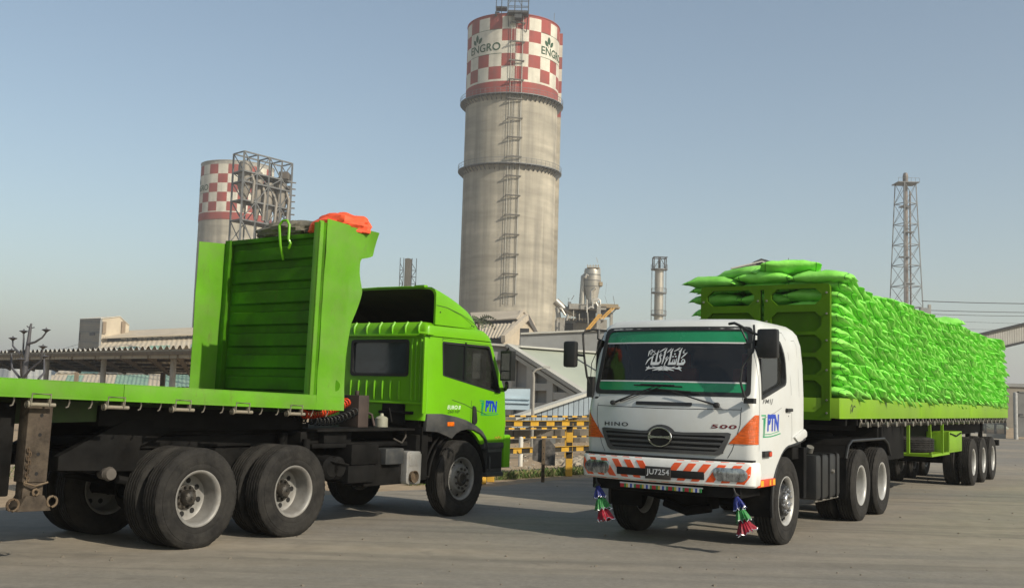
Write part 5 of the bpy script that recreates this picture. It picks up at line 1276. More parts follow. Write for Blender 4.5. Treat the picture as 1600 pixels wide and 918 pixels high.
# streaks on the concrete: rain marks running down
def streak(m, amt=.55):
    t = m.node_tree; N = t.nodes; L = t.links; b = N["Principled BSDF"]; src = b.inputs["Base Color"].links[0].from_socket
    tc = N.new("ShaderNodeTexCoord"); mp = N.new("ShaderNodeMapping"); mp.inputs["Scale"].default_value = (.7, .7, .03); L.new(tc.outputs["Object"], mp.inputs[0])
    n = N.new("ShaderNodeTexNoise"); n.inputs["Scale"].default_value = 1.2; n.inputs["Detail"].default_value = 6; L.new(mp.outputs[0], n.inputs[0])
    r = N.new("ShaderNodeValToRGB"); r.color_ramp.elements[0].position = .45; r.color_ramp.elements[1].position = .75; r.color_ramp.elements[1].color = (amt,)*3+(1,); L.new(n.outputs[0], r.inputs[0])
    mx = N.new("ShaderNodeMix"); mx.data_type = 'RGBA'; L.new(r.outputs[0], mx.inputs[0]); L.new(src, mx.inputs[6]); mx.inputs[7].default_value = (.10, .095, .085, 1)
    L.new(mx.outputs[2], b.inputs["Base Color"])
streak(concT)
redt = pm('tower_red', (.30, .055, .045), .8, var=.15, scale=.3, dirt=(.16, .08, .06), dirt_amt=.4, dscale=.25); streak(redt, .3)
whitet = pm('tower_white', (.60, .57, .48), .8, var=.08, scale=.3, dirt=(.3, .28, .22), dirt_amt=.4, dscale=.25); streak(whitet, .3)
leafg = pm('sign_green', (.01, .06, .02), .7)

def tower(name, label, axis_px, axis_py, D, Rr, ys, ph, panels, ring_ys, gallery_top=True, fat=False):
    c = at(axis_px, axis_py, D); c.z = 0
    t = empty(name, c, 0, label, 'tower')
    zf = lambda py, px=axis_px: at(px, py, D-Rr).z
    Z = [zf(y) for y in ys]                    # rim top, 6 row edges, band bottom...
    def P(a, z, r=Rr): return (r*sin(a), -r*cos(a), z)
    mb = MB(); n = 96
    mb.lathe([(0, Rr*1.0), (Z[-1], Rr*.995)], n=n); 
    sh = mb.build('shaft', concT, t, smooth=60)
    mb = MB(); st_ = 2*pi/22; sub = 6
    rows = list(zip(Z[1:6], Z[2:7]))           # five checker rows
    Rd = Rr*1.003
    def seg(a0, a1, z0, z1, m):
        for q in range(sub):
            u0 = a0+(a1-a0)*q/sub; u1 = a0+(a1-a0)*(q+1)/sub
            mb.add([P(u0, z0, Rd), P(u1, z0, Rd), P(u1, z1, Rd), P(u0, z1, Rd)], [(0, 1, 2, 3)], m)
    for k in range(22):
        a0 = ph+k*st_; a1 = a0+st_
        for i, (zt, zb) in enumerate(rows):
            m = 0 if (k+i) % 2 == 0 else 1
            if i in (1, 2) and any((k-p) % 22 < 3 for p in panels): m = 1
            seg(a0, a1, zb, zt, m)
        seg(a0, a1, Z[7], Z[6], 1); seg(a0, a1, Z[8], Z[7], 0)
        seg(a0, a1, Z[1], Z[0]-.05, 0 if not fat else 2)
    mb.lathe([(Z[0]-.05, Rd), (Z[0], Rd+.12), (Z[0]+.15, Rd+.1), (Z[0]+.15, Rd-.3), (Z[0]+.15, .01)], n=96, m=0 if not fat else 2)
    dr = mb.build('painted_drum', [redt, whitet, conc], t, smooth=30, merge=True)
    ph_ = Z[2]-Z[4]
    for p in panels:
        a0 = ph+p*st_; w = 3*st_*Rd
        mb = MB(); put_text(mb, 'ENGRO', w*.95, ph_*.33, lambda u, v: P(a0+(w*.02+u)/Rd, Z[4]+ph_*.13+v, Rd+.05), bold=.012)
        for (cx, cz, L_, wd, an) in ((.275, .745, .34, .17, .05), (.185, .61, .27, .16, .6), (.385, .63, .31, .16, -.65)):
            pts = []
            for i in range(13):
                q = i/12; hw = sin(pi*q)**.8*wd*ph_/2; l = (q-.5)*L_*ph_; pts.append((l, hw))
            out = [(l, h) for l, h in pts]+[(l, -h) for l, h in reversed(pts[1:-1])]
            mb.add([P(a0+(w*cx + (h*cos(an)-l*sin(an)))/Rd, Z[4]+ph_*cz+(h*sin(an)+l*cos(an)), Rd+.05) for l, h in out], [tuple(range(len(out)))])
        mb.add([P(a0+w*x/Rd, Z[4]+ph_*z, Rd+.05) for x, z in ((.25, .45), (.262, .45), (.272, .56), (.262, .56))], [(0, 1, 2, 3)])
        # thin dark joint round the panel
        for (q0, q1) in (((a0, Z[4]), (a0+3*st_, Z[4])), ((a0, Z[2]), (a0+3*st_, Z[2]))):
            for i in range(18):
                u0 = q0[0]+(q1[0]-q0[0])*i/18; u1 = q0[0]+(q1[0]-q0[0])*(i+1)/18
                mb.add([P(u0, q0[1]-.04, Rd+.03), P(u1, q0[1]-.04, Rd+.03), P(u1, q0[1]+.04, Rd+.03), P(u0, q0[1]+.04, Rd+.03)], [(0, 1, 2, 3)])
        mb.build('company_sign', leafg, dr, recalc=False, smooth=None)
    for y in ring_ys:
        z = zf(y); mb = MB(); mb.lathe([(z, Rr), (z, Rr+1.15), (z+.18, Rr+1.15), (z+.18, Rr)], n=72)
        for k in range(60):
            a = 2*pi*k/60; mb.beam(P(a, z-1.0, Rr), P(a, z-.02, Rr+1.05), .14, .22); mb.beam(P(a, z, Rr), P(a, z, Rr+1.1), .12, .2)
        g_ = mb.build('gallery', steelf, t, smooth=30)
        mb = MB()
        for k in range(60):
            a = 2*pi*k/60; mb.beam(P(a, z+.18, Rr+1.1), P(a, z+1.2, Rr+1.1), .05)
        mb.lathe([(z+1.17, Rr+1.07), (z+1.17, Rr+1.13), (z+1.23, Rr+1.13), (z+1.23, Rr+1.07), (z+1.17, Rr+1.07)], n=72); mb.lathe([(z+.6, Rr+1.08), (z+.6, Rr+1.12), (z+.64, Rr+1.12), (z+.64, Rr+1.08)], n=72)
        mb.build('railing', steelf, g_, smooth=None)
    return t, P, Z, zf, Rr
T1, P1, Z1, zf1, R1 = tower('prilling_tower', 'tall round concrete tower with a red and white checkered top rising behind the trucks', 791, 450, 220, 9.75,
    [21.5, 25, 44.6, 63.2, 82.7, 102.7, 122.8, 126, 144], radians(19)-2*pi/22*5, [1-1, 6], [147, 256])
# hoist frame and ladder up the front of the tall tower
a_l = radians(4.5)
mb = MB(); hw = 1.12; zt = Z1[0]+.5
for s in (-1, 1):
    for rr in (.15, .5): mb.beam(P1(a_l+s*hw/R1, 20, R1+rr), P1(a_l+s*hw/R1, zt, R1+rr), .08, m=1)
for s in (-.5, .0): mb.beam(P1(a_l+s*hw/R1, 20, R1+.3), P1(a_l+s*hw/R1, zt, R1+.3), .05, m=1)
z = 22; k = 0
while z < zt-1:
    q = 3.95
    mb.beam(P1(a_l-(hw+.35)/R1, z, R1+1.0), P1(a_l+(hw+.35)/R1, z, R1+.55), .22, .26); mb.beam(P1(a_l-(hw+.3)/R1, z, R1), P1(a_l-(hw+.3)/R1, z, R1+.6), .14); mb.beam(P1(a_l+(hw+.3)/R1, z, R1), P1(a_l+(hw+.3)/R1, z, R1+.6), .14)
    z += q; k += 1
mb.build('hoist_frame', [pm('grey_steel', (.085, .078, .065), .6, metal=.3, var=.3, scale=.5), lclad], T1, smooth=None)
mb = MB()
for i in range(220):
    z = 20+i*.27*1.0
    if z < zt: mb.beam(P1(a_l-.55/R1, z, R1+.35), P1(a_l-.15/R1, z, R1+.35), .05)
mb.build('ladder_rung', steelf, T1, smooth=None, kind='stuff')
# machinery cage on top
mb = MB(); zb = Z1[0]-.4; x0, x1 = -1.3, 2.9; y0, y1 = -R1-2.0, -R1+2.2
mb.box(x0, x1, y0, y1, zb, zb+.45)
for x in (x0, x0+1.4, x0+2.8, x1):
    for y in (y0, y1): mb.beam((x, y, zb), (x, y, zb+6), .16)
for z in (1.3, 2.6, 3.9, 5.2):
    for y in (y0, y1): mb.beam((x0, y, zb+z), (x1, y, zb+z), .1)
    mb.beam((x0, y0, zb+z), (x0, y1, zb+z), .1); mb.beam((x1, y0, zb+z), (x1, y1, zb+z), .1)
mb.beam((x0, y0, zb+1.3), (x0+1.4, y0, zb+4), .09); mb.beam((x0+1.4, y0, zb+4), (x0+2.8, y0, zb+1.3), .09)
mb.beam((x1, y0, zb), (x1-.3, -R1+.2, zb-3.2), .16); mb.beam((x0, y0, zb), (x0+.3, -R1+.2, zb-2.4), .16); mb.box(.1, 1.6, y0+.3, y0+2, zb-1.0, zb)
mb.box(-3.8, -1.5, -R1+.5, -R1+2.6, zb+1.8, zb+2.1); mb.beam((-3.7, -R1+.5, zb), (-3.7, -R1+.5, zb+5), .15); mb.beam((-2.6, -R1+.5, zb), (-2.6, -R1+.5, zb+5), .15); mb.beam((-3.7, -R1+.5, zb+3.5), (-1.6, -R1+.5, zb+3.5), .12); mb.box(-3.9, -3.0, -R1+.6, -R1+2, zb+.1, zb+1.0)
mb.build('hoist_cage', pm('dark_steel', (.05, .052, .055), .6, var=.2), T1, smooth=None)
mb = MB(); mb.beam((R1*.87, -1, Z1[0]), (R1*.87, -1, Z1[0]+3.6), .1); mb.build('lightning_rod', steelf, T1, smooth=None)
# slim lift shaft on the far right side
mb = MB(); mb.box(R1-2, R1+.75, 1.0, 4.0, 0, Z1[8]-2); 
for k in range(9):
    h_ = (Z1[1]-Z1[6])/5; z0 = Z1[8]-2+k*h_*1.0
    if z0+h_ < Z1[0]+1: mb.box(R1-2, R1+.75, 1.0, 4.0, z0, z0+h_, 1 if k % 2 else 2)
mb.build('lift_shaft', [concT, whitet, redt], T1, smooth=None)
# second tower
T2, P2, Z2, zf2, R2 = tower('prilling_tower', 'distant round tower with checkered top standing behind the steel preheater frame', 366, 372, 289, 9.75,
    [250.5, 256, 271.2, 285.5, 299.9, 314.8, 329.5, 331, 342.5], radians(16.4)-2*pi/22*5-radians(32.8)+2*pi/22*2-radians(0), [0-1], [], fat=True)
# ---------------- steel frame with cyclones
fr_ = empty('preheater_structure', (0, 0, 0), 0, 'open steel process frame with vessels in front of the distant checkered tower', 'structure')
A = at(382, 236, 200); B = atz(457, 255.5, A.z); Cc = atz(365.5, 240.5, A.z)
base = Vector((A.x, A.y, 0)); fr_.location = base
def fl(s, t, z):      # s along the long face, t along the short face
    p = A+(B-A)*s+(Cc-A)*t; return Vector((p.x-base.x, p.y-base.y, z))
lev = [at(376, y, 200).z for y in (236, 266, 282, 311, 342, 378)]+[10.0, 3.0]
mb = MB(); ss = (0, .28, .52, .78, 1.0)
for s in ss:
    for t in (0, 1): mb.beam(fl(s, t, 0), fl(s, t, lev[0]), .32 if s in (0, 1.0) else .26)
for z in lev:
    for t in (0, 1): mb.beam(fl(0, t, z), fl(1, t, z), .26)
    for s in ss: mb.beam(fl(s, 0, z), fl(s, 1, z), .22)
mb.build('frame', steelf, fr_, smooth=None)
mb = MB(); rb = random.Random(5)
for i, (z1, z0) in enumerate(zip(lev, lev[1:])):
    for j, (s0, s1) in enumerate(zip(ss, ss[1:])):
        a, b_ = ((s0, s1) if (i+j) % 2 else (s1, s0)); mb.beam(fl(a, 0, z0), fl(b_, 0, z1), .16)
        if rb.random() < .6: mb.beam(fl(b_, 1, z0), fl(a, 1, z1), .14)
    mb.beam(fl(0, 0, z0), fl(0, 1, z1), .14); mb.beam(fl(1, 0, z0), fl(1, 1, z1), .14)
mb.build('bracing', steelf, fr_, smooth=None)
for z in lev[1:6]:
    mb = MB(); mb.hexa([fl(0, 0, z-.1), fl(1, 0, z-.1), fl(1, 1, z-.1), fl(0, 1, z-.1), fl(0, 0, z+.05), fl(1, 0, z+.05), fl(1, 1, z+.05), fl(0, 1, z+.05)])
    mb.build('floor_grating', pm('brown_grating', (.10, .085, .07), .8, var=.3, scale=.5), fr_, smooth=None)
for i, (s, zt, zb, r) in enumerate(((.14, lev[1]+2.6, lev[3]-.5, 1.35), (.40, lev[1]+1.2, lev[4]+.5, 1.1), (.62, lev[1]-.5, lev[4], 1.3), (.86, lev[1]+.9, lev[4]+.6, 1.5))):
    c = fl(s, .5, 0); mb = MB(); h = zt-zb
    mb.lathe([(zb-1.5, .25), (zb, .3), (zb+h*.4, r), (zb+h*.85, r), (zb+h*.95, r*.8), (zt, .25), (zt+.1, .01)], (c.x, c.y, 0), n=16)
    mb.tube([(c.x+r, c.y-.6, zb+h*.7), (c.x+r+.7, c.y-.8, zb+h*.5), (c.x+r+.5, c.y-.9, zb)], .3, 8); mb.build('cyclone', pm('cyclone_metal', (.24, .22, .185), .6, metal=.2, var=.3, scale=.5, dirt=(.14, .11, .08), dirt_amt=.5, dscale=.5), fr_, smooth=40)
mb = MB()
for k in range(6):
    z = lev[1]-1.3*k; mb.beam(fl(1, .2, z), fl(1.14, .2, z+.2), .12, .25); mb.box(*[v for v in (fl(.8, 0, 0).x, fl(.98, 0, 0).x)], fl(.9, .5, 0).y-1, fl(.9, .5, 0).y+1, z-.3, z+.4) if k % 2 else None
mb.box(fl(.70, 0, 0).x, fl(.95, 0, 0).x, fl(.8, .3, 0).y-1, fl(.8, .3, 0).y+2, lev[1]+.2, lev[1]+1.6)
mb.build('side_bracket', pm('brown_grating', (.1, .085, .07)), fr_, smooth=None)

# ---------------- helpers for far buildings
def ground_of(p): return Vector((p.x, p.y, 0))
def corrugated(mb, a, b, c, d, n, amp, m=0):     # a-b front edge, d-c back edge, ribs run from front to back
    a, b, c, d = map(Vector, (a, b, c, d)); nrm = (b-a).cross(d-a).normalized()
    if nrm.z < 0: nrm = -nrm
    vs = []
    for i in range(n*4+1):
        t = i/(n*4); o = nrm*amp*(0, 1, 1, 0)[i % 4]
        vs += [a.lerp(b, t)+o, d.lerp(c, t)+o]
    mb.add(vs, [(2*i, 2*i+1, 2*i+3, 2*i+2) for i in range(n*4)], m)
def quad(mb, a, b, c, d, m=0, th=.15):
    a, b, c, d = map(Vector, (a, b, c, d)); n_ = (b-a).cross(d-a).normalized()*th
    mb.hexa([a-n_, b-n_, c-n_, d-n_, a, b, c, d], m)
def wall(mb, a, b, z0, z1a, z1b, m=0, th=.3):
    a = Vector(a); b = Vector(b); d = (b-a); nrm = Vector((-d.y, d.x, 0)).normalized()*th
    p = [Vector((a.x, a.y, z0)), Vector((b.x, b.y, z0)), Vector((b.x, b.y, z0))+nrm, Vector((a.x, a.y, z0))+nrm,
         Vector((a.x, a.y, z1a)), Vector((b.x, b.y, z1b)), Vector((b.x, b.y, z1b))+nrm, Vector((a.x, a.y, z1a))+nrm]
    mb.hexa(p, m)
def B_(name, label, cat, group=None): return empty(name, (0, 0, 0), 0, label, cat, group)
def recentre(root):            # put the root at its thing's base without moving the parts
    ks = kids(root); xs = []
    for k in ks:
        for v in k.data.vertices: xs.append(v.co)
    c = Vector((sum(v.x for v in xs)/len(xs), sum(v.y for v in xs)/len(xs), 0))
    root.location = c
    for k in ks: k.location = k.location - c

# canopy at the left
cn = B_('canopy', 'long corrugated loading canopy on round columns behind the empty trailer', 'canopy')
fz = 4.15; a = atz(-60, 554.5, fz); b = atz(330, 546.5, fz); d = atz(-60, 570, fz-.3); c = atz(330, 583.5, fz-.3)
mb = MB(); corrugated(mb, a+Vector((0, 0, .12)), b+Vector((0, 0, .12)), c, d, 52, .24); mb.build('roof_sheet', pm('canopy_sheet', (.62, .60, .54), .6, var=.1, scale=.4, dirt=(.3, .27, .22), dirt_amt=.4, dscale=.4), cn, smooth=None)
for i in range(17):
    t0 = i/17; t1 = (i+1)/17-.002; p = a.lerp(b, t0); q = a.lerp(b, t1); mb = MB(); wall(mb, p, q, fz-.5, fz+.1, fz+.1, th=.12); mb.build('fascia_panel', pm('fascia', (.30, .26, .19), .8, var=.15, scale=.4), cn, smooth=None)
mb = MB()
for i in range(12):
    t = i/11; p = a.lerp(b, t); q = d.lerp(c, t); mb.beam(p-Vector((0, 0, .3)), q-Vector((0, 0, .3)), .25, .45)
for k in range(6):
    t = k/5; p = a.lerp(d, t); q = b.lerp(c, t); mb.beam(p-Vector((0, 0, .15)), q-Vector((0, 0, .15)), .2, .25)
mb.build('roof_beams', pm('brown_beam', (.14, .105, .065), .8, var=.2), cn, smooth=None)
for px in (72, 161, 270, -20):
    p = atz(px, 552.5-(px-72)*.018, fz); mb = MB(); mb.lathe([(0, .21), (fz-.35, .21)], (p.x, p.y+.3, 0), n=16); mb.build('column', conc, cn)
for px in (255, 120):
    p = atz(px, 580, fz-.3); mb = MB(); mb.box(p.x-.28, p.x+.28, p.y-.3, p.y+.3, 0, fz-.4); mb.build('rear_column', pm('brown_post', (.2, .15, .1), .8), cn)
recentre(cn)

# roofs beyond the canopy
def lowroof(label, pts, D0, D1, cols, nrib, wallm=tan):
    r_ = B_('warehouse', label, 'warehouse'); (x0, y0t, y0b), (x1, y1t, y1b) = pts
    bf = at(x0, y0b, D0); bg_ = at(x1, y1b, D0); tf = at(x0+ (10 if nrib else 0), y0t, D1); tg = at(x1, y1t, D1)
    k = len(cols)
    for i in range(k):
        t0, t1 = i/k, (i+1)/k; mb = MB(); corrugated(mb, bf.lerp(bg_, t0), bf.lerp(bg_, t1), tf.lerp(tg, t1), tf.lerp(tg, t0), max(1, nrib//k), .10); mb.build('roof_sheet', cols[i], r_, smooth=None)
    mb = MB(); wall(mb, bf, bg_, 0, bf.z-.1, bg_.z-.1); mb.build('wall', wallm, r_, smooth=None)
    mb = MB(); wall(mb, tf, tg, 0, tf.z-.2, tg.z-.2); wall(mb, bf, tf, 0, bf.z-.2, tf.z-.2); wall(mb, bg_, tg, 0, bg_.z-.2, tg.z-.2); mb.build('rear_wall', wallm, r_, smooth=None)
    recentre(r_); return r_
lowroof('low warehouse roof of tan and teal sheets seen under the canopy on the right', ((70, 586, 606), (310, 584.5, 604)), 205, 225, [tan, teal, tan, tan, teal, teal, tan, teal, teal], 36)
lowroof('pale low roofed store with a teal patch seen between the canopy columns', ((88, 574, 583), (185, 578, 583.5)), 232, 250, [tan, teal, tan], 9)
lowroof('faded white shed roof at the far left behind the multi armed lamp', ((-80, 545, 588), (92, 560, 590)), 262, 300, [lclad, whitet, lclad], 12, gclad)
lowroof('grey weathered shed roof beside the lamp tree', ((-60, 567, 600), (80, 572, 601)), 180, 200, [gclad, lclad], 14, gclad)
wh = B_('warehouse', 'beige warehouse with a raised clerestory roof and teal patched lower roof behind the headboard', 'warehouse')
def seq(mb_, p): pass
b0, b1 = at(143, 553, 240), at(330, 548, 240); m0, m1 = at(163, 533.5, 252), at(330, 526.5, 252)
for i in range(11):
    t0, t1 = i/11, (i+1)/11; mb = MB(); L0 = b0.lerp(b1, t0); L1 = b0.lerp(b1, t1); U1 = m0.lerp(m1, t1); U0 = m0.lerp(m1, t0); mid0 = L0.lerp(U0, .5); mid1 = L1.lerp(U1, .5)
    tq = i in (2, 3, 5, 6, 9)
    corrugated(mb, L0, L1, mid1, mid0, 2, .09); mb.build('roof_sheet', teal if tq else tan, wh, smooth=None); mb = MB(); corrugated(mb, mid0, mid1, U1, U0, 2, .09); mb.build('roof_sheet', tan, wh, smooth=None)
mb = MB(); wall(mb, b0, b1, 0, b0.z-.2, b1.z-.2); wall(mb, b0, m0, 0, b0.z-.2, m0.z-.2); mb.build('wall', tan, wh, smooth=None)
c0, c1 = at(163, 527, 252.4), at(330, 521, 252.4); mb = MB(); wall(mb, m0+Vector((0, .4, 0)), m1+Vector((0, .4, 0)), 0, c0.z, c1.z); mb.build('clerestory_band', darkg, wh, smooth=None)
u0, u1 = at(173, 517, 262), at(330, 510, 262); e0, e1 = at(161, 527, 250), at(330, 521, 250)
mb = MB(); quad(mb, e0, e1, u1, u0, th=.25); mb.build('upper_roof', tan, wh, smooth=None)
mb = MB(); rq = random.Random(8)
for i in range(34):
    t = .12+.5*rq.random()+.35*rq.random(); p = m0.lerp(m1, t); q = c0.lerp(c1, t); p = p.lerp(q, .35+.3*rq.random()); s_ = .2+.5*rq.random(); mb.box(p.x-s_, p.x+s_, p.y-.25, p.y-.1, p.z-.12, p.z+.15*rq.random())
mb.build('broken_glazing', whitet, wh, smooth=None)
recentre(wh)
# block building left
bb = B_('silo_building', 'small grey and cream block building with a low pitched roof left of the beige warehouse', 'building')
k0 = at(125, 498, 262); k1 = at(157, 497, 250); k2 = atz(190, 500.5, k1.z)
mb = MB(); wall(mb, k0, k1, 0, k0.z, k1.z, th=.5)
mb.build('grey_wall', gclad, bb, smooth=None)
dirn = (k2-k1).normalized(); k3 = k1+dirn*9.5; pk = (k1+k3)/2
mb = MB(); vs = [Vector((k1.x, k1.y, 0)), Vector((k3.x, k3.y, 0)), Vector((k3.x, k3.y, k1.z-.9)), Vector((k1.x*.35+k3.x*.65, k1.y*.35+k3.y*.65, k1.z+1.0)), Vector((k1.x, k1.y, k1.z))]
off = (k0-k1); mb.add(vs+[v+off for v in vs], [(0, 1, 2, 3, 4), (9, 8, 7, 6, 5), (0, 5, 6, 1), (1, 6, 7, 2), (2, 7, 8, 3), (3, 8, 9, 4), (4, 9, 5, 0)]); mb.build('cream_wall', tan, bb, smooth=None)
for (s0, s1, z0, z1) in ((.08, .19, 3.5, .7), (.72, .85, 3.2, .2)):
    mb = MB(); p = k1.lerp(k3, s0); q = k1.lerp(k3, s1); o_ = Vector((.12, -.2, 0)); wall(mb, p+o_, q+o_, k1.z-z0, k1.z-z1, k1.z-z1, th=-.15); mb.build('louvre', pm('brown_louvre', (.24, .18, .12), .8), bb, smooth=None)
for (s0, s1, z0, z1) in ((.0, .02, 4.8, 2.9), (.55, .75, 3.9, 3.2)):
    mb = MB(); p = k0.lerp(k1, max(s0, .03)); q = k0.lerp(k1, s1+.03); o_ = Vector((0, -.35, 0)); wall(mb, p+o_, q+o_, k1.z-z0, k1.z-z1, k1.z-z1, th=.2); mb.build('window', darkg, bb, smooth=None)
pk = Vector((k1.x*.35+k3.x*.65, k1.y*.35+k3.y*.65, k1.z+1.05)); e3 = Vector((k3.x, k3.y, k1.z-.85)); fw_ = (k1-k0).normalized()*.25
for (p_, q_) in ((k1+Vector((0, 0, .05)), pk), (pk, e3)): mb = MB(); quad(mb, p_+off-fw_, p_+fw_, q_+fw_, q_+off-fw_, th=.15); mb.build('roof', whitet, bb, smooth=None)
recentre(bb)
wr = MB()
for dy in (0, 3): wr.tube([at(40, 552+dy, 240), at(90, 547+dy*1.2, 245), at(124, 537+dy*2, 255)], .04, 4)
tag(wr.build('power_line', pm('cable_black', (.03, .03, .03), .6), smooth=None), 'pair of thin cables dropping left from the grey block building', 'cable')

# multi armed lamp
la = empty('lamp_tree', ground_of(at(40, 602, 38)), 0, 'tree shaped lamp post with many curved arms and dish lamps at the far left', 'street lamp')
Lb = at(40, 602, 38); k = 38/1661
def lp(px, py, dy=0): p = at(px, py, 38+dy); return Vector((p.x-Lb.x, p.y-Lb.y, p.z))
lm = pm('lamp_iron', (.07, .068, .075), .6, var=.2)
mb = MB(); mb.tube([(0, 0, 0), lp(38, 588), lp(43, 545), lp(47.5, 511), lp(49, 505)], [.11, .10, .08, .05, .03], 10); mb.tube([lp(42, 509), lp(47, 513), lp(54, 511)], .02, 6); mb.build('pole', lm, la)
arms = [((44, 537), (55, 534), (66, 527), (72, 519), -.3), ((40, 557), (36, 550), (37, 530), (37, 521), .2), ((32, 553), (25, 546), (20, 540), (20, 532), .5), ((37, 590), (47, 577), (64, 563), (67, 545), -.6), ((31, 590), (19, 575), (18, 565), (18, 551), .6), ((34, 588), (33, 580), (33, 570), (33, 565), -1.0), ((60, 592), (69, 582), (69, 570), (69, 560), .9)]
for (p0, p1, p2, p3, dy) in arms:
    mb = MB(); mb.tube([lp(*p0, dy*.2), lp(*p1, dy*.5), lp(*p2, dy*.8), lp(*p3, dy)], [.045, .04, .032, .028], 6); ar = mb.build('arm', lm, la)
    q = lp(*p3, dy); mb = MB(); mb.lathe([(q.z+.0, .03), (q.z+.04, .07), (q.z+.09, .16), (q.z+.10, .15), (q.z+.13, .03), (q.z+.17, .012), (q.z+.18, .001)], (q.x, q.y, 0), n=14); mb.build('lamp_dish', lm, ar)

# beige gabled building behind the green cab
gb = B_('gabled_building', 'beige gabled building with raised roof ridge just right of the green cab roof fairing', 'building')
r0, r1 = at(735, 488, 150), at(817, 484.5, 141); e0, e1 = at(738, 501, 141), at(807, 497, 133)
mb = MB(); quad(mb, e0, e1, r1, r0, th=.15); mb.build('upper_roof', tan, gb, smooth=None)
mb = MB(); f0, f1 = at(738, 507, 141.5), at(805, 505, 133.5); wall(mb, e0+Vector((0, .5, 0)), e1+Vector((0, .5, 0)), 0, e0.z-.1, e1.z-.1); mb.build('clerestory_band', darkg, gb, smooth=None)
g0, g1 = at(735, 528, 130), at(790, 528, 124); h0, h1 = at(738, 507, 140), at(805, 505, 132)
for i in range(6):
    mb = MB(); corrugated(mb, g0.lerp(g1, i/6), g0.lerp(g1, (i+1)/6), h0.lerp(h1, (i+1)/6), h0.lerp(h1, i/6), 2, .08); mb.build('lower_roof_sheet', tan, gb, smooth=None)
# gable end facing right of the camera
ap = at(823, 493, 132); ap2 = r1
mb = MB(); gl_ = at(784, 530, 124); gr_ = at(846, 530, 146)
mb.add([gl_, Vector((gl_.x, gl_.y, 0)), Vector((gr_.x, gr_.y, 0)), gr_, at(823, 497, 134)], [(0, 1, 2, 3, 4)]); mb.add([at(800, 508, 132.5), at(817, 484.5, 141), at(836, 505, 150), at(840, 530, 150), at(800, 530, 133)], [(0, 1, 2, 3, 4)]); mb.build('gable_wall', tan, gb, smooth=None)
mb = MB(); mb.beam(at(786, 529, 123.5), at(823, 495, 133), .5, .8); mb.beam(at(823, 495, 133), at(840, 527, 145), .45, .8, m=1); mb.beam(at(800, 509, 132), at(817, 484.5, 140.5), .3, .4); mb.beam(at(817, 484.5, 140.5), at(832, 503, 149), .3, .4); mb.build('barge_board', [pm('pale_board', (.45, .39, .30), .7), pm('dark_board', (.10, .09, .08), .7)], gb, smooth=None)
mb = MB(); p = at(814, 519, 131.5); mb.box(p.x-.5, p.x+1.0, p.y-.3, p.y, p.z-.8, p.z+.5); mb.build('window', darkg, gb, smooth=None)
mb = MB()
for i in range(16): 
    p = at(752+rq.random()*50, 504+rq.random()*4, 138); mb.box(p.x-.3, p.x+.4, p.y, p.y+.1, p.z-.05, p.z+.08)
mb.build('broken_glazing', conc, gb, smooth=None)
recentre(gb)

# long flat grey wall
lw = B_('long_shed', 'long flat topped grey shed wall above the sloping store roof', 'building')
a = at(813.5, 521, 108); b = at(960, 514.5, 108); mb = MB(); wall(mb, a, b, 0, a.z, b.z, th=12); mb.build('wall', gclad, lw, smooth=None)
mb = MB(); mb.beam(a+Vector((0, -.1, 0)), b+Vector((0, -.1, 0)), .35, .18); mb.build('coping', lclad, lw, smooth=None); recentre(lw)

# big sloping store (A frame)
ss_ = B_('sloping_store', 'grey framed storage building with one long pale sloping roof between the two trucks', 'building')
Ap = at(801, 540, 58); Bp = at(945, 631.5, 53.3); ridge = atz(952, 551.5, Ap.z)
rd_ = (ridge-Ap); rd_.z = 0; rdu = rd_.normalized(); far = rdu*46
gdir = (Bp-Ap); 
# continue the slope to near the ground
Bl = Ap + gdir*1.35
mb = MB(); quad(mb, Ap, Bl, Bl+far, Ap+far, th=.12)
pale = pm('pale_roof', (.33, .36, .29), .6, var=.08, scale=.3, dirt=(.34, .35, .29), dirt_amt=.4, dscale=.25)
mb.build('roof_slope', pale, ss_, smooth=None)
mb = MB()
for i in range(1, 12):
    q = far*(i/12); mb.beam(Ap+q+Vector((0, 0, .05)), Bl+q+Vector((0, 0, .05)), .05, .06)
mb.build('roof_seam', gclad, ss_, smooth=None)
mb = MB(); n_ = Vector((0, 0, 1)); mb.beam(Ap-rdu*.25, Bl-rdu*.25, .5, .2); mb.beam(Ap-rdu*.30-Vector((0, 0, .35)), Bl-rdu*.30-Vector((0, 0, .35)), .12, .2); mb.build('verge_board', lclad, ss_, smooth=None)
Lp = Ap + Vector((-gdir.x*.9, -gdir.y*.9, gdir.z*.9))
mb = MB(); w0 = Vector((Lp.x, Lp.y, 0)); w1 = Vector((Bl.x, Bl.y, 0)); o_ = rdu*.15
mb.add([w0+o_, w1+o_, Bl+o_-Vector((0, 0, .2)), Ap+o_-Vector((0, 0, .2)), Lp+o_-Vector((0, 0, .2)), w0+o_*3, w1+o_*3, Bl+o_*3-Vector((0, 0, .2)), Ap+o_*3-Vector((0, 0, .2)), Lp+o_*3-Vector((0, 0, .2))], [(0, 1, 2, 3, 4), (9, 8, 7, 6, 5), (0, 5, 6, 1), (1, 6, 7, 2), (2, 7, 8, 3), (3, 8, 9, 4), (4, 9, 5, 0)])
mb.build('gable_wall', pm('gable_concrete', (.31, .30, .28), .9, var=.12, scale=.5, bump=.15, dirt=(.20, .19, .17), dirt_amt=.5, dscale=.4), ss_, smooth=None)
mb = MB(); quad(mb, Lp, Ap, Ap+far, Lp+far, th=.12); mb.build('far_roof_slope', pale, ss_, smooth=None)
frm = pm('gable_frame', (.36, .35, .32), .85, var=.12, scale=.6)
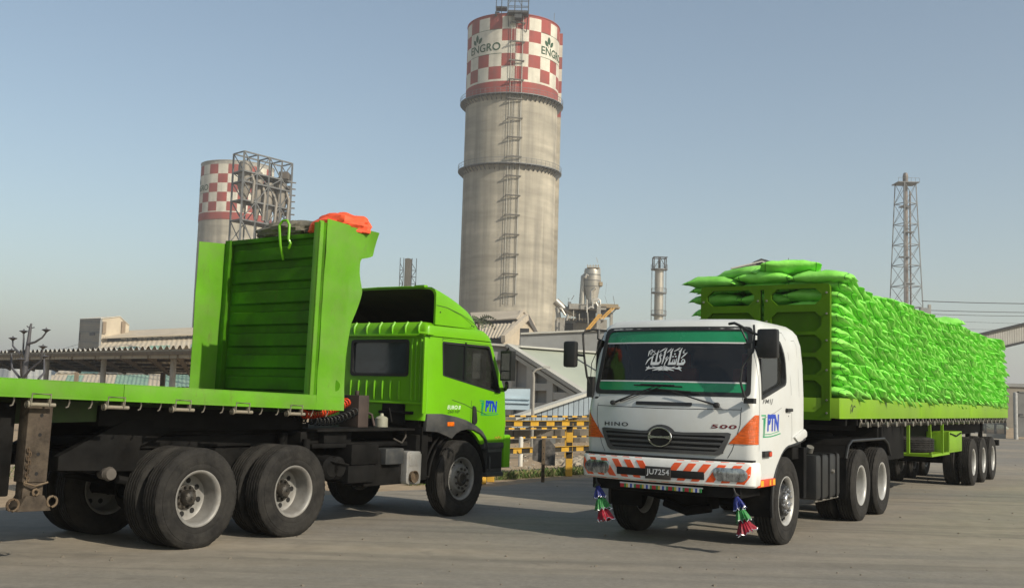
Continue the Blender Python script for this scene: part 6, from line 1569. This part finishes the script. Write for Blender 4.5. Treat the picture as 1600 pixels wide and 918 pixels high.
def gx(px, z):      # point on the gable plane at photo column px and height z
    t = 0; P0 = Ap; dd = Vector((gdir.x, gdir.y, 0)); best = None
    for i in range(400):
        q = P0+dd*(i/200-.5); 
        pr_ = np.array([q.x, q.y, z-CAM_H]); u = 800+CAM_F*(pr_@_R)/(pr_@_F)
        if best is None or abs(u-px) < best[0]: best = (abs(u-px), q)
    q = best[1]; return Vector((q.x, q.y, z))
def ztop(p): t = (p.x-Ap.x)/gdir.x; return Ap.z+gdir.z*t if t > 0 else Ap.z-gdir.z*t*-1
for px in (801, 833, 865, 900):
    p = gx(px, 2.2); zt_ = Ap.z+gdir.z*max(0, (p.x-Ap.x)/gdir.x)-.4; mb = MB(); q = p-rdu*.12; mb.beam(Vector((q.x, q.y, 0)), Vector((q.x, q.y, zt_)), .42, .35, up=tuple(rdu)); mb.build('frame_post', frm, ss_, smooth=None)
for (p0, p1, py) in ((833, 865, 604), (865, 915, 618), (833, 865, 634), (801, 833, 610)):
    zz_ = at(p0, py, gx(p0, 2.2).y).z; p = gx(p0, zz_)-rdu*.1; q = gx(p1, zz_)-rdu*.1; mb = MB(); mb.beam(p, q, .3, .38); mb.build('frame_rail', frm, ss_, smooth=None)
# ridge monitor
mb = MB(); m0 = Ap+Vector((-.6, 0, -.1)); mb.hexa([m0+Vector((-1.3, 0, -.9)), m0+Vector((.9, 0, -.5)), m0+far+Vector((.9, 0, -.5)), m0+far+Vector((-1.3, 0, -.9)), m0+Vector((-1.2, 0, .25)), m0+Vector((.75, 0, .15)), m0+far+Vector((.75, 0, .15)), m0+far+Vector((-1.2, 0, .25))])
mb.build('ridge_monitor', gclad, ss_, smooth=None)
mb = MB(); quad(mb, m0+Vector((-1.4, -.3, .22)), m0+Vector((1.05, -.3, .12)), m0+far+Vector((1.05, 0, .12)), m0+far+Vector((-1.4, 0, .22)), th=.1); mb.build('monitor_roof', lclad, ss_, smooth=None)
for i in range(3, 7):
    p = m0+far*(i*.045); q = m0+far*(i*.045+.036); mb = MB(); mb.hexa([p+Vector((.85, 0, -.35)), q+Vector((.85, 0, -.35)), q+Vector((.90, 0, -.35)), p+Vector((.90, 0, -.35)), p+Vector((.80, 0, .02)), q+Vector((.80, 0, .02)), q+Vector((.85, 0, .02)), p+Vector((.85, 0, .02))]); mb.build('monitor_opening', darkg if i % 2 else whitet, ss_, smooth=None)
recentre(ss_)

# pale blue sheet, ramp conveyor, lamp pole
cs_ = B_('sheet_hoarding', 'pale blue sheet metal hoarding standing beside the green cab door', 'hoarding')
mb = MB(); a = at(776, 607, 42); b = at(828.5, 607, 42); wall(mb, a, b, 1.2, a.z, b.z, th=.08); mb.build('sheet', pm('pale_blue_sheet', (.45, .56, .62), .55, var=.12, scale=.8, dirt=(.35, .42, .45), dirt_amt=.5, dscale=1), cs_, smooth=None)
for px in (781, 804, 827): p = at(px, 640, 42.2); mb = MB(); mb.box(p.x-.05, p.x+.05, p.y, p.y+.1, 0, a.z-.05); mb.build('post', steelf, cs_, smooth=None)
mb = MB(); mb.box(a.x, b.x, 41.93, 41.985, a.z-.55, a.z-.5); mb.box(a.x, b.x, 41.93, 41.985, 1.6, 1.65); mb.build('rail', pm('blue_rail', (.4, .5, .55), .5), cs_, smooth=None)
recentre(cs_)
rp = B_('ramp_conveyor', 'blue grey ribbed conveyor casing rising to the right behind the barrier', 'conveyor')
a = at(800, 655, 37); b = at(935, 610, 43); 
for i in range(16):
    t0, t1 = i/16, (i+1)/16-.006; p = a.lerp(b, t0); q = a.lerp(b, t1); h = .38+.5*t0; h2 = .38+.5*t1; mb = MB()
    mb.hexa([p-Vector((0, 0, h)), q-Vector((0, 0, h2)), q-Vector((0, -1.6, h2)), p-Vector((0, -1.6, h)), p, q, q+Vector((0, 1.6, 0)), p+Vector((0, 1.6, 0))]); mb.build('side_panel', pm('blue_grey_sheet', (.24, .29, .33), .55, var=.12, scale=1), rp, smooth=None, bevel=.02)
mb = MB(); mb.beam(a+Vector((0, -.1, .05)), b+Vector((0, -.1, .05)), .3, .12); mb.build('top_cap', lclad, rp, smooth=None)
mb = MB()
for t in (.45, .95): p = a.lerp(b, t); mb.box(p.x-.1, p.x+.1, p.y+.3, p.y+.5, 0, p.z-1.2)
mb.build('support', steelf, rp, smooth=None); recentre(rp)
dw = B_('low_wall', 'low dark brown wall behind the striped barriers', 'wall')
mb = MB(); a = at(740, 690, 38.5); b = at(985, 690, 44); wall(mb, a, b, 0, .92, 1.0, th=.2); mb.build('wall', pm('dark_brown_wall', (.11, .098, .08), .9, var=.3, scale=1.5, bump=.3, dirt=(.18, .15, .11), dirt_amt=.5), dw, smooth=None)
for k in range(9): p = a.lerp(b, k/8); mb = MB(); mb.box(p.x-.12, p.x+.12, p.y-.16, p.y-.01, 0, 1.0); mb.build('pier', pm('dark_brown_wall', (.11, .1, .08)), dw, smooth=None)
recentre(dw)
lo_ = B_('lamp_post', 'thin grey lamp post with a bent arm in front of the framed gable', 'street lamp')
mb = MB(); p = at(832, 658, 33); mb.tube([(p.x, 33, 0), (p.x, 33, at(832, 590, 33).z), at(833, 582, 33), at(838, 577, 33), at(853, 573, 33)], [.05, .045, .04, .035, .03], 8); mb.build('pole', conc, lo_); q = at(854, 573, 33); mb = MB(); mb.box(q.x-.1, q.x+.12, q.y-.05, q.y+.05, q.z-.04, q.z+.03); mb.build('lamp_head', lclad, lo_); recentre(lo_)

# process plant right of the tower
pp = B_('process_vessel', 'shiny steel process vessel with pipes on a platform right of the tall tower', 'vessel')
D = 190
def V(px, py, D=D): return at(px, py, D)
c = V(924, 490); s_ = D/1661
mb = MB(); mb.lathe([(V(924, 475).z, 1.1), (V(924, 462).z, 1.15), (V(924, 448).z, 1.45), (V(924, 424).z, 1.45), (V(924, 420).z, 1.35), (V(924, 417.5).z, .6), (V(924, 417).z, .01)], (c.x, c.y, 0), n=24); mb.build('shell', vess, pp, smooth=40)
for y in (430, 439, 448): mb = MB(); z = V(924, y).z; mb.lathe([(z, 1.45), (z, 1.52), (z+.12, 1.52), (z+.12, 1.45)], (c.x, c.y, 0), n=24); mb.build('band', steelf, pp)
mb = MB(); mb.tube([V(909, 476), V(911, 440), V(911, 432), V(914, 430)], [.55, .45, .4, .4], 12); mb.tube([V(914, 434, 188), V(917, 429, 188), V(919, 431, 188)], .3, 10); mb.tube([V(924, 475, 187), V(924, 455, 187), V(930, 450, 187)], .3, 10); mb.build('side_duct', vess, pp, smooth=40)
mb = MB()
for pts in ([(917, 488), (917, 467), (935, 466), (938, 470), (938, 476)], [(926, 480), (926, 470), (936, 468)], [(919, 482), (923, 479), (928, 481)], [(934, 478), (931, 472)]):
    mb.tube([V(*p, 186) for p in pts], .13, 8)
mb.build('pipework', pm('white_pipe', (.55, .53, .48), .4, metal=.3), pp)
mb = MB(); mb.box(V(917, 419).x, V(936, 419).x, D-1.5, D+1.5, V(924, 419.5).z, V(924, 418.6).z)
for px in (918, 922, 927, 931, 935): mb.beam(V(px, 419), V(px, 413), .1)
mb.beam(V(918, 415), V(936, 415), .08); mb.beam(V(937, 419), V(938, 445), .2); mb.beam(V(934, 420), V(936, 446), .12); mb.box(V(936, 440).x, V(941, 440).x, D-1, D+1, V(938, 447).z, V(938, 441).z); mb.beam(V(934, 410), V(932, 402), .06)
mb.build('top_platform', pm('yellow_brown_steel', (.32, .25, .15), .6, var=.2), pp, smooth=None); recentre(pp)
pf = B_('process_platform', 'concrete and steel process structure with yellow stairs under the steel vessel', 'structure')
mb = MB(); mb.box(V(888, 480).x, V(945, 480).x, D-3, D+5, V(915, 485).z, V(915, 477).z); mb.box(V(930, 480).x, V(936, 480).x, D-4, D-3.1, 0, V(933, 475).z); mb.box(V(952, 490).x, V(956, 490).x, D-2, D-1, 0, V(953, 489).z); mb.box(V(869, 500).x, V(882, 500).x, D-2, D+4, 0, V(875, 498).z); mb.box(V(882, 500).x, V(950, 500).x, D+2, D+8, 0, V(920, 497).z); mb.build('slab', conc, pf, smooth=None)
mb = MB(); mb.box(V(884, 505).x, V(896, 505).x, D+1, D+1.9, V(890, 516).z, V(890, 504).z); mb.box(V(900, 505).x, V(930, 505).x, D-1, D+1.9, V(915, 503).z, V(915, 486).z); mb.box(V(938, 485).x, V(952, 485).x, D-2.5, D-1.5, V(945, 496).z, V(945, 483).z); mb.build('dark_bay', darkg, pf, smooth=None)
mb = MB(); mb.box(V(936, 480).x, V(966, 480).x, D-3, D, V(950, 483).z, V(950, 481).z); mb.box(V(936, 480).x, V(964, 480).x, D-2.4, D-.5, V(950, 481).z, V(950, 476.5).z)
for px in range(936, 968, 3): mb.beam(V(px, 481, D-3), V(px, 476, D-3), .08)
mb.beam(V(936, 476, D-3), V(966, 476, D-3), .08); mb.beam(V(956, 489), V(963, 482), .2)
for k in range(14): mb.beam(V(870+5*k, 501, D-2), V(870+5*k, 496, D-2), .07)
mb.beam(V(870, 496, D-2), V(938, 499, D-2), .07); mb.build('landing', pm('yellow_brown_steel', (.3, .2, .1)), pf, smooth=None)
mb = MB(); ye = pm('stair_yellow', (.55, .30, .05), .6, var=.15)
for dx in (0, 4): mb.beam(V(916+dx, 515, D-5), V(936+dx, 491, D-5), .28); mb.beam(V(938+dx, 498, D-4), V(956+dx, 481, D-4), .25)
for k in range(14): t = k/13; mb.beam(V(916+20*t, 515-24*t, D-5), V(920+20*t, 515-24*t, D-5), .12)
mb.build('stair', ye, pf, smooth=None)
mb = MB(); mb.tube([V(868, 470), V(880, 482), V(893, 489), V(905, 493)], [.7, .7, .55, .4], 12); mb.tube([V(871, 480), V(873, 497)], .45, 10); mb.tube([V(885, 500, D-4), V(888, 491, D-4), V(893, 495, D-4)], .3, 10); mb.tube([V(894, 487), V(915, 498), V(920, 502)], .25, 8)
mb.tube([V(874, 482, D-4), V(877, 482, D-4), V(883, 492, D-4)], .2, 8); mb.tube([V(918, 488, D-4), V(919, 510, D-4)], .12, 6); mb.tube([V(896, 485, D-4), V(896, 500, D-4)], .1, 6); mb.tube([V(905, 490, D-4), V(905, 500, D-4)], .08, 6); mb.build('inclined_duct', vess, pf, smooth=40)
mb = MB(); mb.box(V(887, 475).x, V(892, 475).x, D-1, D, V(890, 480).z, V(890, 472).z); mb.beam(V(893, 468), V(897, 461), .12); mb.beam(V(887, 466), V(890, 466), .08); mb.beam(V(888.5, 466), V(888.5, 474), .06); mb.beam(V(945, 462), V(950, 478), .05); mb.beam(V(958, 462), V(961, 478), .08); mb.beam(V(948, 442), V(946, 460), .03); mb.build('masts', steelf, pf, smooth=None)
recentre(pf)

# stack with platforms
def stack():
    s = B_('process_stack', 'slim pale steel stack with ring platforms and a square cage on top', 'chimney')
    D = 230; f = lambda px, py: at(px, py, D); x = f(1029.5, 460).x; sc = D/1661
    mb = MB(); mb.lathe([(0, 8*sc), (f(1029, 422).z, 7*sc), (f(1030, 421).z, 7*sc)], (x, D, 0), n=20); mb.build('shell', vess, s, smooth=40)
    for y, r in ((421, 13), (457.5, 12), (492, 12)):
        z = f(1030, y).z; mb = MB(); mb.lathe([(z-.12, 7*sc), (z-.12, r*sc), (z+.12, r*sc), (z+.12, 7*sc)], (x, D, 0), n=20)
        for k in range(14):
            a = k/14*2*pi; mb.beam((x+r*sc*cos(a), D+r*sc*sin(a), z), (x+r*sc*cos(a), D+r*sc*sin(a), z+1), .05)
        mb.lathe([(z+.97, r*sc-.03), (z+1.0, r*sc+.03), (z+1.03, r*sc)], (x, D, 0), n=20); mb.build('ring_platform', steelf, s, smooth=None)
    mb = MB(); z0 = f(1030, 421).z; z1 = f(1030, 402.5).z
    for dx in (-1, 1):
        for dy in (-1, 1): mb.beam((x+dx*9.5*sc, D+dy*9*sc, z0), (x+dx*9.5*sc, D+dy*9*sc, z1), .22)
    for z in (z1,):
        for dx in (-1, 1): mb.beam((x+dx*9.5*sc, D-9*sc, z), (x+dx*9.5*sc, D+9*sc, z), .2); mb.beam((x-9.5*sc, D+dx*9*sc, z), (x+(11.5)*sc, D+dx*9*sc, z), .2)
    mb.beam((x-9.5*sc, D-9*sc, z0), (x, D-9*sc, z1), .12); mb.beam((x+9.5*sc, D-9*sc, z0), (x, D-9*sc, z1), .12); mb.beam((x, D, z0), (x, D, z1), .5); mb.build('top_cage', pm('dark_steel', (.05, .05, .05)), s, smooth=None)
    mb = MB()
    for dx in (-11, 11):
        mb.beam((x+dx*sc, D, 0), (x+dx*sc, D, z0), .07); mb.beam((x+(dx-1.2)*sc, D, 0), (x+(dx-1.2)*sc, D, z0), .05)
        for k in range(60):
            z = f(1030, 500).z+k*.16*1.2
            if z < z0: mb.beam((x+dx*sc, D, z), (x+(dx-1.2)*sc, D, z), .04)
    mb.build('ladder', steelf, s, smooth=None); recentre(s)
stack()
# slim concrete stair tower
sl = B_('stair_tower', 'slim square concrete stair tower with steel landings above the green roof fairing', 'tower')
D = 235; f = lambda px, py: at(px, py, D); mb = MB(); zt = f(637, 403).z
p0 = f(631, 430); p1 = f(637.5, 430); p2 = f(642, 430)
mb.add([(p0.x, D+1, 0), (p1.x, D, 0), (p2.x, D+2, 0), (p1.x, D+3, 0), (p0.x, D+1, zt), (p1.x, D, zt), (p2.x, D+2, zt), (p1.x, D+3, zt)], [(3, 2, 1, 0), (4, 5, 6, 7), (0, 1, 5, 4), (1, 2, 6, 5), (2, 3, 7, 6), (3, 0, 4, 7)]); mb.build('shaft', tan, sl, smooth=None)
for (xa, xb) in ((624.5, 630), (643, 650)):
    mb = MB(); A_, B2 = f(xa, 430).x, f(xb, 430).x
    for x in (A_, B2): mb.beam((x, D, 0), (x, D, zt), .14)
    z = 20; k = 0
    while z < zt-1.5:
        mb.beam((A_, D, z), (B2, D, z), .14); mb.beam((A_ if k % 2 else B2, D, z), (B2 if k % 2 else A_, D, z+1.5), .12); z += 1.5; k += 1
    mb.build('steel_landing', steelf, sl, smooth=None)
recentre(sl)
# flare stack
fs_ = B_('flare_stack', 'tall guyed flare stack inside a tapering lattice tower above the sacks on the right', 'tower')
D = 260; f = lambda px, py: at(px, py, D); zt = f(1415, 287).z; zb = f(1422, 480).z
cx = f(1422, 480).x; top = (f(1430.5, 287).x-f(1399, 287).x)/2; bot_px = (1447-1396.5)/2*D/1661
cxt = (f(1430.5, 287).x+f(1399, 287).x)/2; tt = lambda z: top+(bot_px-top)*(zt-z)/(zt-zb)
an_ = radians(20)
def cr(i, z):
    r = tt(z)*.97; a = an_+i*pi/2+pi/4; return Vector((cxt+r*cos(a), D+r*sin(a), z))
zs = [0]+[zb*k/3 for k in range(1, 3)]+list(np.linspace(zb, zt, 7))
mb = MB()
for i in range(4): mb.beam(cr(i, 0), cr(i, zt), .2)
for z in zs[1:]:
    for i in range(4): mb.beam(cr(i, z), cr(i+1, z), .16)
mb.build('lattice_legs', steelf, fs_, smooth=None)
mb = MB()
for z0, z1 in zip(zs, zs[1:]):
    for i in range(4): mb.beam(cr(i, z0), cr(i+1, z1), .08); mb.beam(cr(i+1, z0), cr(i, z1), .08)
mb.build('cross_brace', steelf, fs_, smooth=None)
mb = MB(); mb.lathe([(0, .6), (zt+.5, .5), (zt+.5, .62), (f(1414, 276).z, .68), (f(1414, 271).z, .5), (f(1414, 270).z, .3)], (cxt, D, 0), n=16); mb.lathe([(0, .25), (zt-2, .22)], (cxt+1.0, D-.3, 0), n=8); mb.build('flare_pipe', pm('flare_steel', (.2, .17, .15), .6, metal=.3, var=.4, scale=.3), fs_)
mb = MB(); mb.box(cxt-2.6, cxt+2.6, D-2.4, D+2.4, zt-.1, zt+.1)
for i in range(6): x = cxt-2.6+i*1.04; mb.beam((x, D-2.4, zt), (x, D-2.4, zt+1.0), .06)
mb.beam((cxt-2.6, D-2.4, zt+1.0), (cxt+2.6, D-2.4, zt+1.0), .06); mb.build('top_platform', steelf, fs_, smooth=None)
mb = MB()
for k, y in enumerate((324, 363, 402, 443)): z = f(1418, y).z; mb.box(cxt-1.6+(.9 if k % 2 else 0), cxt+.8+(.9 if k % 2 else 0), D-1.2, D+.5, z-.1, z+.1)
mb.build('rest_platform', steelf, fs_, smooth=None); recentre(fs_)
# wires and their pole
pl = B_('utility_pole', 'short grey pole top with an insulator beside the lattice tower', 'utility pole')
mb = MB(); p = at(1452, 478, 150); mb.beam((p.x, 150, 0), (p.x, 150, p.z+.2), .35); mb.build('pole', conc, pl, smooth=None)
mb = MB(); mb.box(p.x-1.4, p.x-.1, 149.6, 150.2, p.z-1.2, p.z-.3); mb.build('transformer', gclad, pl, smooth=None); recentre(pl)
for i, (y0, y1, r) in enumerate(((470, 471.5, .055), (484, 485, .045), (490, 490.5, .035), (499, 503, .02), (511, 512, .02))):
    mb = MB(); a = at(1440, y0, 150); b = at(1750, y1+(2 if i < 3 else 4), 150)
    mb.tube([a.lerp(b, t)-Vector((0, 0, .7*4*t*(1-t)*.3)) for t in np.linspace(0, 1, 9)], r, 5)
    tag(mb.build('power_line', MATS['cable_black'], smooth=None), ['thickest and highest overhead cable crossing the sky at the right', 'second overhead cable just below the thick one at the right', 'third overhead cable close under the second at the right', 'faint thin wire fourth from the top at the right', 'lowest faint wire just above the conveyor gallery'][i], 'cable')
# conveyor gallery at the right
cg = B_('conveyor_gallery', 'enclosed grey ribbed conveyor gallery rising to the right behind the load', 'conveyor')
a = at(1530, 523, 88); b = at(1640, 497, 88)
n = 30
for i in range(n):
    t0, t1 = i/n, (i+1)/n-.004; p = a.lerp(b, t0); q = a.lerp(b, t1); mb = MB(); h = Vector((0, 0, 1.42)); w_ = Vector((0, 2.5, 0)); mb.hexa([p-h, q-h, q-h+w_, p-h+w_, p, q, q+w_, p+w_]); mb.build('side_sheet', pm('gallery_sheet', (.34, .33, .30), .7, var=.12, scale=.6), cg, smooth=None)
mb = MB(); mb.beam(a+Vector((0, -.1, .05)), b+Vector((0, -.1, .05)), .3, .18); mb.beam(a+Vector((0, 0, -1.46)), b+Vector((0, 0, -1.46)), .3, .2); mb.build('edge_beam', darkg, cg, smooth=None)
for px in (1640, 1536): p = at(px, 540, 89); mb = MB(); mb.box(p.x-.2, p.x+.2, 89, 89.4, 0, p.z); mb.build('trestle', steelf, cg, smooth=None) if px == 1640 else None
recentre(cg)
# roof with vent behind the load
vb = B_('vented_building', 'grey gabled building with a dark rooftop ventilator peeping over the sacks', 'building')
D = 130; f = lambda px, py: at(px, py, D); a = f(1143, 420); m = f(1190, 409); b = f(1228, 424); mb = MB()
vs = [Vector((a.x, D, 0)), Vector((b.x, D, 0)), Vector((b.x, D, b.z)), Vector((m.x, D, m.z)), Vector((a.x, D, a.z))]; o_ = Vector((3, 14, 0)); mb.add(vs+[v+o_ for v in vs], [(0, 1, 2, 3, 4), (9, 8, 7, 6, 5), (0, 5, 6, 1), (1, 6, 7, 2), (2, 7, 8, 3), (3, 8, 9, 4), (4, 9, 5, 0)]); mb.build('wall', pm('brownish_cladding', (.24, .22, .21), .8, var=.1, scale=.4), vb, smooth=None)
mb = MB(); mb.beam(a+Vector((-.1, -.1, .05)), m+Vector((0, -.1, .05)), .3, .15); mb.beam(m+Vector((0, -.1, .05)), b+Vector((0, -.1, .05)), .3, .15); mb.build('verge', lclad, vb, smooth=None)
mb = MB(); q0 = f(1181, 409); q1 = f(1207, 411); mb.box(q0.x, q1.x, D, D+2, q0.z-.4, q0.z+.1); mb.prism([(q0.x-.2, q0.z+.05), (q1.x+.2, q0.z-.25), (q1.x-.4, q0.z+.15), (q1.x-.9, q0.z+.3), (q0.x+.6, q0.z+.42)], 'y', D-.2, D+2.2); mb.beam(f(1232, 418), f(1232, 403), .06); mb.build('ventilator', darkg, vb, smooth=None); recentre(vb)

# striped barrier
yb = pm('barrier_yellow', (.60, .34, .03), .5, var=.12, scale=4, dirt=(.3, .2, .08), dirt_amt=.4, dscale=3); kb = pm('barrier_black', (.025, .022, .018), .7, var=.2, scale=4, dirt=(.12, .1, .07), dirt_amt=.3, spec=.2)
def barrier(label, p0, p1, posts, zrails, hrail, n, postw, grp='striped barriers beside the road'):
    r_ = empty('road_barrier', (p0[0], p0[1], 0), 0, label, 'barrier', grp); o = Vector((p0[0], p0[1], 0)); d = Vector((p1[0]-p0[0], p1[1]-p0[1], 0)); L_ = d.length; u = d/L_
    for z in zrails:
        mb = MB(); k = n
        for i in range(k):
            mb.beam(u*(L_*i/k)+Vector((0, 0, z)), u*(L_*(i+1)/k)+Vector((0, 0, z)), .05, hrail, m=i % 2)
        mb.beam(Vector((0, -.0, z-hrail/2))+Vector((.02, -.03, 0)), u*L_+Vector((.02, -.03, z-hrail/2)), .04, .014, m=2)
        if hrail > .1: mb.beam(Vector((0, -.0, z+hrail/2))+Vector((.02, -.03, 0)), u*L_+Vector((.02, -.03, z+hrail/2)), .04, .01, m=0)
        mb.build('rail', [yb, kb, steel], r_, smooth=None)
    for t in posts:
        mb = MB(); p = u*(L_*t); q = Vector((-u.y, u.x, 0))*.07
        segs = [0, .38, .75, .95, 1.16] if hrail > .1 else [0, zrails[0]]
        for i, (z0, z1) in enumerate(zip(segs, segs[1:])): mb.box(p.x-postw/2, p.x+postw/2, p.y+.04, p.y+.04+postw*.7, z0, z1, 0 if i % 2 == 0 else 1)
        mb.build('post', [yb, kb], r_, smooth=None, bevel=.01)
    return r_
barrier('front yellow and black striped road barrier with thick posts', (-.95, 20.6), (4.3, 27.3), (.12, .44, .92), (1.155, .60), .115, 30, .15)
b2 = barrier('thinner striped barrier standing a little behind the front one', (-.9, 27.0), (4.2, 33.5), (.1, .5, .9), (1.19, .86, .62), .05, 34, .08)
sp_ = empty('roadside_sign', (.73, 21.72, 0), 0, 'weathered grey plate seen from behind on a rusty roadside post', 'sign')
mb = MB(); mb.box(-.035, .035, -.03, .03, 0, .88); po = mb.build('post', rust, sp_, bevel=.006)
mb = MB(); mb.prism([(-.22, .44), (.02, .37), (.24, .33), (.24, .72), (.12, .84), (-.22, .87)], 'y', .035, .05); mb.build('plate', pm('dirty_plate', (.14, .13, .12), .8, var=.5, scale=9, dirt=(.03, .03, .03), dirt_amt=.6, dscale=14), sp_, smooth=None)
mb = MB()
for k in range(6): mb.lathe([(-.031, .001), (-.033, .012)], (0, 0, .1+.12*k), 'y', 8)
mb.build('post_hole', DARK, po)
bo = MB(); p = atz(813, 728, 0); bo.lathe([(0, .055), (.68, .055), (.72, .04), (.73, .001)], (p.x, p.y, 0), n=12); tag(bo.build('bollard', pm('bollard_white', (.6, .58, .52), .6, dirt=DUST, dirt_amt=.4)), 'short round white post standing in front of the soil bank', 'bollard')
kb_ = MB(); kb_.box(-.25, .25, -.1, .1, 0, .16); o = kb_.build('kerb_block', [yb], bevel=.02, smooth=None); o.location = (-.62, 20.75, 0); o.rotation_euler = (0, 0, .9); tag(o, 'low orange yellow block at the road edge by the green truck step', 'block')

# gate, wall and tank at the far right
gt_ = B_('steel_gate', 'tall dark grey sheet gate with pale pipe posts at the far right', 'gate')
D = 66; f = lambda px, py: at(px, py, D)
for px in (1587, 1640): p = f(px, 650); mb = MB(); mb.lathe([(0, .13), (f(px, 613).z, .13), (f(px, 612).z, .001)], (p.x, D, 0), n=12); mb.build('gate_post', rimwhite, gt_)
for i, px in enumerate((1590.5, 1603, 1616)):
    x0 = f(px, 650).x; x1 = f(px+11.5, 650).x
    for (z0, z1) in ((.15, f(px, 647).z-.05), (f(px, 647).z+.05, f(px, 611).z)): mb = MB(); mb.box(x0, x1, D, D+.06, z0, z1); mb.box(x0, x0+.08, D-.05, D, z0, z1); mb.box(x0, x1, D-.05, D, z1-.08, z1); mb.build('gate_sheet', pm('gate_grey', (.12, .12, .115), .6, var=.15, scale=2), gt_, smooth=None)
recentre(gt_)
fw = B_('mesh_fence', 'dark wire fence with a low pale plinth running behind the loaded trailer', 'fence')
x0 = f(1380, 650).x; x1 = f(1583, 650).x; mb = MB(); mb.box(x0, x1, D+1, D+1.3, 0, .28); mb.build('plinth', conc, fw, smooth=None)
mb = MB()
for i in range(14): x = x0+(x1-x0)*i/13; mb.beam((x, D+1.1, .25), (x, D+1.1, 3.0), .09)
for z in (.9, 1.9, 2.95): mb.beam((x0, D+1.1, z), (x1, D+1.1, z), .06)
mb.build('fence_frame', steelf, fw, smooth=None)
mb = MB()
for i in range(170): x = x0+(x1-x0)*i/169; mb.beam((x, D+1.12, .28), (x, D+1.12, 2.95), .025)
mb.build('fence_bars', steelf, fw, smooth=None, kind='stuff'); recentre(fw)
fb = B_('far_hall', 'low brown grey hall with a flat roof behind the gate at the far right', 'building')
a = at(1380, 598, 110); b = at(1700, 596, 110); mb = MB(); mb.box(a.x, b.x, 110, 125, 0, a.z); mb.build('wall', pm('dull_brown_wall', (.17, .155, .13), .85, var=.2, scale=.3, dirt=(.25, .23, .18), dirt_amt=.4, dscale=.3), fb, smooth=None)
mb = MB(); mb.box(a.x-.2, b.x, 109.8, 125, a.z, a.z+.35); mb.build('roof_edge', gclad, fb, smooth=None)
for i in range(12): x = a.x+3+i*1.75; mb = MB(); mb.box(x, x+.9, 109.9, 109.99, .2, 2.6); mb.build('doorway', darkg, fb, smooth=None)
recentre(fb)
# boundary wall and hut seen under the empty trailer
bw = B_('boundary_wall', 'grey boundary wall with pale posts glimpsed under the empty trailer', 'wall')
mb = MB(); a = at(-60, 645, 60); b = at(470, 645, 60); mb.box(a.x, b.x, 60, 60.2, 0, 1.35); mb.build('wall', pm('wall_greyblue', (.2, .21, .23), .8, var=.2, scale=.6), bw, smooth=None)
for px in (10, 60, 130, 168, 200, 260, 330, 400): p = at(px, 645, 60); mb = MB(); mb.box(p.x-.15, p.x+.15, 59.8, 60.0, 0, 1.5); mb.build('pillar', whitet, bw, smooth=None)
recentre(bw)

# vegetation
def leaves(mb, c, R_, n, sz, rg, m=2):
    for i in range(n):
        while True:
            p = Vector((rg.uniform(-1, 1), rg.uniform(-1, 1), rg.uniform(-1, 1)))
            if p.length < 1 and noise.noise(p*2.2+c) > -.15: break
        q = c+Vector((p.x*R_[0], p.y*R_[1], p.z*R_[2])); a = Vector((rg.gauss(0, 1), rg.gauss(0, 1), rg.gauss(0, .6))).normalized(); b = a.orthogonal().normalized()*sz*.45; a = a*sz
        mb.add([q-a-b*.3, q-b, q+a, q+b], [(0, 1, 2, 3)], rg.randrange(m))
def bush(label, p, R_, n, sz, cat='bush', seed=1):
    rg = random.Random(seed); t = empty('shrub', (p.x, p.y, 0), 0, label, cat)
    mb = MB()
    for k in range(5): a = rg.random()*6; mb.tube([(0, 0, 0), (R_[0]*.4*cos(a), R_[1]*.4*sin(a), R_[2]*.9)], [.05, .015], 5)
    mb.build('stem', rust, t)
    mb = MB(); leaves(mb, Vector((0, 0, R_[2])), R_, n, sz, rg); mb.build('foliage', [pm('leaf_olive', (.09, .11, .03), .7, var=.4, scale=2), pm('leaf_dry', (.16, .13, .05), .7, var=.4, scale=2)], t, smooth=None, recalc=False)
bush('dusty olive shrub seen through the gap under the empty trailer', atz(222, 680, 0), (1.3, 1.0, .68), 1600, .12, seed=4)
bush('small dusty shrub low behind the trailer legs on the left', atz(95, 700, 0), (1.0, .8, .55), 800, .1, seed=5)
pt = at(748, 497, 125); t = empty('palm_tree', (pt.x, pt.y, 0), 0, 'palm tree tips showing above the beige roof beside the fairing', 'tree')
mb = MB(); mb.tube([(0, 0, 0), (.1, 0, pt.z*.6), (0, 0, pt.z-.2)], [.22, .17, .14], 10); mb.build('trunk', rust, t)
mb = MB(); rg = random.Random(2)
for k in range(18):
    a = k*2*pi/18+rg.random()*.3; up_ = rg.uniform(.1, .9); L_ = 1.9
    P = [Vector((cos(a)*L_*s, sin(a)*L_*s, pt.z-.2+up_*L_*s*.8-1.1*s*s)) for s in np.linspace(0, 1, 8)]
    mb.tube(P, [.03]*7+[.008], 4)
    for i in range(1, 8):
        for s in (-1, 1):
            d = Vector((-sin(a), cos(a), -.4))*s*.45*(1-abs(i/8-.4)); q = P[i]; e = (P[i]-P[i-1])*.5; mb.add([q, q+e, q+d+e*1.8, q+d*.9+e], [(0, 1, 2, 3)])
mb.build('crown', [pm('palm_leaf', (.07, .10, .03), .6, var=.3, scale=2)], t, smooth=None, recalc=False)
# ---------------------------------------------------------------- haze
hz = MB(); hz.box(-2700, 2700, -400, 4200, -1, 108)
hm_ = bpy.data.materials.new('thin_haze'); hm_.use_nodes = True; N = hm_.node_tree.nodes; L = hm_.node_tree.links
N.remove(N["Principled BSDF"]); pv = N.new("ShaderNodeVolumePrincipled"); pv.inputs["Density"].default_value = .00065
pv.inputs["Color"].default_value = (.97, .96, .93, 1); pv.inputs["Anisotropy"].default_value = .2
L.new(pv.outputs[0], N["Material Output"].inputs["Volume"])
h_ = hz.build('haze', hm_, smooth=None, kind='stuff')
